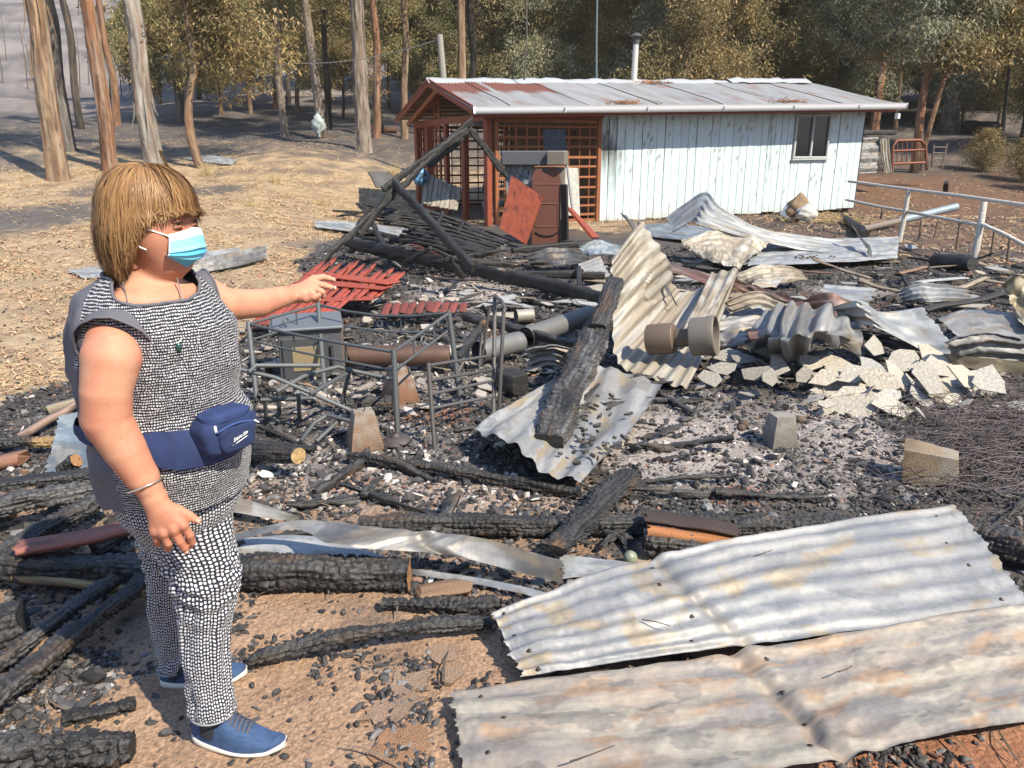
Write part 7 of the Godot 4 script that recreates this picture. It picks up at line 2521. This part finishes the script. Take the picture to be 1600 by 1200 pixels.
	F.chain([at(490, 450, 2.30), at(503, 456, 2.305), at(505, 462, 2.315), at(499, 464, 2.325)], [0.0112, 0.0098, 0.0090, 0.0075], 0.005)
	F.chain([at(485, 457, 2.28), at(495, 463, 2.275), at(497, 468, 2.285), at(491, 470, 2.295)], [0.0100, 0.0090, 0.0082, 0.0070], 0.005)
	F.chain([at(466, 464, 2.26), at(479, 467, 2.24), at(490, 464, 2.235), at(498, 461, 2.24)], [0.018, 0.0130, 0.0110, 0.0085], 0.008)
	F.mesh_into(skin, 0.0042, shade)
	var body := obj("body", skin, "skin", o)
	# nails
	for q in [[309, 815, 1.667, 40.0], [291, 863, 1.668, -50.0], [299, 852, 1.680, -40.0], [521, 437, 2.362, 0.0], [523, 450, 2.326, 0.0]]:
		var nm := MB.new()
		nm.lathe(Transform3D(Basis(Vector3(1, 0, 0), Vector3(0, 0.35, 0.94), Vector3(0, -0.94, 0.35)), at(q[0], q[1] - 1.0, q[2] - 0.004)), [[0.0, 0.0012], [0.003, 0.001], [0.0048, 0.0]], 10, col(0.62, 0.36, 0.30))
		obj("nail", nm, "plastic", body)
	# eyes and brows
	for s: float in [1.0, -1.0]:
		var e := MB.new()
		var gaze := (hf * 0.93 - hu * 0.25 - hs * 0.12).normalized()
		var g1 := gaze.cross(hs).normalized()
		var ex := Transform3D(Basis(hs, gaze, g1), L.call(0.0835, -0.001, s * 0.034))
		e.lathe(ex, [[0.0112, 0.0], [0.0102, 0.0046], [0.0070, 0.0088]], 16, col(0.36, 0.30, 0.27))
		e.lathe(ex, [[0.0070, 0.0088], [0.004, 0.0104], [0.0, 0.0110]], 16, col(0.035, 0.022, 0.016))
		obj("eye", e, "plastic", o)
		for lid in [[0.0055, 0.0058, 0.0052], [-0.0085, 0.0048, 0.0042]]:
			e = MB.new()
			e.tube([L.call(0.078, lid[0] - 0.004, s * 0.051), L.call(0.0895, lid[0], s * 0.042), L.call(0.0925, lid[0] + 0.001, s * 0.033), L.call(0.0915, lid[0] - 0.001, s * 0.023), L.call(0.088, lid[0] - 0.004, s * 0.016)], lid[1], lid[2], 8, col(0.36, 0.16, 0.11))
			obj("eyelid", e, "skin", o)
		e = MB.new()
		e.tube([L.call(0.080, 0.001, s * 0.051), L.call(0.0945, 0.0022, s * 0.042), L.call(0.0975, 0.0025, s * 0.033), L.call(0.0955, 0.001, s * 0.022)], 0.0009, 0.0009, 5, col(0.03, 0.02, 0.015))
		obj("eyelash", e, "hair", o)
		e = MB.new()
		e.tube([L.call(0.080, 0.023, s * 0.054), L.call(0.0945, 0.027, s * 0.034), L.call(0.097, 0.022, s * 0.014)], 0.003, 0.0035, 5, col(0.14, 0.075, 0.04))
		obj("eyebrow", e, "hair", o)
	make_blouse(o)
	make_trousers(o)
	make_shoes(o)
	make_hair(o, L)
	make_mask(o, L)
	# jewellery
	var m := MB.new()
	var ring := []
	var bc := at(227, 757, 1.656)
	var ad := (at(240, 775, 1.66) - at(215, 735, 1.655)).normalized()
	var b1 := ad.cross(Vector3(0, 0, 1)).normalized()
	var b2 := ad.cross(b1)
	for k in 41:
		var an := TAU * k / 40.0
		ring.append(bc + (b1 * cos(an) + b2 * sin(an)) * (0.0425 + 0.0008 * (k % 2)) + ad * 0.008 * sin(an))
	m.tube(ring, 0.0022, 0.0022, 6, col(0.75, 0.7, 0.62), false)
	obj("bracelet", m, "metal", o)
	m = MB.new()
	m.lathe(Transform3D(Basis(Vector3(0, 0, 1), Vector3(0.6, 0.3, 0.7).normalized(), Vector3(1, 0, 0)), at(484, 464, 2.245)), [[0.0125, -0.0025], [0.0140, 0.0], [0.0125, 0.0025]], 14, col(0.8, 0.78, 0.75))
	obj("ring", m, "metal", o)
	m = MB.new()
	for k in 2:
		m.lathe(Transform3D(Basis(), L.call(0.002, -0.050 - 0.009 * k, 0.089)), [[0.0, 0.004], [0.0035, 0.002], [0.0035, -0.002], [0.0, -0.004]], 8, col(0.85, 0.78, 0.65))
	obj("earring", m, "metal", o)
	m = MB.new()
	m.tube([torso(1.31, 1.3, 0.004), torso(1.25, 0.95, 0.004), torso(1.20, 0.72, 0.005), torso(1.175, 0.55, 0.006), torso(1.20, 0.35, 0.006), torso(1.26, 0.2, 0.005), torso(1.31, 0.1, 0.004)], 0.0016, 0.0016, 5, col(0.6, 0.58, 0.5), false)
	m.lathe(Transform3D(Basis(), torso(1.168, 0.55, 0.009)), [[0.0, 0.012], [0.007, 0.004], [0.007, -0.006], [0.0, -0.014]], 10, col(0.08, 0.18, 0.17))
	obj("necklace", m, "metal", o)
	make_bag()


func make_blouse(o: Node3D) -> void:
	var na := 74
	var nb := 112
	var grey := col(0.165, 0.165, 0.20)
	var parts := [MB.new(), MB.new()]
	var P := PackedVector3Array()
	for i in na:
		var t := i / (na - 1.0)
		for j in nb + 1:
			var az := PI + TAU * j / nb
			var ca := cos(az)
			var drop := 0.055 * smoothstep(-0.2, -0.9, ca) + 0.012 * smoothstep(0.5, 1.0, ca)
			var top := 1.313 + 0.006 * smoothstep(0.2, -0.8, ca) - 0.050 * smoothstep(0.35, 1.0, cos(az - 0.45))
			var y := lerpf(0.757 - drop, top, pow(t, 0.9))
			var p := torso(y, az, 0.008)
			var wr := nf.get_noise_3d(az * 1.6, y * 6.0, 3.0) * 0.014 + sin((y - 0.1 * cos(az - 0.7)) * 62.0 + az) * 0.0035 * smoothstep(1.14, 1.05, y) * smoothstep(0.8, 0.9, y)
			wr += 0.012 * exp(-pow((y - 0.955) / 0.03, 2.0)) - 0.010 * exp(-pow((y - 0.905) / 0.03, 2.0))
			wr += nf.get_noise_3d(az * 5.0 + y * 6.0, y * 3.0, 9.0) * 0.011 * smoothstep(0.95, 1.15, y)
			p += (fb * ca + sb * sin(az)) * wr * smoothstep(1.31, 1.26, y)
			P.append(p)
	# split: patterned front panel, plain back and sides
	for side in 2:
		var m: MB = parts[side]
		var pts := PackedVector3Array()
		var ks := PackedColorArray()
		var uv := PackedVector2Array()
		var s := m.v.size()
		for i in na:
			for j in nb + 1:
				pts.append(P[i * (nb + 1) + j])
				ks.append(Color.WHITE if side == 0 else grey)
				var az := PI + TAU * j / nb
				uv.append(Vector2(az * 0.2 / 0.105, -P[i * (nb + 1) + j].y / 0.105))
		m.surf(pts, na, nb + 1, ks, uv)
		var keep := PackedInt32Array()
		for t in range(0, m.ix.size(), 3):
			var mid := (m.v[m.ix[t]] + m.v[m.ix[t + 1]] + m.v[m.ix[t + 2]]) / 3.0
			var c := Vector3(-0.893, mid.y, -1.87)
			var az := atan2((mid - c).dot(sb), (mid - c).dot(fb))
			var lim := lerpf(1.5, 2.3, smoothstep(1.13, 1.27, mid.y))
			var front := absf(az) < 1.5 if mid.y < 1.12 else mid.x > -0.972 + 0.05 * smoothstep(1.12, 1.18, mid.y) - 0.05 or az < -0.5 and az > -lim
			if front == (side == 0):
				keep.append(m.ix[t]); keep.append(m.ix[t + 1]); keep.append(m.ix[t + 2])
		m.ix = keep
	var bl := obj("blouse", parts[0], "blouse_print", o)
	obj("plain_back_panel", parts[1], "cloth", bl)
	# cap sleeves
	for q in [[at(181, 546, 1.70), 0.091, 1.0, Vector3(-0.905, 1.195, -1.83)], [at(327, 458, 2.0), 0.062, -1.0, Vector3(-0.88, 1.2, -1.92)]]:
		var e: Vector3 = q[0]
		var n: Vector3 = (e - (q[3] as Vector3)).normalized()
		n = (n + Vector3(0, -0.25, 0)).normalized()
		var a1 := n.cross(Vector3.UP).normalized()
		var a2 := a1.cross(n).normalized()
		var pts := PackedVector3Array()
		var ks := PackedColorArray()
		var from: Vector3 = q[3]
		for i in 12:
			var f := i / 11.0
			var c := from.lerp(e, f)
			var r := 0.0
			for j in 32:
				var an := TAU * j / 32.0
				var up := sin(an)
				r = lerpf(q[1] * 1.05, q[1], f) * (1.0 + 0.05 * nf.get_noise_2d(an * 2.0, f * 3.0))
				pts.append(c + (a1 * cos(an) + a2 * up) * r + Vector3(0, 0.012 * maxf(up, 0.0) * (1.0 - f), 0))
				ks.append(grey)
		var m := MB.new()
		m.surf(pts, 12, 32, ks, PackedVector2Array(), true)
		var edge := []
		for j in 33:
			edge.append(pts[11 * 32 + j % 32])
		m.tube(edge, 0.0028, 0.0028, 6, grey * 1.15, false)
		obj("sleeve", m, "cloth", bl)
	var hem := []
	for j in nb + 1:
		hem.append(P[(na - 1) * (nb + 1) + j])
	var m := MB.new()
	m.tube(hem, 0.004, 0.004, 6, grey * 1.1, false)
	obj("neck_binding", m, "cloth", bl)


func make_trousers(o: Node3D) -> void:
	# rows: pixel y, left edge, right edge, distance
	var m := MB.new()
	for leg in 2:
		var rows: Array = near if leg == 0 else far
		var C := []
		var R := []
		for q in rows:
			var l := at(q[1], q[0], q[3])
			var r := at(q[2], q[0], q[3])
			C.append((l + r) * 0.5)
			R.append(l.distance_to(r) * 0.5)
		var na := 90
		var nb := 48
		var pts := PackedVector3Array()
		var ks := PackedColorArray()
		var uv := PackedVector2Array()
		for i in na:
			var t := i / (na - 1.0)
			var c := spline(C, t)
			var s := t * (R.size() - 1)
			var k := mini(int(s), R.size() - 2)
			var rr := lerpf(R[k], R[k + 1], smoothstep(0.0, 1.0, s - k) * 0.5 + (s - k) * 0.5)
			var avg := 0.075
			for j in nb + 1:
				var an := TAU * j / nb - PI * 0.5
				var dir := Vector3(cos(an), 0, sin(an))
				var kn := exp(-pow((c.y - 0.50) / 0.10, 2.0))
				var fold := sin(c.y * 120.0 + cos(an - 0.6) * 3.0 + nf.get_noise_2d(an, c.y * 6.0) * 4.0) * 0.0055 * kn
				fold += sin(c.y * 85.0 + an * 1.5) * 0.003 * smoothstep(0.3, 0.12, c.y)
				fold += nf.get_noise_3d(cos(an) * 1.2 + leg * 9.0, c.y * 5.0, sin(an) * 1.2) * 0.012
				fold += nf.get_noise_3d(cos(an) * 2.5, c.y * 9.0 + an * 2.0, sin(an) * 2.5 + leg * 3.0) * 0.006
				pts.append(c + dir * (rr * (0.92 if absf(cos(an)) < 0.7 else 1.0) + fold))
				ks.append(Color.WHITE)
				uv.append(Vector2((an + PI * 0.5) / TAU * 3.0, c.y / 0.165))
		m.surf(pts, na, nb + 1, ks, uv)
	var hp := PackedVector3Array()
	var hk := PackedColorArray()
	var hu := PackedVector2Array()
	for i in 16:
		var y := lerpf(0.60, 0.84, i / 15.0)
		for j in 73:
			var az := PI + TAU * j / 72.0
			var p := torso(maxf(y, 0.72), az, -0.012 - 0.05 * smoothstep(0.72, 0.60, y))
			p.y = y
			hp.append(p)
			hk.append(Color.WHITE)
			hu.append(Vector2(az / TAU * 7.0, y / 0.165))
	m.surf(hp, 16, 73, hk, hu)
	var tr := obj("trousers", m, "trouser_print", o)
	# turned hems
	for leg in 2:
		var q: Array = near[-1] if leg == 0 else far[-1]
		var l := at(q[1], q[0], q[3])
		var r := at(q[2], q[0], q[3])
		var c := (l + r) * 0.5
		var loop := []
		for j in 33:
			var an := TAU * j / 32.0
			loop.append(c + Vector3(cos(an), 0, sin(an) * 0.93) * (l.distance_to(r) * 0.5))
		var h := MB.new()
		h.tube(loop, 0.003, 0.003, 5, col(0.4, 0.4, 0.44), false)
		obj("hem", h, "cloth", tr)


func make_shoes(o: Node3D) -> void:
	for leg in 2:
		var heel := on(303, 1158, 0.0) if leg == 0 else on(252, 1072, 0.0)
		var toe := on(449, 1170, 0.0) if leg == 0 else on(388, 1056, 0.0)
		var dir := toe - heel
		dir.y = 0.0
		var L := dir.length()
		dir = dir.normalized()
		var sd := dir.cross(Vector3.UP)
		var y0 := minf(heel.y, toe.y)
		var n := 30
		var nr := 24
		var blue := col(0.055, 0.115, 0.26)
		var up := MB.new()
		var sole := MB.new()
		var pu := PackedVector3Array()
		var ku := PackedColorArray()
		var ps := PackedVector3Array()
		var ks := PackedColorArray()
		for i in n:
			var f := i / (n - 1.0)
			var u := lerpf(0.004, 0.996, f)
			var w := 0.043 * pow(sin(PI * clampf(u, 0.0, 1.0)), 0.42) * (0.82 + 0.22 * smoothstep(0.2, 0.72, u))
			var top := 0.078 * (1.0 - smoothstep(0.38, 0.96, u) * 0.66) * pow(clampf(u / 0.05, 0.25, 1.0), 0.25)
			top += 0.016 * exp(-pow((u - 0.40) / 0.08, 2.0))
			top *= pow(clampf((1.0 - u) / 0.06, 0.15, 1.0), 0.5)
			var spring := 0.012 * smoothstep(0.8, 1.0, u) + 0.004 * smoothstep(0.25, 0.0, u)
			var st := 0.026 - 0.008 * smoothstep(0.2, 0.55, u) + spring
			var off := 0.006 * sin(PI * u)
			var c := heel + dir * (u * L) + sd * off * (1.0 if leg == 0 else -1.0)
			c.y = y0
			for j in nr:
				var an := PI * j / (nr - 1.0)
				var ca := cos(an)
				var sa := sin(an)
				var ww := w * signf(ca) * pow(absf(ca), 0.6)
				var hh := st + (top - 0.006) * pow(sa, 0.75)
				pu.append(c + sd * ww + Vector3(0, hh - 0.004, 0))
				var g := nf.get_noise_3d(u * 40.0, an * 12.0, leg)
				var kk := blue * (1.0 + g * 0.5)
				if u < 0.36 and sa > 0.72 and u > 0.06:
					kk = col(0.03, 0.05, 0.11)
				if u > 0.93:
					kk = kk * 0.7
				ku.append(kk)
			for j in 16:
				var an := TAU * j / 16.0
				var ca := cos(an)
				var sa := sin(an)
				var ww := (w + 0.004 - 0.006 * maxf(-sa, 0.0)) * signf(ca) * pow(absf(ca), 0.35)
				ps.append(c + sd * ww + Vector3(0, (st + spring * 0.2) * 0.5 + spring * 0.5 + signf(sa) * pow(absf(sa), 0.5) * (st - spring * 0.6) * 0.5, 0))
				ks.append(col(0.62, 0.60, 0.54).lerp(col(0.4, 0.33, 0.26), clampf(-sa * 0.6, 0.0, 0.6)))
		up.surf(pu, n, nr, ku)
		sole.surf(ps, n, 16, ks, PackedVector2Array(), true)
		var shoe := obj("shoe", up, "cloth", o)
		obj("sole", sole, "plastic", shoe)
		for k in 5:
			var u := 0.46 + k * 0.043
			var top := 0.078 * (1.0 - smoothstep(0.38, 0.96, u) * 0.66) + 0.016 * exp(-pow((u - 0.40) / 0.08, 2.0)) + 0.019
			var c := heel + dir * (u * L)
			c.y = y0
			var lace := MB.new()
			lace.tube([c + sd * 0.034 + Vector3(0, top - 0.034, 0), c + sd * 0.020 + Vector3(0, top - 0.010, 0), c + Vector3(0, top - 0.003, 0), c - sd * 0.020 + Vector3(0, top - 0.010, 0), c - sd * 0.034 + Vector3(0, top - 0.034, 0)], 0.0042, 0.0042, 6, col(0.12, 0.125, 0.16))
			obj("elastic_lace", lace, "cloth", shoe)
		var sock := MB.new()
		var a := heel + dir * (L * 0.22)
		var b := at(333, 1100, 1.775) if leg == 0 else at(268, 1035, 2.035)
		a.y = y0 + 0.05
		sock.tube([a + dir * 0.006, a.lerp(b, 0.5), b + Vector3(0, 0.04, 0)], 0.040, 0.026, 20, col(0.022, 0.028, 0.045))
		obj("sock", sock, "cloth", o)


func make_hair(o: Node3D, L: Callable) -> void:
	var bottom := func(az: float) -> float:   # how far down the hair hangs, by direction from the face
		var t := [[0.0, 0.020], [0.45, 0.016], [0.75, 0.003], [0.98, -0.016], [1.18, -0.050], [1.38, -0.088], [1.6, -0.114], [1.85, -0.126], [2.4, -0.130], [3.2, -0.124]]
		var a := absf(az)
		for i in range(1, t.size()):
			if a < t[i][0]:
				return lerpf(t[i - 1][1], t[i][1], (a - t[i - 1][0]) / (t[i][0] - t[i - 1][0])) + nf.get_noise_1d(az * 6.0) * 0.016
		return -0.12
	var place := func(az: float, t: float, off: float) -> Vector3:
		var ca := cos(az)
		var sa := sin(az)
		var R := sqrt(pow(ca * (0.120 if ca > 0.0 else 0.107), 2.0) + pow(sa * 0.106, 2.0)) + off
		var r: float
		var b: float
		if t < 0.5:
			var ps := t * PI
			r = R * pow(sin(ps), 0.85)
			b = 0.030 + (0.098 + off) * cos(ps)
		else:
			var f := (t - 0.5) * 2.0
			b = lerpf(0.030, bottom.call(az), f)
			r = R * (1.0 + 0.05 * sin(f * PI) - (0.24 * f * f if absf(az) > 1.7 else 0.10 * f * f if absf(az) > 1.4 else 0.02 * f * f))
		return L.call(-0.012 + ca * r, b, sa * r)
	var na := 40
	var nb := 150
	var pts := PackedVector3Array()
	var ks := PackedColorArray()
	for i in na:
		var t := pow(i / (na - 1.0), 0.9) * 0.985 + 0.015
		for j in nb:
			var az := -PI + TAU * j / nb
			var sweep := az + 0.22 * t * signf(az) * smoothstep(0.2, 0.9, absf(az)) * (1.0 - absf(az) / PI)
			var g := nf.get_noise_2d(az * 9.0, t * 1.2)
			var g2 := nf.get_noise_2d(az * 26.0, t * 1.5)
			pts.append(place.call(sweep, t, g * 0.010 + g2 * 0.003 - 0.003 + 0.010 * smoothstep(0.45, 0.75, t) * smoothstep(1.0, 1.5, absf(az))))
			ks.append(hair_tone(g * 1.3 + g2 * 0.8, t))
	var m := MB.new()
	m.surf(pts, na, nb, ks, PackedVector2Array(), true)
	var hair := obj("hair", m, "hair", o)
	var s := MB.new()
	for n in 7500:
		var az := rng.randf_range(-PI, PI)
		var t0 := rng.randf_range(0.02, 0.8)
		var t1 := minf(t0 + rng.randf_range(0.25, 0.6), 1.0 + rng.randf_range(-0.06, 0.12))
		var drift := rng.randf_range(-0.22, 0.22)
		var off := rng.randf_range(-0.001, 0.0045)
		var flick := rng.randf_range(-0.010, 0.024) if t1 > 0.9 else 0.0
		var kk := hair_tone(nf.get_noise_2d(az * 9.0, t0) * 1.3 + rng.randf_range(-0.5, 0.5), (t0 + t1) * 0.5)
		var w := rng.randf_range(0.0006, 0.0015)
		var pp := PackedVector3Array()
		var kc := PackedColorArray()
		for i in 8:
			var f := i / 7.0
			var t := lerpf(t0, t1, f)
			var a2 := az + drift * f
			a2 += 0.22 * t * signf(a2) * smoothstep(0.2, 0.9, absf(a2)) * (1.0 - absf(a2) / PI)
			var g := nf.get_noise_2d(az * 9.0, t * 1.2) * 0.010 + nf.get_noise_2d(az * 26.0, t * 1.5) * 0.003 - 0.003 + 0.010 * smoothstep(0.45, 0.75, t) * smoothstep(1.0, 1.5, absf(az))
			var p: Vector3 = place.call(a2, t, g + off * sin(PI * clampf(f + 0.08, 0.0, 1.0)) + flick * f * f)
			var q: Vector3 = place.call(a2 + 0.03, t, g + off + flick * f * f)
			var e := (q - p).normalized() * w * sin(PI * clampf(f * 0.9 + 0.08, 0.0, 1.0))
			pp.append(p - e)
			pp.append(p + e)
			kc.append(kk)
			kc.append(kk)
		s.surf(pp, 8, 2, kc)
	var st := obj("strands", s, "hair", hair)
	st.set_meta("kind", "stuff")


func hair_tone(g: float, t: float) -> Color:
	var k := col(0.165, 0.082, 0.031).lerp(col(0.275, 0.155, 0.060), clampf(g + 0.45, 0.0, 1.0))
	return k.lerp(col(0.08, 0.042, 0.018), clampf(-g * 1.2 - 0.25, 0.0, 0.5))


func make_mask(o: Node3D, L: Callable) -> void:
	var na := 46
	var nb := 40
	var pts := PackedVector3Array()
	var ks := PackedColorArray()
	for i in na:
		var t := i / (na - 1.0)          # from the nose down to the chin
		for j in nb:
			var u := j / (nb - 1.0) * 2.0 - 1.0
			var phi := u * lerpf(0.60, 0.72, t)
			var pleat := 0.0
			for q in [0.46, 0.60, 0.74]:
				pleat += 0.0045 * smoothstep(q - 0.10, q, t) * (1.0 - smoothstep(q, q + 0.02, t)) * (1.0 - u * u * 0.5)
			var bulge := lerpf(0.112, 0.120, sin(PI * clampf(t * 0.9 + 0.1, 0.0, 1.0))) - 0.030 * smoothstep(0.62, 1.0, t)
			var r := bulge + pleat - 0.004 * u * u
			var b := lerpf(-0.010, -0.114, t) - 0.012 * absf(u) * (1.0 - t) + 0.034 * absf(u) * absf(u) * smoothstep(0.4, 1.0, t)
			var side := sin(phi) * r * 1.02
			var fwd := cos(phi) * r - 0.001 - 0.003 * u * u
			if t < 0.15:
				fwd -= 0.006 * (0.15 - t) / 0.15 * (1.0 - absf(u))
			pts.append(L.call(fwd, b, side))
			var k := col(0.22, 0.58, 0.75)
			if t < 0.17:
				k = col(0.78, 0.82, 0.86)
			elif t > 0.47:
				k = col(0.075, 0.37, 0.62)
			if t > 0.60 and t < 0.72:
				k = col(0.19, 0.55, 0.74)
			if t > 0.965 or absf(u) > 0.95:
				k = col(0.74, 0.80, 0.86)
			ks.append(k)
	var m := MB.new()
	m.surf(pts, na, nb, ks)
	var mk := obj("face_mask", m, "mask", o)
	for s: float in [1.0, -1.0]:
		for q in [[0.05, 0.012, 0.0], [0.93, -0.032, 0.0]]:
			var j := nb - 1 if s > 0.0 else 0
			var p := pts[int(q[0] * (na - 1)) * nb + j]
			var e: Vector3 = L.call(0.006, q[1], s * 0.096)
			var mid: Vector3 = p.lerp(e, 0.5) + (L.call(0, 0, s * 0.016) - L.call(0, 0, 0))
			m = MB.new()
			m.tube([p, mid, e], 0.0018, 0.0018, 6, col(0.78, 0.80, 0.86), false)
			obj("ear_loop", m, "mask", mk)


func make_bag() -> void:
	var o := thing("waist_bag", "dark blue waist bag with a zip pocket and white script, worn on the woman's front", "waist bag")
	var navy := col(0.022, 0.045, 0.155)
	# belt with widening wings
	var na := 5
	var nb := 96
	var pts := PackedVector3Array()
	var ks := PackedColorArray()
	for i in na:
		var t := i / (na - 1.0) * 2.0 - 1.0
		for j in nb:
			var az := TAU * j / nb
			var d := wrapf(az - 0.5, -PI, PI)
			var h := 0.018 + 0.030 * smoothstep(1.25, 0.2, absf(d))
			var y := 0.935 + 0.012 * sin(az) - 0.020 * smoothstep(1.2, 0.1, absf(d)) + t * h
			var p := torso(y, az, 0.021 + 0.004 * (1.0 - t * t) + nf.get_noise_2d(az * 4.0, t * 2.0) * 0.006)
			pts.append(p)
			ks.append(navy * (1.0 + nf.get_noise_2d(az * 9.0, t * 3.0) * 0.4))
	var m := MB.new()
	m.surf(pts, na, nb, ks, PackedVector2Array(), true)
	obj("belt", m, "cloth", o)
	# pouch: soft rounded box in front
	var az0 := 0.22
	var c := torso(0.950, az0, 0.022)
	var out := (fb * cos(az0) + sb * sin(az0)).normalized()
	var side := Vector3.UP.cross(out).normalized()
	var X := Transform3D(Basis(side * 0.74, Vector3.UP * 0.82, out * 0.8), c)
	var soft := func(hx: float, hy: float, hz: float, cx: Vector3, k: Color, e: float, taper: float) -> MB:
		var q := PackedVector3Array()
		var kk := PackedColorArray()
		var n1 := 26
		var n2 := 44
		for i in n1:
			var ph := PI * i / (n1 - 1.0) - PI * 0.5
			for j in n2:
				var th := TAU * j / n2
				var cpv := signf(cos(ph)) * pow(absf(cos(ph)), e)
				var spv := signf(sin(ph)) * pow(absf(sin(ph)), e)
				var v := Vector3(signf(cos(th)) * pow(absf(cos(th)), e) * cpv * hx, spv * hy, signf(sin(th)) * pow(absf(sin(th)), e) * cpv * hz)
				v.x *= 1.0 - taper * clampf(-v.y / hy, -0.2, 1.0)
				v += Vector3(1, 1, 1) * nf.get_noise_3d(v.x * 22.0, v.y * 22.0, v.z * 22.0) * 0.006
				q.append(X * (v + cx))
				kk.append(k * (1.0 + nf.get_noise_3d(v.x * 30.0, v.y * 30.0, 4.0) * 0.35))
		var r := MB.new()
		r.surf(q, n1, n2, kk, PackedVector2Array(), true)
		return r
	obj("pouch", soft.call(0.098, 0.060, 0.050, Vector3(0, -0.004, 0.004), navy, 0.5, 0.12), "cloth", o)
	obj("lid", soft.call(0.088, 0.020, 0.044, Vector3(0.004, 0.050, 0.008), navy * 1.25, 0.6, 0.0), "cloth", o)
	var pocket := obj("pocket", soft.call(0.068, 0.040, 0.022, Vector3(0.010, -0.014, 0.046), navy * 0.85, 0.45, 0.08), "cloth", o)
	m = MB.new()
	var zip := []
	for k in 15:
		var f := k / 14.0
		zip.append(X * Vector3(lerpf(-0.066, 0.076, f), 0.020 + 0.012 * sin(PI * f), 0.060 + 0.004 * sin(PI * f)))
	m.tube(zip, 0.003, 0.003, 6, navy * 2.2)
	obj("zip", m, "cloth", pocket)
	m = MB.new()
	m.box(X * Transform3D(Basis.from_euler(Vector3(0, 0, 0.1)), Vector3(-0.062, 0.028, 0.050)), Vector3(0.009, 0.022, 0.004), col(0.75, 0.74, 0.72), 0.002)
	obj("zip_puller", m, "plastic", o)
	m = MB.new()
	m.tube([X * Vector3(0.078, 0.022, 0.064), X * Vector3(0.092, 0.012, 0.066)], 0.003, 0.002, 6, col(0.7, 0.7, 0.72))
	obj("zip_puller", m, "plastic", o)
	# white script on the pocket, underlined
	var tm := TextMesh.new()
	var f := SystemFont.new()
	f.font_names = PackedStringArray(["Droid Serif"])
	f.font_weight = 700
	tm.font = f
	tm.text = "Euro ite"
	tm.font_size = 32
	tm.pixel_size = 0.00045
	tm.depth = 0.001
	var logo := obj("script", tm, "plain_white", pocket)
	logo.transform = X * Transform3D(Basis(Vector3(1, 0.22, 0).normalized(), Vector3(0.25, 1, 0).normalized(), Vector3(0, 0, 1)), Vector3(0.012, -0.008, 0.0715))
	m = MB.new()
	m.tube([X * Vector3(-0.020, -0.029, 0.0685), X * Vector3(0.012, -0.021, 0.0705), X * Vector3(0.038, -0.015, 0.0690)], 0.0012, 0.0012, 5, col(0.7, 0.7, 0.72))
	obj("underline", m, "plastic", pocket)
